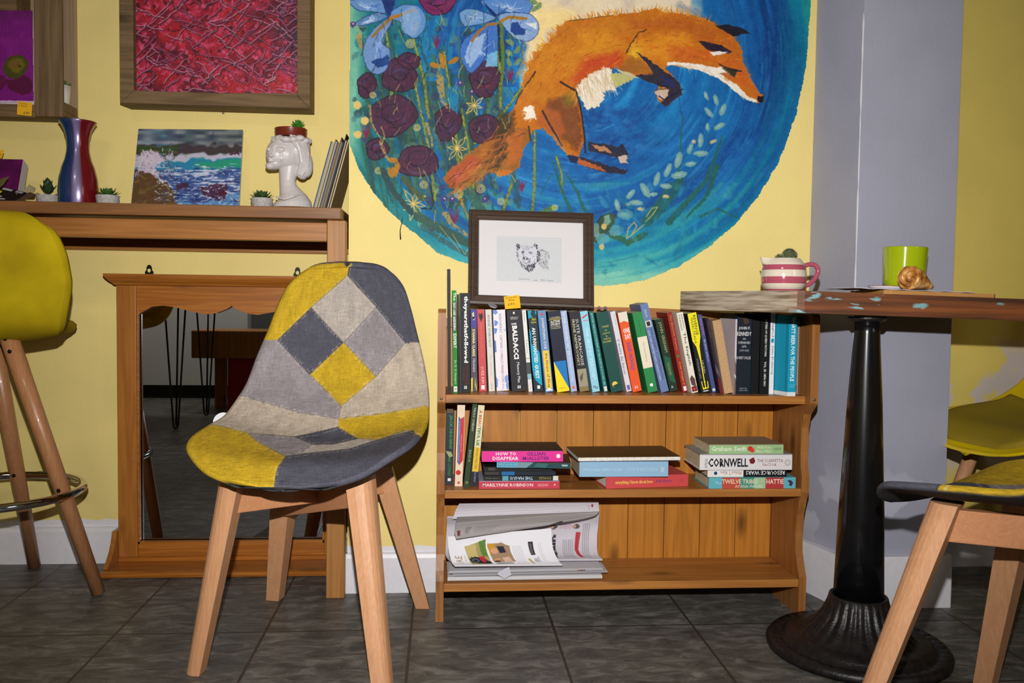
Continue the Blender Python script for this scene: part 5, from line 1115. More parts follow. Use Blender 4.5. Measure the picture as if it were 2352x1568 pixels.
# turquoise hardback turned so its front cover shows
a = P(1778, 903, 2.035); b_ = P(1808, 909, 1.992); 
tq = thing('book', 'turquoise book turned outward, standing proud of the shelf with white title down its spine', 'book', (a[0], a[1], SZ[2]+.0003), 'books standing on the top bookcase shelf')
hh = .733-SZ[2]
ax_, ay_ = 0, 0; bx_, by_ = P(1808, 905, 1.990)[0]-a[0], 1.990-a[1]; cx_ = P(1826.5, 905, 1.990)[0]-a[0]
q = MB(); mats = [rgbm((20, 148, 180)), rgbm((214, 218, 220)), rgbm((30, 120, 150))]
q.prism([(0, 0), (bx_, by_), (bx_, by_+.1), (0, .08)], lambda x, y: (x, y, .010), lambda x, y: (x, y, hh), 0)
q.prism([(0, -.0005), (bx_, by_-.0005), (bx_, by_+.1), (0, .08)], lambda x, y: (x, y, 0), lambda x, y: (x, y, .0098), 1)
q.prism([(bx_+.0002, by_), (cx_, by_), (cx_, by_+.1), (bx_+.0002, by_+.1)], lambda x, y: (x, y, .010), lambda x, y: (x, y, hh), 0)
q.prism([(bx_+.0002, by_-.0005), (cx_, by_-.0005), (cx_, by_+.1), (bx_+.0002, by_+.1)], lambda x, y: (x, y, 0), lambda x, y: (x, y, .0098), 1)
for f_ in (.80, .86, .93): q.prism([(bx_*f_, by_*f_-.0012), (bx_*(f_+.02), by_*(f_+.02)-.0012), (bx_*(f_+.02), by_*(f_+.02)), (bx_*f_, by_*f_)], lambda x, y: (x, y, .010), lambda x, y: (x, y, hh-.001), 2)
spine_art(q, mats, [('t', 'WHATT BEER FOR THE PEOPLE', .28, .78, .02, .86, (206, 230, 236), .03), ('h', 'HUTCHINSON', .15, .9, .90, .915, (120, 200, 220)), ('h', 'BENHAM', .2, .85, .925, .94, (120, 200, 220))], cx_-bx_, hh-.01, lambda u_, z_, o: np.array((bx_+u_, by_-o-.0004, z_+.010)))
obj('cover', q, mats, tq, local=True)
q = MB(); q.box((.004, .055, hh), (cx_-.004, by_+.098, hh+.0012)); obj('pages', q, m_pagesW, tq, local=True)
prevx = a[0]+cx_
up_book(1828.5, 1844.5, 728, 905, (150, 144, 136), 'grey hardback with debossed lettering at the right end of the top shelf', [('t', 'CHARLAINE HARRIS', .25, .7, .05, .80, (110, 104, 98), .01), ('p', [(.0, .88), (.25, .9), (.2, .96), (0, .95)], (40, 44, 40))])
# ---- middle shelf, standing books
def lean_book(xlb, xrb, xlt, xrt, yt, yb_, z0, cov, lab, items, grp, d=.11):
    b0 = G(xlb, yb_, z0); Y = max(2.006, b0[1]); b0 = P(xlb, yb_, Y); t0 = P(xlt, yt, Y); b1 = P(xrb, yb_, Y); t1 = P(xrt, yt, Y)
    dx = t0[0]-b0[0]; dz = t0[2]-z0; h_ = math.hypot(dx, dz); th = math.atan2(dx, dz); t_ = (b1[0]-b0[0]+t1[0]-t0[0])/2*math.cos(th)*.96
    z = z0+.0003+(t_*math.sin(th) if th > 0 else 0)
    return make_book('book', lab, grp, (b0[0], Y, z), t_, h_, min(d, yw_-.014-Y), cov, items, rot=(0, th, 0))
g2 = 'books standing at the left of the middle bookcase shelf'
lean_book(1021.8, 1040.4, 1025.3, 1044, 948.5, 1113, SZ[1], (40, 46, 60), 'slate-blue paperback with green lettering against the left side of the middle shelf', [('t', 'JACK HIGGINS', .35, .82, .03, .50, (60, 150, 60), .02), ('p', [(.0, .53), (.7, .54), (.95, .6), (.5, .62)], (150, 160, 110)), ('t', 'BAD COMPANY', .3, .7, .62, .88, (50, 140, 56), .01), ('r', .35, .75, .91, .95, WH)], g2)
lean_book(1044.4, 1061.4, 1050.8, 1070.4, 930, 1117, SZ[1], (222, 200, 176), 'cream paperback with a red and blue ribbon and an apple on its spine', [('p', [(.2, .14), (.5, .17), (.5, .74), (.2, .70)], (74, 96, 160)), ('p', [(.5, .17), (.95, .14), (.95, .68), (.5, .74)], (196, 50, 50)), ('t', 'A Short History of Tractors in Ukrainian', .28, .44, .2, .68, (200, 206, 226), 0, .2), ('t', 'MARINA LEWYCKA', .58, .74, .36, .58, (226, 150, 140)), ('e', .4, .83, .33, (190, 44, 44)), ('e', .5, .955, .18, (196, 90, 60))], g2)
lean_book(1065, 1077.4, 1085.8, 1097, 926, 1122, SZ[1], (44, 62, 36), 'dark green paperback leaning right with white author name', [('t', 'PAULO COELHO', .35, .75, .06, .33, (206, 206, 196)), ('t', 'BRIDA', .3, .75, .55, .69, (150, 160, 130)), ('e', .5, .93, .3, (90, 120, 80))], g2)
lean_book(1081, 1097.6, 1098.6, 1112.6, 931, 1117, SZ[1], (214, 204, 170), 'cream and yellow paperback leaning right with red and green title', [('r', 0, 1, .52, .82, (220, 180, 50)), ('t', 'A BEAU', .25, .72, .06, .26, (190, 80, 40), .03), ('t', 'TIFUL LIE', .25, .72, .27, .50, (50, 110, 50), .03), ('t', 'IRFAN MASTER', .35, .68, .53, .79, (80, 70, 50)), ('r', 0, 1, .82, 1., (34, 36, 52)), ('t', 'BLOOMSBURY', .4, .65, .83, .95, (160, 160, 180))], g2)
# ---- lying books: spine faces the room, x along the shelf
def flat_book(label, xl, xr, yt, yb_, z, Y, d, cov, items, grp, yaw=0., roll=0., top=None, hard=False, pages=None, edge=False):
    """returns the z of its top"""
    a = P(xl, yb_, Y); b_ = P(xr, yb_, Y); w = (b_[0]-a[0])/math.cos(yaw)*.995; t_ = (yb_-yt)/FPX*Y*.96
    root = thing('book', label, 'book', (a[0], Y, z+.0004), grp, rot=(0, -roll, yaw))
    q = MB(); mats = [mat('glossy_laminate', cov, .22, spec=.5) if 'glossy' in label else rgbm(cov), rgbm(top) if top else rgbm(cov)]; b2 = .0012 if not hard else .0022
    ov = .003 if hard else .0004
    if edge:
        q.box((0, 0, 0), (w, d, b2), 0); q.box((0, 0, t_-b2), (w, d, t_), 1); q.box((0, d-b2, b2), (w, d, t_-b2), 0)
    else:
        q.box((0, 0, b2), (w, b2, t_-b2), 0); q.box((0, 0, 0), (w, d, b2), 0); q.box((0, 0, t_-b2), (w, d, t_), 1)
    spine_art(q, mats, items, w, t_, lambda u_, z_, o: np.array((u_, -o, z_)))
    obj('cover', q, mats, root, local=True)
    q = MB(); q.box((ov, (ov if edge else b2), b2+.0001), (w-ov, (d-b2 if edge else d-ov), t_-b2-.0001)); obj('pages', q, pages or m_pages, root, local=True)
    return z+.0004+t_
z = SZ[1]; gA = 'books stacked at the left of the middle bookcase shelf'
z = flat_book('raspberry-red paperback at the bottom of the left stack with white spine lettering', 1100, 1286, 1097, 1116, z, 2.012, .12, (188, 58, 78), [('h', 'MARILYNNE ROBINSON', .05, .67, .30, .72, WH, .01), ('h', 'GILEAD', .72, .86, .36, .68, (226, 180, 180), 0, .2), ('e', .94, .5, .012, (216, 180, 110))], gA, top=(150, 150, 170))
z = flat_book('black paperback with worn silver lettering second from the bottom of the left stack', 1111, 1283, 1084, 1095, z, 2.016, .12, (34, 34, 32), [('r', .25, .33, 0, 1, (90, 150, 170)), ('x', 'THE MAGUS', .35, .66, .15, .85, (170, 190, 206), .02), ('x', 'FOWLES', .74, .90, .2, .8, (150, 130, 60), .01), ('h', 'vintage classics', .02, .2, .3, .7, (110, 110, 100)), ('r', .93, 1., 0, 1, (206, 204, 196))], gA)
z = flat_book('dark blue-black paperback in the middle of the left stack', 1113, 1277, 1075, 1085, z, 2.022, .12, (28, 34, 46), [('r', .24, .42, 0, 1, (30, 100, 150)), ('r', 0, .2, .2, .8, (60, 54, 50))], gA)
z = flat_book('crooked black paperback just under the teal poetry book in the left stack', 1112, 1270, 1064, 1075, z, 2.018, .11, (26, 26, 28), [('r', .06, .16, .2, .8, (70, 60, 54))], gA)
zz = z
z = flat_book('teal poetry paperback sticking out to the right of the left stack', 1141, 1309, 1052, 1066, z, 2.010, .12, (30, 66, 70), [('r', 0, .28, 0, 1, (100, 160, 184)), ('h', 'The Penguin Book of', .02, .25, .10, .42, (40, 80, 110)), ('h', 'English Romantic Verse', .02, .27, .52, .84, (40, 80, 110)), ('p', [(.28, 0), (.5, 0), (.4, 1), (.28, 1)], (110, 140, 150)), ('p', [(.55, .1), (.7, .2), (.66, .9), (.5, .8)], (50, 96, 96)), ('r', .88, .96, .3, .6, (150, 170, 170))], gA, yaw=math.radians(-6), top=(60, 44, 34))
z = flat_book('magenta paperback on top of the left stack with bold white and violet title', 1107, 1294.4, 1024.5, 1051.5, z, 2.006, .125, (214, 50, 140), [('h', 'HOW TO', .17, .42, .14, .44, WH, .02), ('h', 'DISAPPEAR', .13, .45, .54, .86, WH, .02), ('h', 'GILLIAN', .55, .78, .14, .46, (92, 30, 110), .02), ('h', 'McALLISTER', .50, .83, .54, .86, (92, 30, 110), .02), ('e', .94, .5, .026, WH)], gA, yaw=math.radians(.5), top=(52, 42, 40))
gB = 'books stacked in the middle of the middle bookcase shelf'
z = SZ[1]
z = flat_book('coral-red hardback at the bottom of the middle stack turned slightly to the left', 1392, 1588, 1091, 1121, z, 2.008, .125, (196, 72, 74), [('h', 'everything I know about love', .11, .56, .36, .74, (232, 206, 90), .01), ('h', 'dolly alderton', .60, .80, .36, .70, (96, 50, 120), .01), ('h', 'PENGUIN', .90, .95, .4, .6, (150, 60, 70))], gB, yaw=math.radians(7), hard=True, pages=m_pagesW)
z = flat_book('glossy pale blue book in the middle of the middle stack', 1330.5, 1535.5, 1053.5, 1091, z, 2.004, .13, (142, 178, 206), [('h', 'wild poppy white clouds', .04, .48, .42, .66, (170, 198, 216)), ('h', 'A TRUE INDONESIA', .54, .88, .40, .64, (164, 192, 212)), ('r', .915, .955, .36, .7, (166, 190, 208))], gB, top=(130, 160, 190))
z = flat_book('thin wide brown-covered book with white page edge on top of the middle stack', 1328, 1567, 1042, 1053, z, 2.0, .15, (52, 40, 70), [], gB, yaw=math.radians(2.5), top=(84, 62, 34), edge=True, pages=m_pagesW)
gC = 'books stacked at the right of the middle bookcase shelf'
z = SZ[1]
z = flat_book('colour-banded blue, red and green hardback at the bottom of the right stack', 1628, 1828, 1094, 1121.5, z, 2.004, .125, (94, 170, 186), [('r', .15, .36, 0, 1, (184, 74, 62)), ('r', .36, .52, 0, 1, (70, 140, 124)), ('r', .52, .65, 0, 1, (150, 190, 150)), ('r', .65, .86, 0, 1, (176, 58, 56)), ('h', 'The', .07, .14, .35, .62, (170, 210, 220)), ('h', 'TWELVE TRIBES', .15, .56, .16, .56, (230, 216, 180), .01), ('h', 'of', .59, .63, .2, .5, (200, 190, 130)), ('h', 'HATTIE', .66, .86, .16, .58, (240, 222, 206), .01), ('h', 'AYANA MATHIS', .30, .62, .66, .94, (220, 216, 190)), ('p', [(.90, .3), (.94, .22), (.97, .5), (.95, .8), (.92, .7), (.93, .5)], (60, 44, 80))], gC, hard=True)
z = flat_book('black and white upside-down paperback second from the bottom of the right stack', 1625, 1808, 1075.5, 1094, z, 2.010, .12, (22, 22, 24), [('r', 0, .45, 0, 1, (220, 216, 212)), ('x', 'RESOURCE WARS', .48, .97, .18, .72, WH, .01), ('x', 'Michael T. Klare', .16, .42, .22, .68, (160, 80, 76)), ('e', .10, .5, .022, (40, 60, 110)), ('r', 0, 1, 0, .06, (110, 34, 30))], gC)
z = flat_book('very thick white hardback thriller in the right stack with big black author name', 1607, 1820, 1033.5, 1073, z, 2.002, .135, (214, 210, 212), [('u', 'PATRICIA', .055, .085, .30, .86, (40, 40, 44)), ('h', 'CORNWELL', .09, .52, .26, .82, (28, 28, 32), .03), ('p', [(.53, .36), (.58, .2), (.60, .45), (.58, .62), (.545, .6), (.54, .5)], (110, 30, 30)), ('h', 'THE SCARPETTA', .62, .90, .32, .52, (130, 50, 46)), ('h', 'FACTOR', .68, .83, .60, .76, (130, 50, 46)), ('e', .95, .54, .032, (150, 140, 130)), ('e', .95, .54, .026, (206, 200, 196))], gC, hard=True, top=(150, 146, 146))
z = flat_book('light green paperback on top of the right stack with a red flower between the words', 1629, 1801.5, 1005, 1028.5, z, 2.0, .12, (150, 184, 132), [('h', 'Graham Swift', .03, .50, .20, .70, (226, 230, 210), .01), ('e', .55, .45, .035, (200, 50, 44)), ('e', .58, .62, .03, (206, 60, 50)), ('h', 'Wish You', .64, .82, .16, .44, (220, 226, 206)), ('h', 'Were Here', .62, .84, .56, .88, (220, 226, 206)), ('h', 'PICADOR', .87, .97, .35, .62, (60, 80, 60))], gC, yaw=math.radians(1), top=(150, 128, 104))
# ------------------------------------------------------------------ helpers for pictures and papers
def cv_text(c, s, org, right, up, w, h, col, bold=0., a=1.):
    V, Fc, ext = glyphs(s, bold)
    right = np.array(right, float); up = np.array(up, float); org = np.array(org, float)
    for f_ in Fc: c.poly([tuple(org+right*(V[i][0]/ext[0]*w)+up*(V[i][1]/ext[1]*h)) for i in f_], col, a, soft=c.step*.45)
def quadmap(c, BL, BR, TR, TL):
    """3-D positions for every canvas sample, canvas spanning the quad"""
    u = (np.arange(c.w)/(c.w-1))[None, :, None]; v = (np.arange(c.h)/(c.h-1))[:, None, None]
    BL, BR, TR, TL = [np.array(q) for q in (BL, BR, TR, TL)]
    return (TL*(1-u)+TR*u)*(1-v)+(BL*(1-u)+BR*u)*v
def picture(name, c, quad, parent, mat_, off=.0006):
    V = quadmap(c, *quad); n = np.cross(np.array(quad[1])-np.array(quad[0]), np.array(quad[3])-np.array(quad[0])); n /= np.linalg.norm(n)
    if n[1] > 0: n = -n
    return fastgrid(name, V+n*off, s2l(c.A.clip(0, 255)), None, mat_, parent)
class QF:
    """frame of reference on a leaning rectangle"""
    def __init__(s, BL, BR, TR, TL):
        s.q = [np.array(q, float) for q in (BL, BR, TR, TL)]; n = np.cross(s.q[1]-s.q[0], s.q[3]-s.q[0]); s.n = n/np.linalg.norm(n)
        if s.n[1] > 0: s.n = -s.n
    def __call__(s, u, v, w=0.):
        BL, BR, TR, TL = s.q; return (BL*(1-u)+BR*u)*(1-v)+(TL*(1-u)+TR*u)*v+s.n*w
def qbox(q, F, u0, u1, v0, v1, w0, w1, mi=0):
    q.hexa([F(u0, v0, w0), F(u1, v0, w0), F(u1, v0, w1), F(u0, v0, w1), F(u0, v1, w0), F(u1, v1, w0), F(u1, v1, w1), F(u0, v1, w1)], mi)
m_print = vcmat('printed_paper', .55, .3); m_oil = vcmat('oil_paint', .35, .4, bump=.6, bscale=220)
def sticky(name, label, quad, lines, col=(240, 180, 20)):
    F = QF(*quad); q = MB(); ink = (70, 56, 40)
    n = 8; V = np.zeros((n, 6, 3))
    for j in range(n):
        for i in range(6): V[j, i] = F(i/5, 1-j/(n-1), .0006+.004*max(0, (j/(n-1)-.55))**1.5*(i/5))
    q.grid(V, 0)
    for s, u0, u1, v0, v1 in lines: 
        o = F(u0, v0, .0022); r_ = F(u1, v0, .0022)-o; u_ = F(u0, v1, .0022)-o; letter(q, s, o, r_/np.linalg.norm(r_), u_/np.linalg.norm(u_), np.linalg.norm(r_), np.linalg.norm(u_), 1, shear=.15)
    o = obj(name, q, [mat('sticky_%d' % col[1], col, .7), rgbm(ink)]); tag(o, label, 'sticky note'); return o
# ------------------------------------------------------------------ framed bear etching
fb = QF(P(1075, 697, 2.120), P(1364, 708, 2.120), P(1363, 491, 2.195), P(1077, 482, 2.195))
pf = thing('picture_frame', 'dark brown framed etching of a bear leaning on the wall atop the bookcase books', 'picture frame', tuple(fb(.5, 0)))
dkf = wood('dark_walnut_frame', (84, 66, 54), (50, 38, 32), 'X', .42, 1.6, knots=False, contrast=.5)
q = MB(); bu, bv = .082, .098
prof = [(0, 0, -.016), (0, 0, 0), (.0, .0, .004), (.22, .22, .006), (.35, .35, .002), (.45, .45, .002), (.75, .75, .0065), (.9, .9, .004), (1., 1., -.001), (1, 1, -.016)]
rings = []
for a, b_, w in prof: rings.append([F for F in (fb(bu*a, bv*b_, w), fb(1-bu*a, bv*b_, w), fb(1-bu*a, 1-bv*b_, w), fb(bu*a, 1-bv*b_, w))])
vs = [v for r_ in rings for v in r_]; nr = len(rings)
q.add(vs, [(((j) % nr)*4+k, ((j) % nr)*4+(k+1) % 4, ((j+1) % nr)*4+(k+1) % 4, ((j+1) % nr)*4+k) for j in range(nr) for k in range(4)])
obj('frame', q, dkf, pf)
q = MB(); qbox(q, fb, bu+.001, 1-bu-.001, bv+.001, 1-bv-.001, -.013, -.004); obj('mount', q, mat('white_mount_board', (216, 212, 214), .6), pf)
q = MB(); qbox(q, fb, bu+.001, 1-bu-.001, bv+.001, 1-bv-.001, -.0155, -.0135); obj('backing_board', q, mat('brown_board', (120, 96, 70), .8), pf)
c = Cv(600, 300, 1390, 860, 1.6, (202, 204, 208), seed=9); rg = np.random.RandomState(4); ik = (30, 26, 44)
c.A += (c.n3*5)[..., None]
c.line([(606, 305), (1388, 330)], 2.5, (222, 214, 214)); c.line([(606, 305), (606, 830)], 2, (186, 186, 194)); c.line([(606, 830), (1385, 855)], 2.5, (216, 196, 200)); c.line([(1388, 330), (1385, 855)], 2, (210, 210, 214))
head = [(838, 470), (832, 400), (860, 385), (895, 410), (940, 402), (1000, 405), (1035, 400), (1065, 380), (1090, 395), (1098, 450), (1115, 480), (1130, 540), (1100, 600), (1070, 640), (1040, 690), (990, 735), (940, 700), (900, 660), (870, 620), (855, 560), (838, 520)]
c.poly(head, (206, 206, 216), .9, r=3)
body = [(1100, 450), (1160, 450), (1215, 480), (1240, 540), (1220, 620), (1230, 700), (1160, 690), (1090, 640)]
for k in range(420):
    x = rg.uniform(1075, 1245); y = rg.uniform(440, 715)
    if not inpoly(x, y, body): continue
    an = rg.uniform(-1.2, .9) if y < 560 else rg.uniform(.2, 1.8); l = rg.uniform(8, 24); c.line([(x, y), (x+math.cos(an)*l, y+math.sin(an)*l)], 2.4, ik, .75, w2=1)
def hatch(poly, n, an, l, w=2.6, a=.9, col=ik):
    w *= 1.35
    xs = [p[0] for p in poly]; ys = [p[1] for p in poly]
    for k in range(n):
        x = rg.uniform(min(xs), max(xs)); y = rg.uniform(min(ys), max(ys))
        if not inpoly(x, y, poly): continue
        b_ = (an(x, y) if callable(an) else an)+rg.randn()*.3; c.line([(x, y), (x+math.cos(b_)*l, y+math.sin(b_)*l)], w, col, a, w2=1)
hatch([(832, 400), (850, 388), (895, 412), (870, 450), (838, 470)], 90, 1.2, 14, 4); hatch([(1035, 405), (1065, 380), (1092, 400), (1095, 455), (1060, 430)], 90, 1.0, 14, 4)
hatch([(1085, 450), (1130, 500), (1125, 580), (1080, 620), (1085, 540)], 110, 1.3, 20, 4)
hatch([(840, 480), (860, 520), (880, 600), (920, 660), (900, 670), (850, 600), (835, 520)], 120, 1.2, 16, 3.4)
hatch([(930, 660), (1000, 640), (1070, 620), (1060, 690), (1000, 740), (950, 705)], 260, 1.5, 16, 4.4)
hatch([(880, 600), (930, 650), (960, 710), (900, 680)], 80, 1.1, 14, 3.6)
hatch([(900, 480), (935, 480), (930, 520), (900, 520)], 40, 1.2, 9, 3); hatch([(985, 480), (1030, 485), (1020, 515), (985, 515)], 30, .4, 9, 2.6)
hatch([(920, 530), (940, 520), (930, 600), (905, 590)], 50, 1.4, 10, 2.6); hatch([(980, 560), (1010, 570), (1000, 620), (975, 610)], 50, 1.2, 10, 2.6)
hatch(head, 260, lambda x, y: math.atan2(y-560, x-955)+.2, 9, 1.8, .45)
hatch([(900, 410), (1040, 410), (1020, 460), (910, 460)], 60, 1.5, 10, 2.2, .7)
for L_, w in (([(905, 497), (918, 490), (932, 500)], 5), ([(988, 500), (1005, 492), (1030, 505)], 4), ([(925, 560), (945, 552), (975, 565), (970, 590), (940, 590), (925, 575)], 5), ([(915, 615), (950, 628), (985, 620), (1010, 600)], 4), ([(930, 630), (960, 645), (1010, 625)], 3), ([(838, 520), (850, 480), (880, 440)], 3), ([(1060, 640), (1050, 610), (1065, 580)], 3)): c.line(L_, w, ik, .9, r=1)
c.ell(936, 570, 8, 8, ik, .95); c.ell(964, 575, 8, 8, ik, .95)
for L_ in ([(865, 832), (880, 822), (895, 835), (910, 824), (930, 834), (945, 826), (995, 830)], [(1045, 842), (1055, 834), (1065, 844), (1080, 835), (1098, 844)], [(1135, 840), (1145, 824), (1155, 840), (1170, 828), (1195, 838)], [(1212, 842), (1222, 828), (1235, 842), (1250, 832), (1270, 842), (1290, 830)]): c.line(L_, 3, (50, 50, 60), .9)
uv = lambda x, y: (((x/5.1065+1020)-1076)/287., 1-((y/5.1065+480)-486-(x/5.1065+1020-1076)*.037)/217.)
U0, V0 = .225, .255; U1, V1 = .745, .735
picture('etching', c, (fb(U0, V0, -.0035), fb(U1, V0, -.0035), fb(U1, V1, -.0035), fb(U0, V1, -.0035)), pf, m_print, 0)
fnote = QF(P(1160, 710, 2.098), P(1196, 707.5, 2.098), P(1192.5, 677, 2.107), P(1157, 681, 2.107))
sticky('sticky_note', 'orange-yellow sticky note with a price on the bottom edge of the bear frame', (fnote(0, 0), fnote(1, 0), fnote(1, 1), fnote(0, 1)), [('Graham & R', .08, .8, .80, .92), ('Bear', .3, .68, .60, .74), ('£30', .2, .62, .26, .44)])
# clear crystal lying on the books
q = MB(); c_ = P(1132, 705, 2.075); pts = [(P(1122, 699, 2.065)), (P(1128, 701, 2.065)), (P(1138, 704, 2.065)), (P(1142, 705, 2.065))]
q.tube(pts, [.0012, .0045, .0042, .001], 6, smooth=False); o = obj('crystal', q, mat('rock_crystal', (226, 230, 236), .05, trans=.85)); tag(o, 'small clear pointed crystal lying on books in front of the bear frame', 'crystal')
for k, (x, y) in enumerate(((1376, 706), (1390, 705.5))):
    q = MB(); a = P(x, y, 2.10); zt_ = .7392; q.tube([(a[0]-.006, a[1], zt_+.004), (a[0], a[1], zt_+.0055), (a[0]+.006, a[1], zt_+.004)], [.001, .0045, .001], 6, smooth=False)
    o = obj('crystal', q, mat('amethyst', (170, 140, 160), .1, trans=.5)); tag(o, ['small mauve stone on the books right of the bear frame, the left of two', 'small mauve stone on the books right of the bear frame, the right of two'][k], 'crystal', 'mauve stones on the top row of books')
# ------------------------------------------------------------------ newspapers on the bottom shelf
paper = (206, 202, 206); m_news = vcmat('newsprint', .75, .2)
def loft(rows, nu, nv):
    """rows: (xL,yL,YL,xR,yR,YR) bottom to top -> grid, top row first"""
    A = crom(np.array([list(P(a, b_, c_))+list(P(d, e, f_)) for a, b_, c_, d, e, f_ in rows]), nv)[::-1]
    u = np.linspace(0, 1, nu)[None, :, None]; return A[:, None, :3]*(1-u)+A[:, None, 3:]*u
def sheet(name, rows, c, parent, th=.003, wob=0., zmin=0):
    V = loft(rows, c.w, c.h); V[..., 2] = np.maximum(V[..., 2], zmin+th*.5+.0008+.0015*np.linspace(1, 0, c.h)[:, None]); n = normals(V); 
    if n[..., 1].mean() > 0: n = -n
    uu = np.linspace(0, 1, c.w)[None, :]; vv = np.linspace(0, 1, c.h)[:, None]
    V = V+n*(wob*np.sin(uu*7+vv*3)*(.3+vv))[..., None]
    o = fastgrid(name, V, s2l(c.A.clip(0, 255)), None, m_news, parent); s_ = o.modifiers.new('leaves', 'SOLIDIFY'); s_.thickness = th; s_.offset = -1 if False else 0
    return o
def textblock(c, x0, y0, x1, y1, col=(90, 88, 96), pitch=4., vert=True, a=.5, rg=np.random.RandomState(2)):
    """rows of tiny body text; vert: the lines of text run up the page"""
    t = x0 if vert else y0
    while t < (x1 if vert else y1):
        s = y0 if vert else x0; e = y1 if vert else x1
        while s < e-2:
            l = rg.uniform(2, 8); l = min(l, e-s)
            if vert: c.line([(t, s), (t, s+l)], pitch*.38, col, a, soft=.5)
            else: c.line([(s, t), (s+l, t)], pitch*.38, col, a, soft=.5)
            s += l+1.5
        t += pitch
gN = 'folded newspapers lying on the bottom bookcase shelf'
z = SZ[0]; Yn = 2.03
for k, (xl, xr, t_, lab, col, yw__) in enumerate(((1028, 1384, .010, 'thick white folded newspaper at the very bottom of the newspaper pile', (212, 210, 212), .6), (1040, 1397, .0045, 'folded newspaper second from the bottom, poking out furthest right of the pile', (188, 186, 192), 1.5), (1031, 1385, .0062, 'grey folded newspaper with a colour strip on its spine, just under the curled pages', (200, 198, 204), .8))):
    a = P(xl, 1335, 2.012+.004*k); b_ = P(xr, 1335, 2.012+.004*k); L_ = b_[0]-a[0]
    q = MB(); pr = [(.13, 0), (.006, 0), (.002, t_*.15), (0, t_*.5), (.002, t_*.85), (.006, t_), (.13, t_)]
    root = thing('newspaper', lab, 'newspaper', (a[0], a[1], z+.0004), gN, rot=(0, math.radians(-.25 if k else 0), math.radians(yw__)))
    q.prism(pr, lambda y, z_: (0, y, z_), lambda y, z_: (L_, y, z_), smooth=False)
    for j in range(3): q.box((.002, -.0001, t_*(.25+.22*j)), (L_-.002, .002, t_*(.25+.22*j)+.0004), 1)
    if k == 2:
        for j, cc in enumerate(((206, 170, 40), (170, 40, 60), (40, 40, 44), (60, 60, 70), (200, 150, 160), (180, 180, 200))): q.box((L_*(.815+.018*j), -.0006, t_*.35), (L_*(.83+.018*j), .0005, t_*.6), 2+j)
    obj('folded_sheets', q, [rgbm(col), rgbm((150, 146, 150))]+[rgbm(cc) for cc in ((206, 170, 40), (170, 40, 60), (40, 40, 44), (60, 60, 70), (200, 150, 160), (180, 180, 200))], root, local=True)
    z += t_+.0008
# big curled newspaper behind
nw = thing('newspaper', 'large curled newspaper with a bold black headline word, standing behind the magazine', 'newspaper', (P(1200, 1310, 2.08)[0], 2.08, z), gN)
c = Cv(0, 0, 360, 150, 1.0, (196, 190, 198), seed=21)
x0, y0 = 1018, 1165
N_ = lambda x, y: ((x/5.227+990)-x0, (y/5.227+1130)-y0)
textblock(c, *N_(1600, 560), *N_(1735, 880), pitch=4.4); c.poly([N_(1755, 465), N_(1815, 470), N_(1790, 700), N_(1835, 885), N_(1790, 885), N_(1745, 700)], (176, 50, 60), .95); textblock(c, *N_(1845, 350), *N_(1925, 900), pitch=4.4)
textblock(c, *N_(1265, 380), *N_(1400, 420), (170, 90, 96), 3.6); textblock(c, *N_(1550, 350), *N_(1700, 420), (170, 80, 90), 3.6)
for cx, cy in ((1470, 395), (1750, 390)): c.ell(*N_(cx, cy), 9, 6, (80, 66, 60), .9, r=1); c.ell(*N_(cx-20, cy), 4, 4, (196, 150, 130), .95)
o_ = N_(1525, 900); cv_text(c, 'again', (o_[0], o_[1]), (0, -1), (-1, 0), 78, 15, (40, 38, 44), .05)
c.A += (c.n3*6)[..., None]
sheet('curled_sheet', [(1034, 1288, 2.075, 1384, 1286, 2.075), (1024, 1276, 2.10, 1373, 1272, 2.10), (1024, 1250, 2.125, 1371, 1240, 2.125), (1026, 1210, 2.13, 1374, 1205, 2.13), (1027, 1186, 2.11, 1377, 1178, 2.115)], c, nw, .005, zmin=z)
c = Cv(0, 0, 340, 34, 1.0, (204, 198, 206), seed=22)
for k in range(5): c.line([(0, 6+k*6), (170, 4+k*5.5), (340, 1+k*6)], .8, (160, 154, 160), .6, r=1)
c.ell(324, 14, 2.5, 4, (150, 40, 50), .9); c.line([(316, 12), (316, 24)], 1, (120, 110, 120), .7)
sheet('top_fold', [(1040, 1192, 2.105, 1376, 1180, 2.11), (1046, 1175, 2.115, 1375, 1166, 2.12), (1055, 1160, 2.135, 1374, 1152, 2.135)], c, nw, .012)
# grey overhanging paper
nb_ = thing('newspaper', 'grey newspaper folded over the top of the curled pages, its left corner hanging down', 'newspaper', (P(1150, 1200, 2.07)[0], 2.07, P(1150, 1238, 2.05)[2]), gN)
c = Cv(0, 0, 330, 56, 1.0, (156, 150, 150), seed=23)
c.line([(4, 20), (330, 6)], 1.4, (206, 200, 190), .8); c.line([(4, 12), (330, 2)], 1., (120, 114, 116), .7); textblock(c, 62, 30, 130, 44, (100, 96, 100), 3.4); c.poly([(8, 36), (18, 36), (18, 48), (8, 48)], (104, 40, 40), .9); textblock(c, 34, 30, 48, 44, (70, 66, 66), 4, a=.8)
sheet('folded_sheet', [(1048, 1238, 2.035, 1200, 1212, 2.06), (1044, 1222, 2.04, 1280, 1200, 2.065), (1046, 1204, 2.06, 1360, 1186, 2.085), (1050, 1190, 2.09, 1376, 1176, 2.095)], c, nb_, .007)
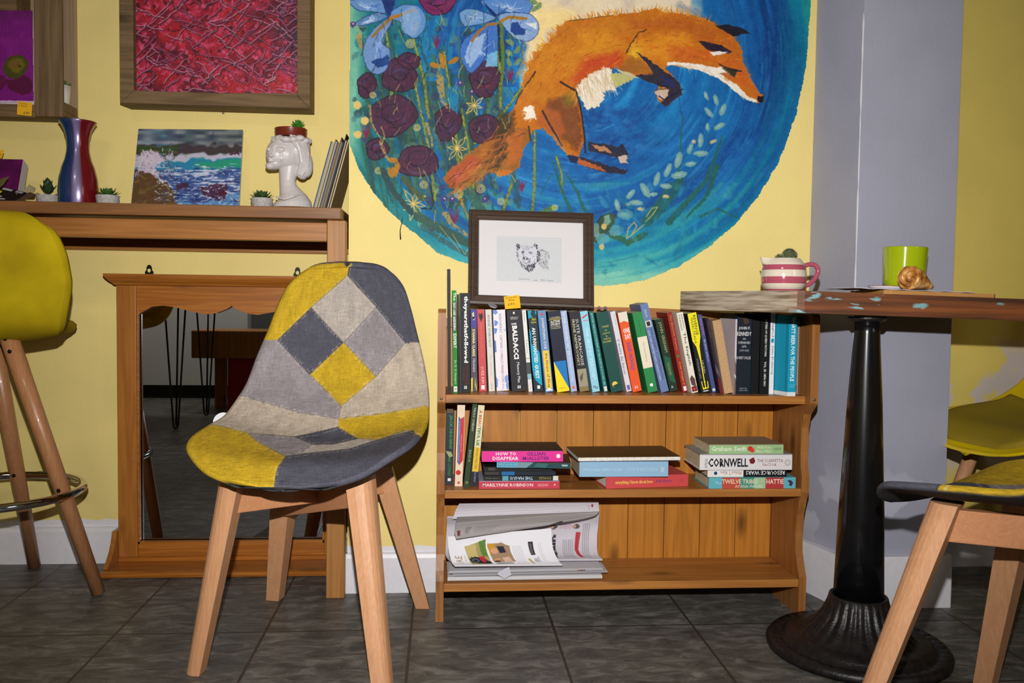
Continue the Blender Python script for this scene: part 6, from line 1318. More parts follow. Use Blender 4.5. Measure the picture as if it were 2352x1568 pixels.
# magazine
mg = thing('magazine', 'glossy white magazine open at photographs, curled in front of the newspapers', 'magazine', (P(1160, 1310, 2.03)[0], 2.03, z))
c = Cv(0, 0, 262, 106, .8, (222, 220, 226), seed=24); x0, y0 = 1028, 1208
T4 = lambda L: [N_(x, y) for x, y in L]
c.poly(T4([(415, 560), (690, 470), (700, 880), (440, 900)]), (150, 140, 80), .95, r=1); c.poly(T4([(420, 560), (560, 520), (560, 700), (430, 700)]), (190, 170, 110), .9, r=1); c.poly(T4([(600, 500), (690, 480), (690, 700), (620, 690)]), (80, 120, 50), .9, r=1.5)
c.poly(T4([(440, 740), (480, 700), (560, 700), (640, 740), (700, 800), (690, 870), (560, 860), (460, 820)]), (34, 36, 42), .95, r=1.5); c.ell(*N_(510, 770), 9, 9, (90, 96, 104), .9); c.ell(*N_(510, 770), 5, 5, (30, 30, 34), .9); c.poly(T4([(560, 700), (640, 690), (640, 820), (590, 800)]), (190, 40, 60), .9, r=1)
c.poly(T4([(712, 530), (890, 520), (1000, 560), (1020, 800), (740, 815)]), (150, 120, 90), .95, r=1); c.poly(T4([(715, 535), (800, 530), (800, 600), (720, 680)]), (196, 140, 30), .9, r=1); c.ell(*N_(790, 620), 9, 8, (206, 150, 120), .95); c.poly(T4([(830, 560), (920, 560), (940, 640), (860, 650)]), (34, 30, 50), .95); c.ell(*N_(800, 770), 9, 9, (196, 140, 100), .95); c.ell(*N_(790, 790), 8, 4, (50, 30, 24), .9)
c.poly(T4([(860, 720), (960, 700), (980, 790), (880, 800)]), (206, 170, 150), .9); c.poly(T4([(740, 830), (970, 820), (990, 870), (760, 890)]), (120, 120, 110), .9, r=1)
textblock(c, *N_(1040, 560), *N_(1170, 900), (150, 150, 160), 4.2, a=.4); c.poly(T4([(1248, 520), (1312, 520), (1312, 680), (1255, 685)]), (34, 28, 32), .95); textblock(c, *N_(1270, 540), *N_(1290, 670), (170, 160, 160), 3, a=.8); c.poly(T4([(1188, 740), (1220, 742), (1250, 880), (1220, 880)]), (170, 150, 90), .9)
c.ell(*N_(1290, 780), 5, 9, (150, 150, 154), .7); textblock(c, *N_(1320, 715), *N_(1345, 830), (100, 90, 140), 3.4, a=.7); textblock(c, *N_(1385, 540), *N_(1425, 820), (160, 160, 170), 5, a=.4)
o_ = N_(350, 870); cv_text(c, 'ORE', (o_[0], o_[1]), (0, -1), (-1, 0), 36, 17, (150, 124, 80)); o_ = N_(400, 830); cv_text(c, 'Y TRAIN', (o_[0], o_[1]), (0, -1), (-1, 0), 28, 5, (170, 160, 150))
sheet('open_page', [(1045, 1300, 2.018, 1292, 1298, 2.022), (1037, 1290, 2.034, 1282, 1286, 2.038), (1030, 1262, 2.052, 1270, 1258, 2.056), (1028, 1232, 2.062, 1266, 1213, 2.068)], c, mg, .003, zmin=z)
for v in (1,):
    q = MB(); A = [P(x, y, 2.017) for x, y in ((1140, 1314), (1152, 1305), (1168, 1298), (1174, 1316), (1158, 1325))]; q.prism([(0, 0)]*0 or [(a[0], a[2]) for a in A], lambda x, z_: (x, 2.005, max(z_, SZ[0]+.001)), lambda x, z_: (x, 2.0058, max(z_, SZ[0]+.001))); obj('torn_scrap', q, rgbm((190, 188, 200)), mg)
# ------------------------------------------------------------------ things on the cafe table
zt0 = lambda x: ztab(x)+.0004
jc = P(1799, 668, 1.875); jx, jy = jc[0], 1.875; jz = zt0(jx)
jg = thing('milk_jug', 'small pink and cream striped jug used as a cactus pot on the table corner', 'jug', (jx, jy, jz))
prof = [(.0, 0), (.036, 0), (.0395, .0015), (.041, .004), (.0455, .010), (.0482, .018), (.0492, .026), (.0492, .036), (.0482, .046), (.0458, .056), (.0425, .063), (.0385, .068), (.0355, .0715), (.034, .0735), (.032, .0735), (.031, .070), (.031, .062), (0, .062)]
q = MB(); n = 48; vs = []; H = []
pr2 = crom(prof, 70); vs = []
for r_, z_ in pr2:
    for k in range(n):
        t = 2*PI*k/n; rr = max(r_, 0); sp_ = max(0, math.cos(t-PI))**24*min(1.2, max(0, (z_-.055)/.017)) if z_ > .055 and r_ > .03 else 0
        vs.append((jx+(rr+.020*sp_)*math.cos(t), jy+(rr+.0*sp_)*math.sin(t), jz+z_+.002*sp_))
pink = lambda z_: (z_ < .0055) or (.0175 < z_ < .0315) or (.0465 < z_ < .0585)
for j in range(len(pr2)-1):
    zm = (pr2[j][1]+pr2[j+1][1])/2; mi = 1 if pink(zm) and pr2[j][0] > .034 and j < 55 else 0
    fs = [(j*n+k, j*n+(k+1) % n, (j+1)*n+(k+1) % n, (j+1)*n+k) for k in range(n)]
    for f_ in fs: q.f.append(f_); q.m.append(mi); q.sm.append(True)
q.v = vs; q.c = [(.5, .5, .5)]*len(vs)
cer = mat('cream_glaze', (214, 202, 184), .12, coat=.6); pnk = mat('pink_glaze', (168, 78, 96), .12, coat=.6)
obj('body', q, [cer, pnk], jg)
q = MB(); hp = crom([(.040, .0, .054), (.056, 0, .061), (.071, 0, .060), (.079, 0, .048), (.073, 0, .031), (.060, 0, .018), (.044, 0, .011)], 26)
q.tube([(jx+a, jy+b_, jz+c_) for a, b_, c_ in hp], [.0075]+[.0052]*24+[.0075], 12, up=(0, 1, 0)); obj('handle', q, pnk, jg)
ct = thing('cactus', 'small dark cactus with red flowers growing in the striped jug', 'cactus', (jx, jy, jz+.0622))
rg = np.random.RandomState(6); mg_ = mat('cactus_green', (76, 84, 50), .8, noise=.3, nscale=300)
for bx, bz, r_ in ((.012, .0200, .0165), (-.010, .0135, .0100)):
    q = MB(); q.ball((jx+bx, jy, jz+.0622+bz-.003), (r_, r_, r_), 18, 12); b0 = obj('stem', q, mg_, ct)
    q = MB()
    for k in range(150):
        d = rg.randn(3); d[2] = abs(d[2])*.9-.1; d /= np.linalg.norm(d); p = np.array((jx+bx, jy, jz+.0622+bz-.003))+d*r_; q.tube([p, p+d*.0022], [.0009, .0002], 4)
    obj('spines', q, mat('cactus_spines', (150, 146, 110), .8), b0); tag(bpy.data.objects[b0.children[0].name], kind='stuff')
for bx, bz, s_ in ((-.0185, .008, .0055), (.0005, .013, .003)):
    q = MB(); q.ball((jx+bx, jy-.004, jz+.0622+bz), s_*.7, 8, 6)
    for k in range(10):
        t = 2*PI*k/10; q.tube([(jx+bx, jy-.004, jz+.0622+bz), (jx+bx+s_*math.cos(t)*1.2, jy-.006, jz+.0622+bz+s_*math.sin(t)*1.1)], [.0014, .0004], 5)
    obj('flower', q, mat('red_flower', (190, 34, 44), .6), ct)
q = MB(); q.lathe([(0, .0615), (.031, .0615), (.031, .0620), (0, .0622)], (jx, jy, jz), 24, cap=False); obj('compost', q, mat('compost', (50, 38, 30), .9), jg)
# serving board, paper, saucer, mug, pastry
by = 1.80
Bd = lambda px, py, Y: P(px, py, Y)
bl = P(2008, 672, by)[0]; brt = P(2259, 685, by)[0]
sl = math.atan(tl)
sb = thing('serving_board', 'thin round-cornered wooden serving board under the paper napkin and pastry', 'board', ((bl+brt)/2, by, zt0((bl+brt)/2)), rot=(0, sl, 0))
q = MB(); hw = (brt-bl)/2; q.prism([(-hw, -.04), (-hw+.01, -.052), (hw-.01, -.052), (hw, -.04), (hw, .11), (hw-.01, .122), (-hw+.01, .122), (-hw, .11)], lambda x, y: (x, y, .0005), lambda x, y: (x, y, .0088)); obj('board', q, wood('board_wood', (190, 140, 80), (150, 104, 56), 'X', .5, 2., knots=False, contrast=.5), sb, local=True, bevel=.001)
sb.children[0].name = 'board_slab'
zb2 = lambda x: zt0(x)+.0096
q = MB(); xa, xb = P(1956, 670, by-.03)[0], P(2228, 683, by-.03)[0]; nx, ny = 40, 12; V = np.zeros((ny, nx, 3)); rg = np.random.RandomState(2)
for j in range(ny):
    for i in range(nx):
        x = xa+(xb-xa)*i/(nx-1)+.006*math.sin(j*.7); edge = max(0, (bl-x)/.03)
        V[j, i] = (x, by-.05+.16*j/(ny-1), zb2(x)+.0012+.0006*math.sin(i*.9+j*.4)-.0*edge)
q.grid(V); o = obj('paper_napkin', q, mat('white_paper', (206, 204, 214), .7)); s_ = o.modifiers.new('s', 'SOLIDIFY'); s_.thickness = .0008; tag(o, 'creased white paper napkin spread over the wooden serving board', 'napkin')
zn = lambda x: zb2(x)+.0024
mcx = P(2075, 620, 1.87)[0]; my = 1.868
sau = thing('saucer', 'small white-grey saucer with a red rim under the green mug', 'saucer', (P(2040, 660, my)[0], my, zn(mcx)+.0003), rot=(0, sl, 0))
q = MB(); q.lathe([(.0, 0), (.026, 0), (.0375, .0025), (.0435, .0085), (.0430, .0095), (.037, .0045), (.0, .004)], (0, 0, 0), 40, mis=[0, 0, 0, 1, 0, 0], cap=False); obj('dish', q, [mat('white_glaze', (206, 200, 206), .2, coat=.4), mat('red_rim', (150, 50, 56), .3)], sau, local=True)
mgx = mcx; mz = zn(mcx)+.0082
mug = thing('mug', 'lime green straight-sided mug behind the pastry', 'mug', (mgx, my, mz), rot=(0, sl, 0))
q = MB(); zt_m = P(2075, 569, my)[2]-mz; q.lathe(crom([(.0, 0), (.034, 0), (.040, .003), (.0428, .012), (.0442, .03), (.0455, .06), (.0468, zt_m-.002), (.0462, zt_m), (.0448, zt_m-.001), (.0438, zt_m-.01), (.042, .03), (.036, .006), (0, .005)], 44), (0, 0, 0), 48, cap=False); obj('cup', q, mat('lime_glaze', (158, 176, 16), .12, coat=.7), mug, local=True)
mug.children[0].name = 'cup_body'
# cinnamon swirl / snail pastry: a tapering spiral coil lying on its side
px_, py_ = P(2086, 672, 1.775)[0], 1.775; pz = zn(px_)
ps = thing('pastry', 'golden brown spiral pastry lying on the napkin in front of the mug', 'pastry', (px_, py_, pz))
def spiral(cx, cz, r0, r1, turns, y0, y1, n=90, a0=0.):
    out = []
    for k in range(n):
        t = k/(n-1); a = a0+turns*2*PI*t; r_ = r0+(r1-r0)*t; out.append((cx+r_*math.cos(a), y0+(y1-y0)*t, cz+r_*.92*math.sin(a)))
    return out
bak = bpy.data.materials.new('baked_pastry'); bak.use_nodes = True; nt = bak.node_tree; b = nt.nodes['Principled BSDF']; N = nt.nodes.new; L = nt.links.new
tc = N('ShaderNodeTexCoord'); n1 = N('ShaderNodeTexNoise'); n1.inputs['Scale'].default_value = 55; n1.inputs['Detail'].default_value = 6; L(tc.outputs['Object'], n1.inputs['Vector'])
cr = N('ShaderNodeValToRGB'); e = cr.color_ramp.elements; e[0].position = .36; e[0].color = lin((112, 62, 22)); e[1].position = .66; e[1].color = lin((224, 178, 112)); x_ = cr.color_ramp.elements.new(.5); x_.color = lin((186, 124, 52)); L(n1.outputs['Fac'], cr.inputs[0]); L(cr.outputs[0], b.inputs['Base Color']); b.inputs['Roughness'].default_value = .35
bp = N('ShaderNodeBump'); bp.inputs['Strength'].default_value = .5; bp.inputs['Distance'].default_value = .003; L(n1.outputs['Fac'], bp.inputs['Height']); L(bp.outputs['Normal'], b.inputs['Normal'])
Rz = .0265; cz_ = pz+Rz-.001
q = MB(); pts = spiral(px_, cz_, Rz*.80, .003, 2.1, py_+.004, py_-.018, 110, a0=-1.2); q.tube(pts, list(np.linspace(.0085, .0062, 110)), 12); obj('inner_coil', q, bak, ps)
q = MB(); q.tube([(px_-.002, py_+.002, pz+Rz*.95), (px_+.012, py_+.008, pz+Rz*.96), (px_+.028, py_+.014, pz+Rz*.82), (px_+.044, py_+.018, pz+Rz*.55), (px_+.058, py_+.02, pz+Rz*.34), (px_+.066, py_+.02, pz+Rz*.2)], [Rz*.95, Rz*.96, Rz*.82, Rz*.55, Rz*.33, Rz*.12], 22)
o = obj('outer_layer', q, bak, ps)
for k in range(4):
    a = .5+k*.55; q = MB(); q.tube([(px_+.004+k*.009, py_-.016+.008*k, cz_-.018+.004*k), (px_+.012+k*.009, py_-.019+.010*k, cz_-.001-.002*k), (px_+.008+k*.009, py_-.004+.008*k, cz_+.021-.005*k), (px_+k*.009, py_+.012+.006*k, cz_+.021-.005*k)], [.003, .0055, .0055, .002], 10); obj('flaky_ridge', q, bak, ps)
# ------------------------------------------------------------------ red painting in a deep box frame
weath = wood('weathered_brown_wood', (128, 102, 70), (78, 58, 38), 'X', .7, 1.1, contrast=.9)
weathZ = wood('weathered_brown_wood_upright', (128, 102, 70), (78, 58, 38), 'Z', .7, 1.1, contrast=.9)
Yf = 2.42
a = P(275, 236, Yf); b_ = P(711, 236, Yf); i0 = P(307, 207, Yf); i1 = P(682, 207, Yf)
fx0, fx1, fz0 = a[0], P(712, 236, Yf)[0], a[2]; ix0, ix1, iz0 = i0[0], i1[0], i0[2]; fz1 = fz0+.50; iz1 = fz1-(iz0-fz0)
rp = thing('picture_frame', 'deep weathered wooden box frame around a crimson abstract painting on the left wall', 'picture frame', ((fx0+fx1)/2, YL-.04, fz0))
q = MB()
def mitre(q, pts_o, pts_i, y0, y1):
    n = 4
    for k in range(4):
        A, B = pts_o[k], pts_o[(k+1) % 4]; C_, D = pts_i[(k+1) % 4], pts_i[k]
        q.hexa([(A[0], y0, A[1]), (B[0], y0, B[1]), (C_[0], y0, C_[1]), (D[0], y0, D[1]), (A[0], y1, A[1]), (B[0], y1, B[1]), (C_[0], y1, C_[1]), (D[0], y1, D[1])])
mitre(q, [(fx0, fz0), (fx1, fz0), (fx1, fz1), (fx0, fz1)], [(ix0, iz0), (ix1, iz0), (ix1, iz1), (ix0, iz1)], Yf, YL-.0005)
obj('frame', q, weath, rp, bevel=.002)
x0, x1 = 300, 690
c = Cv(300, -240, 690, 214, 1.25, (150, 24, 44), seed=31); rg = np.random.RandomState(31); X, Y = c.X, c.Y
n1 = vnoise(c.h, c.w, (9, 10), 41); n2 = vnoise(c.h, c.w, (26, 30), 42)
def cmix(m, col):
    m = np.clip(m, 0, 1)[..., None]; c.A = c.A*(1-m)+np.array(col, float)*m
cmix(n1*2+.2, (176, 28, 40)); cmix(n2*2.4-.1, (196, 50, 84)); cmix(-n1*2.2-n2-.1, (84, 18, 40)); cmix(((X-590)/70+n1*3)*np.clip((150-Y)/60+.4, 0, 1)*.95, (40, 32, 54)); cmix((-(X-330)/60+n1*2)*np.clip((60-Y)/50, 0, 1)*.6, (90, 24, 60))
for k in range(1500):
    x, y = rg.uniform(300, 690), rg.uniform(-240, 214); dark = x > 625 and y < 120+rg.randn()*30
    pal = [(60, 50, 78), (30, 24, 44), (96, 90, 120), (90, 30, 50)] if dark else [(206, 60, 100), (190, 34, 48), (214, 90, 128), (110, 18, 34), (64, 14, 34), (168, 30, 60), (196, 70, 110), (150, 20, 30)]
    an = rg.uniform(0, PI); l = rg.uniform(4, 12); w = rg.uniform(2, 6); dx, dy = math.cos(an)*l, math.sin(an)*l
    c.poly([(x-dx, y-dy), (x+dy*w/l, y-dx*w/l), (x+dx, y+dy), (x-dy*w/l, y+dx*w/l)], pal[rg.randint(len(pal))], .75, r=1.2)
for k in range(330):
    x, y = rg.uniform(290, 700), rg.uniform(-250, 220); an = [-.62, .55, -.7, .45][rg.randint(4)]+rg.randn()*.18; l = rg.uniform(25, 90); pts = [(x+math.cos(an)*l*t+rg.randn()*2.5, y+math.sin(an)*l*t+rg.randn()*2.5) for t in (0, .25, .5, .75, 1)]
    c.line([(p[0]+1.2, p[1]+1.8) for p in pts], 3.2, (50, 16, 36), .75, r=.8); c.line(pts, 2.2, [(170, 90, 120), (190, 110, 140), (150, 70, 104), (206, 130, 150)][rg.randint(4)], .85, r=.8)
cv_text(c, 'Brode', (616, 190), (.83, -.55), (-.55, -.83), 22, 9, (206, 170, 180))
V = wallgrid(c, Yf+.022); V[..., 1] = Yf+.022
msk = (V[..., 0] > ix0-.004) & (V[..., 0] < ix1+.004) & (V[..., 2] > iz0-.004) & (V[..., 2] < iz1+.004)
fastgrid('painted_canvas', V, s2l(c.A.clip(0, 255)), msk, m_oil, rp)
q = MB(); q.box((ix0-.002, Yf+.024, iz0-.002), (ix1+.002, Yf+.036, iz1+.002)); obj('backing_board', q, mat('brown_board', (120, 96, 70), .8), rp)
q = MB(); p = P(515, 260, 2.50); q.tube([(p[0], YL, p[2]), (p[0], YL-.018, p[2]-.002)], .0011, 8); q.ball((p[0], YL-.019, p[2]-.002), .0022, 8, 6); o = obj('nail', q, mat('steel_nail', (160, 160, 165), .3, metal=.9)); tag(o, 'small steel nail in the wall just under the crimson painting', 'nail')
# ------------------------------------------------------------------ wooden crate shelf, upper left
cr_ = thing('wall_crate', 'weathered wooden wall crate with slatted front at the upper left edge', 'crate', (P(60, 270, 2.45)[0], 2.45, P(60, 282, 2.5)[2]))
Yc = 2.397; cx1 = P(143, 150, Yc)[0]; cx2 = P(179, 150, YL)[0]; cxl = -1.85; cz0 = P(179, 283, YL)[2]; cz1 = cz0+.62
q = MB(); q.box((cxl, 2.489, cz0+.0135), (cx2, YL-.0005, cz1)); obj('back_board', q, wood('pale_crate_board', (168, 142, 112), (134, 108, 80), 'Z', .35, 1.1, contrast=.6, coat=.4), cr_, bevel=.001)
q = MB(); q.prism([(Yc+.0125, cz0+.0135), (2.4885, cz0+.0135), (2.4885, cz0+.036), (Yc+.0125, cz0+.036)], lambda y, z_: (cx1-.011, y, z_), lambda y, z_: (cx1, y, z_)); obj('side_board', q, weath, cr_, bevel=.001)
q = MB(); vx0 = P(79, 150, Yc)[0]; q.box((vx0, Yc, P(100, 267, Yc)[2]), (cx1, Yc+.012, cz1)); obj('front_slat', q, weathZ, cr_, bevel=.002)
q = MB(); q.box((cxl, Yc+.0002, P(40, 268, Yc)[2]), (vx0-.0005, Yc+.012, P(40, 234, Yc)[2])); obj('front_slat', q, weath, cr_, bevel=.002)
q = MB(); q.box((cxl, Yc+.0125, cz0), (cx1, YL-.0005, cz0+.013)); obj('bottom_board', q, weath, cr_, bevel=.001)
q = MB(); q.box((cxl, Yc+.0125, P(20, 27, 2.42)[2]), (P(42, 10, 2.42)[0], 2.4885, cz1)); obj('upper_block', q, weath, cr_, bevel=.001)
# lime painting fixed to the crate front
Yp = Yc-.004; c = Cv(-60, 24, 82, 236, .8, (122, 22, 122), seed=51); rg = np.random.RandomState(7); X, Y = c.X, c.Y
cmix((70-Y)/50+c.n3, (96, 26, 92)); cmix(c.n3*1.6+.1, (138, 30, 138)); cmix((Y-200)/60+c.n3*.5, (120, 14, 116))
S1 = lambda L_: [(x/5.227, y/5.227) for x, y in L_]
c.poly(S1([(60, 940), (150, 960), (300, 900), (370, 960), (400, 1050), (370, 1120), (280, 1140), (160, 1100), (90, 1050)]), (84, 14, 54), .9, r=1.5); c.poly(S1([(-300, 900), (60, 900), (80, 1000), (20, 1080), (-300, 1120)]), (96, 14, 66), .9, r=1.5)
c.poly(S1([(35, 820), (60, 740), (120, 680), (210, 655), (290, 680), (340, 740), (330, 830), (270, 910), (190, 950), (110, 930), (60, 880)]), (72, 70, 22), 1, r=1.2); c.poly(S1([(90, 760), (180, 690), (270, 710), (290, 790), (240, 880), (150, 860), (110, 800)]), (122, 106, 28), .8, r=2, soft=3); c.poly(S1([(120, 740), (210, 710), (250, 780), (180, 830), (140, 800)]), (120, 84, 34), .8, r=1.5, soft=2); c.poly(S1([(210, 770), (270, 800), (230, 810)]), (44, 34, 18), .8)
c.line(S1([(-310, 1215), (420, 1222)]), 4.5, (206, 190, 214), .95, r=.6)
V = wallgrid(c, Yp); V[..., 1] = Yp
pc_ = thing('canvas_painting', 'purple painting of a lime hanging on the wooden wall crate at the upper left edge', 'painting', (P(20, 235, Yp)[0], Yp, V[-1, 0, 2]))
vx = V[..., 0] < vx0-.0006; fastgrid('painted_face', V, s2l(c.A.clip(0, 255)), vx, m_oil, pc_)
q = MB(); q.box((V[0, 0, 0], Yp+.0004, V[-1, 0, 2]), (vx0-.0008, Yp+.0036, V[0, 60, 2]-.002)); obj('stretcher', q, mat('canvas_edge', (210, 204, 200), .8), pc_)
sticky('sticky_note', 'orange-yellow sticky note with a handwritten price under the purple lime painting', (P(39, 263, Yp-.001), P(73, 267, Yp-.001), P(74.5, 236, Yp-.0014), P(41, 232, Yp-.0014)), [('2 Lemon', .1, .7, .80, .92), ('1 Lime', .12, .66, .62, .74), ('£40', .45, .88, .10, .3)])
# ------------------------------------------------------------------ succulents and pots
def leaf(q, base, d, L_, w, th, up, n=8, mi=0, tip=.0):
    """pointed fleshy leaf"""
    d = np.array(d, float); d /= np.linalg.norm(d); up = np.array(up, float); s = np.cross(d, up); s /= np.linalg.norm(s)+1e-9; up = np.cross(s, d)
    rings = []; m = 7
    for k in range(m):
        t = k/(m-1); ww = w*(math.sin(PI*min(1, .18+.82*t)**.8)**.9 if t < 1 else 0)+.0002; hh = th*(1-t*.7)
        p = np.array(base)+d*L_*t+up*(L_*.18*t*t+tip*t)
        rings.append([p+s*ww*math.cos(a)+up*hh*math.sin(a) for a in np.linspace(0, 2*PI, n+1)[:-1]])
    vs = [v for r_ in rings for v in r_]; fs = [(j*n+k, j*n+(k+1) % n, (j+1)*n+(k+1) % n, (j+1)*n+k) for j in range(m-1) for k in range(n)]; fs += [tuple(range(n))[::-1], tuple(range((m-1)*n, m*n))]
    q.add(vs, fs, mi, smooth=True)
ZD = .9812
m_pot = mat('concrete_pot', (186, 180, 178), .85, noise=.12, nscale=200, bump=.3, bscale=500)
def succulent(label, cx, Y, r, ztop, kind, col, z0=None, potc=None, leaves=None, group='potted succulents'):
    z0 = ZD if z0 is None else z0
    t = thing('potted_succulent', label, 'plant', (cx, Y, z0), group)
    h_ = ztop-z0; q = MB(); q.lathe([(0, .0), (r*.80, 0), (r*.84, .002), (r*.97, h_*.8), (r, h_-.001), (r*.985, h_), (r*.90, h_), (r*.88, h_-.006), (0, h_-.006)], (cx, Y, z0), 32, cap=False); obj('pot', q, potc or m_pot, t)
    q = MB(); q.lathe([(0, h_-.0055), (r*.87, h_-.0055)], (cx, Y, z0), 20, cap=False); obj('compost', q, mat('compost', (50, 38, 30), .9), t)
    q = MB(); rg = np.random.RandomState(int(abs(cx)*1000)); base = np.array((cx, Y, ztop-.004))
    if kind == 'rosette':
        for ring, (n_, el, L_, w) in enumerate(((5, 1.35, .022, .0075), (7, 1.0, .030, .0088), (9, .62, .037, .0092), (10, .22, .040, .0088))):
            for k in range(n_):
                a = 2*PI*(k+.5*ring)/n_+rg.randn()*.08; e_ = el+rg.randn()*.05; s_ = r/.034; leaf(q, base, (math.cos(a)*math.cos(e_), math.sin(a)*math.cos(e_), math.sin(e_)), L_*s_, w*s_, .0016*s_, (0, 0, 1))
    elif kind == 'spiky':
        for ring, (n_, el, L_, w) in enumerate(((6, 1.4, .040, .0042), (9, 1.05, .038, .0045), (11, .7, .034, .0045), (10, .35, .03, .0042))):
            for k in range(n_):
                a = 2*PI*(k+.5*ring)/n_; leaf(q, base, (math.cos(a)*math.cos(el), math.sin(a)*math.cos(el), math.sin(el)), L_, w, .0022, (0, 0, 1))
    else:
        for n_, z_, L_, w, el in ((6, 0., .030, .009, .1), (5, .012, .030, .0105, .6), (4, .022, .026, .0115, .95), (2, .03, .022, .010, 1.3)):
            for k in range(n_):
                a = 2*PI*(k+.3*n_)/n_+rg.randn()*.2; leaf(q, base+np.array((0, 0, z_)), (math.cos(a)*math.cos(el), math.sin(a)*math.cos(el), math.sin(el)), L_, w, .0022, (0, 0, 1))
    obj('leaves', q, mat('leaf_%d' % col[1], col, .45, noise=.25, nscale=120, spec=.4), t); t.children[-1]['kind'] = 'stuff'
    return t
def pot_at(xl, xr, ytop, Y): a = P(xl, ytop, Y); b_ = P(xr, ytop, Y); return (a[0]+b_[0])/2, (b_[0]-a[0])/2, a[2]
cx, r, zt_ = pot_at(84, 136, 448, 2.457); succulent('pale pot with a broad round-leaved dark succulent left of the vase', cx, 2.457, r, zt_, 'round', (44, 70, 44))
cx, r, zt_ = pot_at(220.5, 273.5, 448.5, 2.37); succulent('pale pot with a small spiky green rosette immediately right of the striped vase', cx, 2.37, r, zt_, 'rosette', (70, 106, 44))
cx, r, zt_ = pot_at(576, 627, 455, 2.37); succulent('pale pot with a dark green rosette between the sea painting and the white head planter', cx, 2.37, r, zt_, 'rosette', (58, 88, 44))
tp_ = thing('potted_succulent', 'tapered white pot with a green rosette half hidden inside the wall crate', 'plant', (P(158, 240, 2.45)[0], 2.45, cz0+.0134), 'potted succulents'); cx = tp_.location[0]; zt_ = P(142, 198, 2.45)[2]; z0 = cz0+.0134; r = .024
q = MB(); q.lathe([(0, 0), (.016, 0), (r*.85, (zt_-z0)*.5), (r, zt_-z0), (r*.9, zt_-z0), (r*.85, zt_-z0-.006), (0, zt_-z0-.006)], (cx-.018, 2.448, z0), 28, cap=False); obj('pot', q, mat('white_pot', (214, 210, 204), .5), tp_)
q = MB()
for ring, (n_, el, L_) in enumerate(((5, 1.2, .018), (7, .8, .024), (9, .3, .028))):
    for k in range(n_): a = 2*PI*(k+.5*ring)/n_; leaf(q, (cx-.018, 2.448, zt_-.004), (math.cos(a)*math.cos(el), math.sin(a)*math.cos(el), math.sin(el)), L_, .0048, .0016, (0, 0, 1))
obj('leaves', q, mat('leaf_120', (70, 120, 34), .45, noise=.2, nscale=120), tp_); tp_.children[-1]['kind'] = 'stuff'
# ------------------------------------------------------------------ vase
Yv = 2.39; vc = P(180.5, 470, Yv)[0]; 
def vz(y): return P(180, y, Yv)[2]-ZD
def vr(w): return w/2/FPX*Yv*1.0
pv = [(0, 0), (vr(78), .0), (vr(81), .003), (vr(82.5), vz(448)), (vr(83), vz(440)), (vr(79), vz(412)), (vr(68), vz(386)), (vr(55), vz(368)), (vr(47.5), vz(350)), (vr(45.5), vz(336)), (vr(48), vz(318)), (vr(56), vz(300)), (vr(68), vz(288)), (vr(77.5), vz(280.5)), (vr(77), vz(279.5)), (vr(74), vz(280.5)), (vr(62), vz(290)), (vr(42), vz(320)), (vr(40), vz(340)), (vr(60), vz(400)), (0, vz(440))]
vs_ = thing('vase', 'tall waisted glossy vase, blue on its left half and dark red on the right', 'vase', (vc, Yv, ZD))
vm = bpy.data.materials.new('vase_bands'); vm.use_nodes = True; nt = vm.node_tree; b = nt.nodes['Principled BSDF']; N = nt.nodes.new; L = nt.links.new
tc = N('ShaderNodeTexCoord'); sx_ = N('ShaderNodeSeparateXYZ'); L(tc.outputs['Object'], sx_.inputs[0]); at = N('ShaderNodeMath'); at.operation = 'ARCTAN2'; L(sx_.outputs['X'], at.inputs[0]); ng = N('ShaderNodeMath'); ng.operation = 'MULTIPLY'; ng.inputs[1].default_value = -1; L(sx_.outputs['Y'], ng.inputs[0]); L(ng.outputs[0], at.inputs[1])
mr1 = N('ShaderNodeMapRange'); mr1.inputs[1].default_value = -PI; mr1.inputs[2].default_value = PI; L(at.outputs[0], mr1.inputs[0]); cr = N('ShaderNodeValToRGB'); L(mr1.outputs[0], cr.inputs[0]); e = cr.color_ramp.elements
e[0].position = 0; e[0].color = lin((30, 50, 90)); e[1].position = 1; e[1].color = lin((60, 20, 60))
for p_, c_ in ((.34, (20, 80, 116)), (.44, (22, 60, 110)), (.50, (60, 60, 110)), (.53, (140, 130, 170)), (.57, (126, 110, 150)), (.595, (120, 18, 26)), (.78, (126, 22, 24))): x_ = cr.color_ramp.elements.new(p_); x_.color = lin(c_)  # lilac stops paint a highlight where the blue and red meet
L(cr.outputs[0], b.inputs['Base Color']); b.inputs['Roughness'].default_value = .25; b.inputs['Metallic'].default_value = .25; b.inputs['Coat Weight'].default_value = .5
q = MB(); q.lathe([(a_, c_) for a_, c_ in pv], (vc, Yv, ZD), 48, cap=False); obj('vase_body', q, vm, vs_)
# ------------------------------------------------------------------ sea painting leaning on the wall
def onshelf(x, Y, dz=.0006): 
    p = P(x, 470, Y); return np.array((p[0], Y, ZD+dz))
TL, TR = P(318, 296, 2.47), P(558, 298, 2.47); BL, BR = onshelf(299.5, 2.40, .0035), onshelf(548, 2.40, .0035)
sp = thing('canvas_painting', 'small seascape painting of surf and rocks leaning on the bar shelf', 'painting', tuple((BL+BR)/2))
FS = QF(BL, BR, TR, TL); q = MB(); qbox(q, FS, 0, 1, 0, 1, -.008, -.001); obj('board', q, mat('canvas_edge', (200, 196, 190), .8), sp)
c = Cv(296, 294, 560, 476, .8, (120, 130, 150), seed=61); rg = np.random.RandomState(61); X, Y = c.X, c.Y
Y = Y-7*np.sin((X-296)/264*PI)*np.clip((Y-325)/20, 0, 1)+c.n3*9+vnoise(c.h, c.w, (7, 9), 66)*8+np.clip((430-X)/20, -2, 4)*np.clip((Y-335)/20, 0, 1)*-1.
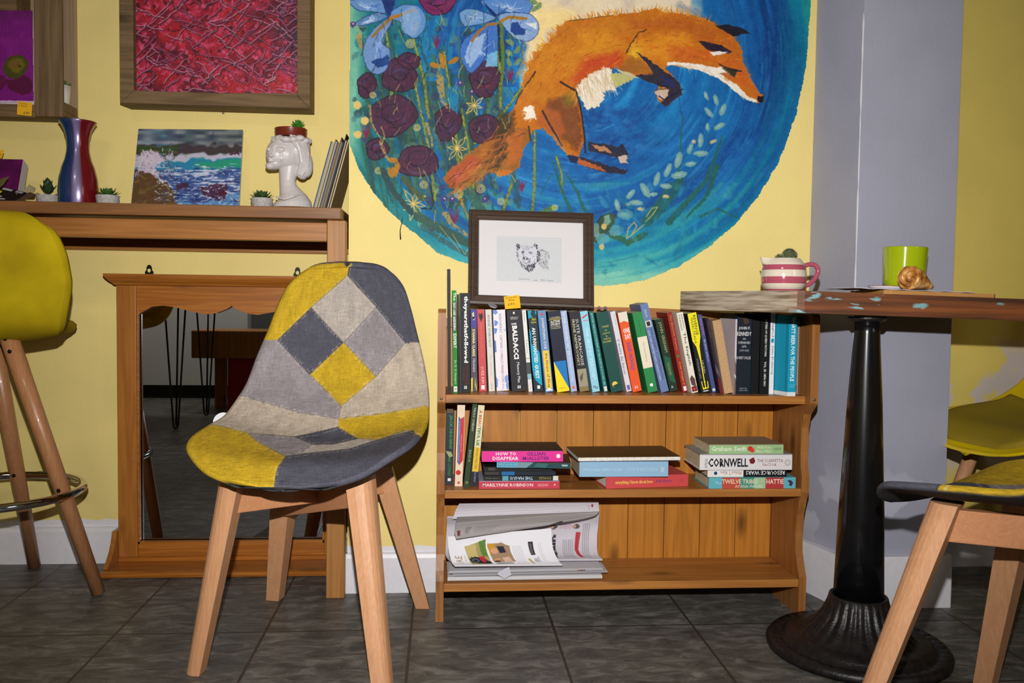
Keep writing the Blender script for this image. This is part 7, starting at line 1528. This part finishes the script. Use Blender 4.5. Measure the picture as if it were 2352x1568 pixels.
S2 = lambda L_: [(x/2.94, y/2.94) for x, y in L_]; n1 = vnoise(c.h, c.w, (10, 24), 62); n2 = vnoise(c.h, c.w, (30, 40), 63); n3 = vnoise(c.h, c.w, (12, 70), 64)
cmix(1, (92, 104, 122)) if False else None
c.A[:] = (96, 106, 124); cmix(n1*3+.1, (140, 146, 156)); cmix(-n1*3-.2, (64, 74, 96)); cmix((Y-322)/14+n1, (150, 150, 170)); cmix((Y-326)/3*np.clip((342-Y)/6, 0, 1)*.9+n2, (70, 56, 70)); cmix((X-296)/999+((Y-328)/4*np.clip((340-Y)/5, 0, 1)*(X < 400)), (60, 70, 34))
cmix((Y-341)/5+n2, (190, 186, 206)); cmix((Y-353)/5+n2*.8-(np.clip(380-X, 0, 99)/20), (40, 130, 170)); cmix(((Y-355)/6)*np.clip((X-430)/60, 0, 1)*np.clip((378-Y)/8, 0, 1)*.8+n3*.6, (40, 150, 120)); cmix((Y-374)/8+n3*1.5, (60, 90, 150)); cmix((n3*4-.3)*((Y > 370)), (200, 206, 226)); cmix((-n3*4-.6)*(Y > 376), (44, 48, 100)); cmix((Y-430)/20*np.clip((X-380)/30, 0, 1)+n3*2-.4, (90, 140, 190))
c.poly(S2([(900, 1010), (1000, 1000), (1080, 1060), (1020, 1120), (1060, 1180), (1160, 1240), (1060, 1220), (900, 1160)]), (206, 190, 206), .9, r=3)
c.poly(S2([(880, 1130), (1000, 1160), (1080, 1210), (1120, 1220), (1180, 1290), (1210, 1390), (1310, 1400), (860, 1400)]), (92, 66, 40), 1, r=2.5); 
for k in range(90):
    x, y = rg.uniform(300, 425), rg.uniform(395, 474); 
    if c.A[int((y-294)/.8), int((x-296)/.8)][2] > 60: continue
    c.line([(x, y), (x+rg.uniform(5, 18), y-rg.uniform(-8, 12))], rg.uniform(2, 6), [(110, 80, 44), (70, 56, 36), (140, 100, 40), (84, 70, 54), (120, 100, 80)][rg.randint(5)], .5, r=1.2)
for L_ in ([(1180, 1230), (1250, 1210), (1260, 1260), (1190, 1255)], [(1340, 1250), (1440, 1220), (1560, 1210), (1560, 1260), (1500, 1320), (1400, 1300)], [(1540, 1020), (1620, 1010), (1620, 1030)], [(1500, 1270), (1560, 1250), (1540, 1320)]): c.poly(S2(L_), (74, 30, 52), .85, r=3)
for k in range(420):
    x, y = rg.uniform(350, 560), rg.uniform(375, 472); l = rg.uniform(2, 10); an = rg.randn()*.5; c.line([(x, y), (x+math.cos(an)*l, y+math.sin(an)*l)], rg.uniform(.8, 2.6), [(226, 226, 236), (210, 214, 230), (60, 60, 120), (90, 110, 170), (120, 160, 200)][rg.randint(5)], .7, r=.8)
for k in range(160): x, y = rg.uniform(300, 395), rg.uniform(340, 400); c.line([(x, y), (x+rg.uniform(-4, 8), y+rg.uniform(-6, 9))], rg.uniform(1, 3), [(206, 190, 206), (90, 70, 90), (220, 214, 224), (120, 90, 110)][rg.randint(4)], .6, r=1)
c.line(S2([(1430, 880), (1415, 920)]), 2, (60, 66, 90), .9)
fastgrid('painted_face', quadmap(c, BL, BR, TR, TL)+FS.n*.0004, s2l(c.A.clip(0, 255)), None, m_oil, sp)
# ------------------------------------------------------------------ white head planter
HY = 2.40
hb = thing('head_planter', 'white glazed planter shaped as a woman\'s head and long neck with eyes closed', 'planter', (P(668, 470, HY)[0], HY, ZD))
SCL = HY/FPX/6.818   # one crop pixel (590,260 crop at 6.818x)
def H(x, y, d=0.): p = P(590+x/6.818, 260+y/6.818, HY); return np.array((p[0], HY-d*SCL, max(p[2], ZD)))
q = MB()
def blob(x, y, rx, rz, ry=None, d=0., ang=0., n=20):
    c_ = H(x, y, d); ry = ry if ry is not None else rx; ca, sa = math.cos(ang), math.sin(ang)
    def T(v):
        dx, dz = v[0]-c_[0], v[2]-c_[2]; return (c_[0]+dx*ca+dz*sa, v[1], c_[2]-dx*sa+dz*ca)
    q.ball(c_, (rx*SCL, ry*SCL, rz*SCL), n, n-4, T=T)
blob(450, 640, 250, 250, 205, 0, .0); blob(335, 650, 172, 225, 165, 60, .12)          # skull, face mass
blob(310, 800, 140, 90, 120, 70, -.3); blob(228, 846, 66, 56, 70, 120)              # jaw, chin
q.tube([H(300, 560, 205), H(272, 630, 238), H(250, 690, 262)], [20*SCL, 22*SCL, 30*SCL], 8); blob(268, 704, 42, 20, 30, 235)   # nose
q.tube([H(196, 752, 165), H(240, 742, 220), H(300, 762, 215)], [9*SCL, 17*SCL, 9*SCL], 8); q.tube([H(200, 778, 165), H(245, 782, 222), H(296, 778, 208)], [9*SCL, 19*SCL, 9*SCL], 8)  # lips
blob(408, 600, 66, 36, 30, 205, .12); blob(226, 596, 36, 32, 30, 178, .1); q.tube([H(345, 625, 226), H(400, 648, 226), H(470, 622, 200)], 7*SCL, 6)   # closed eyes
q.tube([H(310, 545, 215), H(385, 515, 214), H(480, 545, 180)], 13*SCL, 6); blob(395, 720, 80, 60, 40, 165)      # brow, cheek
blob(620, 560, 210, 240, 190, -20, .1); blob(740, 760, 130, 240, 120, 0, -.22); blob(700, 930, 90, 110, 90, 0, -.5)   # hair, bun at the nape
for k in range(5): q.tube([H(560+k*45, 360+k*12, 190-k*30), H(690+k*30, 560+k*18, 150-k*20), H(720+k*22, 780+k*12, 120-k*10), H(650+k*16, 960+k*8, 70)], [22*SCL, 30*SCL, 30*SCL, 18*SCL], 8)
q.tube([H(250, 400, 110), H(420, 425, 205), H(600, 470, 200), H(700, 620, 150)], 18*SCL, 8)     # hair band
neck = [(500, 820, 150), (490, 930, 138), (480, 1050, 122), (490, 1150, 130), (520, 1240, 165), (550, 1330, 225), (560, 1400, 282), (560, 1480, 300)]
q.tube([H(a_, b_, 0) for a_, b_, c_ in neck], [c_*SCL for a_, b_, c_ in neck], 28, sy=.8)
q.tube([H(340, 1330, 200), H(470, 1375, 260), H(620, 1330, 240), H(740, 1270, 120)], 16*SCL, 8)   # necklace
# crown rim holding the pot
for k in range(14):
    t = 2*PI*k/14; zz = 400+18*math.sin(5*t)
    blob(540+250*math.cos(t), zz+34, 74, 50, 60, 180*math.sin(t), n=12)
gl = mat('white_glazed_ceramic', (206, 198, 196), .38, coat=.12)
o = obj('head', q, gl, hb, smooth_all=True)
rm_ = o.modifiers.new('remesh', 'REMESH'); rm_.mode = 'VOXEL'; rm_.voxel_size = .0009; rm_.use_smooth_shade = True
sm_ = o.modifiers.new('smooth', 'SMOOTH'); sm_.factor = .5; sm_.iterations = 2
# brown plastic pot with succulent on the head
bc = H(535, 330, 0); r_ = 247*SCL; zb_, zt_ = H(535, 372)[2], H(535, 252)[2]
bp_ = thing('potted_succulent', 'brown plastic pot with an upright green succulent sitting on the white head planter', 'plant', (bc[0], bc[1], zb_), 'potted succulents')
q = MB(); q.lathe([(0, 0), (r_*.92, 0), (r_*.95, .002), (r_*.985, (zt_-zb_)*.9), (r_, zt_-zb_), (r_*.94, zt_-zb_), (r_*.93, .004), (0, .004)], (bc[0], bc[1], zb_), 36, cap=False); obj('pot', q, mat('brown_plastic', (116, 44, 30), .3, coat=.3), bp_)
q = MB(); q.lathe([(0, zt_-zb_-.003), (r_*.93, zt_-zb_-.003)], (bc[0], bc[1], zb_), 24, cap=False); obj('compost', q, mat('compost', (50, 38, 30), .9), bp_)
q = MB(); base = H(645, 245)
for ring, (n_, el, L_) in enumerate(((6, 1.42, .024), (9, 1.08, .024), (10, .72, .024), (9, .4, .022))):
    for k in range(n_): a_ = 2*PI*(k+.5*ring)/n_; leaf(q, base, (math.cos(a_)*math.cos(el), math.sin(a_)*math.cos(el), math.sin(el)), L_, .0042, .0026, (0, 0, 1))
base = H(430, 255)
for k in range(8): a_ = 2*PI*k/8; leaf(q, base, (math.cos(a_)*.6, math.sin(a_)*.6, .8), .008, .0018, .001, (0, 0, 1))
obj('leaves', q, mat('leaf_bright', (48, 128, 28), .4, noise=.25, nscale=120), bp_); bp_.children[-1]['kind'] = 'stuff'
# ------------------------------------------------------------------ leaning pamphlets / records at the right end of the bar shelf
S3 = lambda x, y: (590+x/6.818, 260+y/6.818)
cols = [(60, 96, 130), (180, 170, 160), (196, 186, 168), (150, 130, 30), (190, 184, 176), (70, 80, 90), (170, 150, 120), (120, 96, 70), (150, 140, 120), (40, 50, 66), (26, 30, 44), (190, 170, 140)]
xb = np.linspace(858, 1105, len(cols)+1); xt = np.linspace(1130, 1385, len(cols)+1); tops_ = [440, 455, 460, 410, 452, 450, 470, 380, 455, 460, 330, 430]
names = ['slate-blue booklet leaning at the left of the row of booklets', 'pale grey booklet leaning second in the row', 'cream booklet third in the leaning row', 'mustard-topped booklet standing up above its pale neighbours', 'off-white booklet just right of the mustard one', 'dark grey thin booklet in the middle of the leaning row', 'tan booklet in the middle of the leaning row beside the dark grey one', 'brown booklet with a peaked corner in the leaning row', 'khaki booklet left of the two darkest booklets', 'dark slate booklet, the greyer of the two darkest', 'near-black booklet with the tallest pointed corner', 'light tan booklet right of the near-black one']
gR = 'booklets leaning at the right end of the bar shelf'
for k, cc in enumerate(cols):
    Yk = 2.27; A0 = P(*S3(xb[k], 1462), Yk); B0 = P(*S3(xt[k], tops_[k]), Yk); A0[2] = ZD; th = .262; h_ = (B0[2]-ZD)/math.cos(th); t_ = (xb[1]-xb[0])/6.818/FPX*Yk*math.cos(th)*.80
    r = thing('booklet', names[k], 'booklet', (A0[0], Yk, ZD+.0006+t_*math.sin(th)), gR, rot=(0, th, 0))
    q = MB(); q.box((0, 0, 0), (t_*.30, .15, h_)); q.box((t_*.72, 0, 0), (t_, .15, h_)); q.box((t_*.22, 0, 0), (t_*.78, .0012, h_)) if k % 3 else None; obj('cover', q, rgbm(cc), r, local=True)
    q = MB(); q.box((t_*.23, .0014, .0004), (t_*.77, .149, h_-.0006)); obj('pages', q, rgbm([(96, 88, 78), (56, 52, 54), (128, 120, 100)][k % 3]), r, local=True)
a0 = P(*S3(1150, 1462), 2.285); a1 = P(*S3(1395, 425), 2.285); th = .262; h_ = (a1[2]-ZD)/math.cos(th); a0[0] = r.location[0]+t_/math.cos(th)+.0012
r = thing('booklet', 'wide olive-brown card folder closing the right end of the leaning booklets', 'booklet', (a0[0]+.001, 2.275, ZD+.0006+.003*math.sin(th)), gR, rot=(0, th, 0))
q = MB(); q.box((0, 0, 0), (.0010, .19, h_)); q.box((.002, 0, 0), (.003, .19, h_)); q.box((.001, .188, 0), (.002, .19, h_)); obj('cover', q, mat('olive_card', (168, 146, 98), .7), r, local=True)
q = MB(); q.box((.00105, .0, .0005), (.00195, .187, h_-.001)); obj('pages', q, m_pagesW, r, local=True)
# ------------------------------------------------------------------ purple canvas, leaflets at the left end
T5 = lambda x, y: (x/8.4, 340+y/8.4)
TLp, TRp = P(-60, 364, 2.40), P(*T5(450, 222), 2.40); BLp, BRp = onshelf(-90, 2.34, .0135), onshelf(37, 2.34, .0135)
pp = thing('canvas_painting', 'plain purple deep-edged canvas leaning on the left end of the bar shelf', 'painting', tuple((BLp+BRp)/2)); FP = QF(BLp, BRp, TRp, TLp)
q = MB(); qbox(q, FP, 0, 1, 0, 1, -.03, -.0005); obj('canvas_block', q, mat('canvas_edge', (206, 200, 194), .8), pp)
q = MB(); qbox(q, FP, 0, .995, 0, 1, -.0004, .0006); obj('painted_face', q, mat('purple_paint', (106, 12, 92), .5, noise=.25, nscale=14), pp)
sticky('sticky_note', 'orange-yellow sticky note on the top edge of the plain purple canvas', (P(-22, 362, 2.396), P(4, 364, 2.396), P(10, 345, 2.4), P(-20, 343, 2.4)), [('50', .5, .9, .3, .5)])
def leaflet(label, pts, Ys, col, bars, thick=.0012):
    A_ = [P(*T5(x, y), Yy) for (x, y), Yy in zip(pts, Ys)]; F = QF(*A_); q = MB(); qbox(q, F, 0, 1, 0, 1, -thick, 0); mats = [rgbm(col)]
    for k, (u0, u1, v0, v1, cc) in enumerate(bars):
        m_ = rgbm(cc); mats.append(m_) if m_ not in mats else None; mi = mats.index(m_); w = .0003+.0001*k; q.add([F(u0, v0, w), F(u1, v0, w), F(u1, v1, w), F(u0, v1, w)], [(0, 1, 2, 3)], mi)
    o = obj('leaflet', q, mats); tag(o, label, 'leaflet', 'leaflets fanned out on the bar shelf'); return o
leaflet('black leaflet with a yellow band lying at the left edge of the bar shelf', [(-200, 1025), (240, 1035), (520, 860), (60, 745)], [2.20, 2.21, 2.25, 2.25], (28, 20, 22), [(.0, .75, .60, .74, (196, 180, 30)), (0, .6, .34, .42, (190, 180, 180)), (0, .55, .16, .24, (190, 180, 180)), (.05, .45, .82, .95, (170, 166, 170)), (.6, .9, .80, .95, (150, 146, 160))])
leaflet('brown card leaflet fanned under the black leaflet', [(0, 1045), (440, 1015), (700, 880), (520, 870)], [2.215, 2.22, 2.26, 2.262], (96, 74, 54), [])
leaflet('cream leaflet with an upturned corner sticking out behind the black leaflet', [(430, 850), (660, 850), (690, 770), (560, 700)], [2.27, 2.27, 2.29, 2.29], (176, 160, 124), [])
leaflet('narrow olive patterned leaflet pointing up in front of the purple canvas', [(-60, 800), (60, 690), (165, 545), (0, 600)], [2.25, 2.25, 2.28, 2.28], (120, 116, 66), [(.1, .9, .3, .5, (60, 60, 40)), (.1, .9, .7, .8, (60, 60, 40))])
# ------------------------------------------------------------------ the side of the room behind the camera, seen in the floor mirror
q = MB(); q.box((-2.35, -1.72, .10), (-1.45, -1.60, 1.15)); cn = thing('counter', 'white panelled counter seen in the floor mirror across the room', 'counter', (-1.9, -1.66, 0)); obj('panel', q, mat('counter_white', (206, 206, 206), .5), cn)
q = MB(); q.box((-2.33, -1.72, 0), (-1.47, -1.63, .099)); obj('plinth', q, mat('black_plinth', (24, 24, 26), .6), cn)
q = MB(); q.box((-2.40, -1.8, 1.1505), (-1.40, -1.55, 1.19)); obj('worktop', q, WD, cn)
hp_ = thing('hairpin_table', 'wooden table on thin black hairpin legs, seen only in the floor mirror', 'table', (-1.75, -.3, 0))
q = MB(); q.prism([(-2.25+.0, -.75), (-1.35, -.70), (-1.30, -.4), (-1.42, -.02), (-2.25, -.02)], lambda x, y: (x, y, .735), lambda x, y: (x, y, .775)); obj('tabletop', q, WD, hp_, bevel=.004)
for hx, hy in ((-1.52, -.10), (-2.15, -.10), (-1.50, -.66), (-2.15, -.66)):
    q = MB(); q.tube([(hx-.06, hy, .7345), (hx-.014, hy, .03), (hx-.010, hy, .008), (hx, hy, .0055), (hx+.010, hy, .008), (hx+.014, hy, .03), (hx+.06, hy, .7345)], .0055, 8); q.tube([(hx, hy-.06, .7345), (hx, hy-.008, .0155)], .0055, 8); obj('leg', q, mat('black_steel', (28, 28, 30), .4), hp_)
bn = thing('bench', 'chunky brown wooden bench on a red base, seen only in the floor mirror', 'bench', (-1.27, -1.0, 0))
q = MB(); q.box((-1.62, -1.15, .36), (-.92, -.76, .54)); obj('seat_block', q, WPZ, bn, bevel=.006)
q = MB(); q.box((-1.40, -1.08, .0), (-.98, -.80, .359)); obj('base', q, mat('red_panel', (150, 16, 24), .5), bn)
q = MB(); q.box((-1.55, -1.12, .0), (-1.48, -1.06, .3595)); obj('leg', q, WPZ, bn)
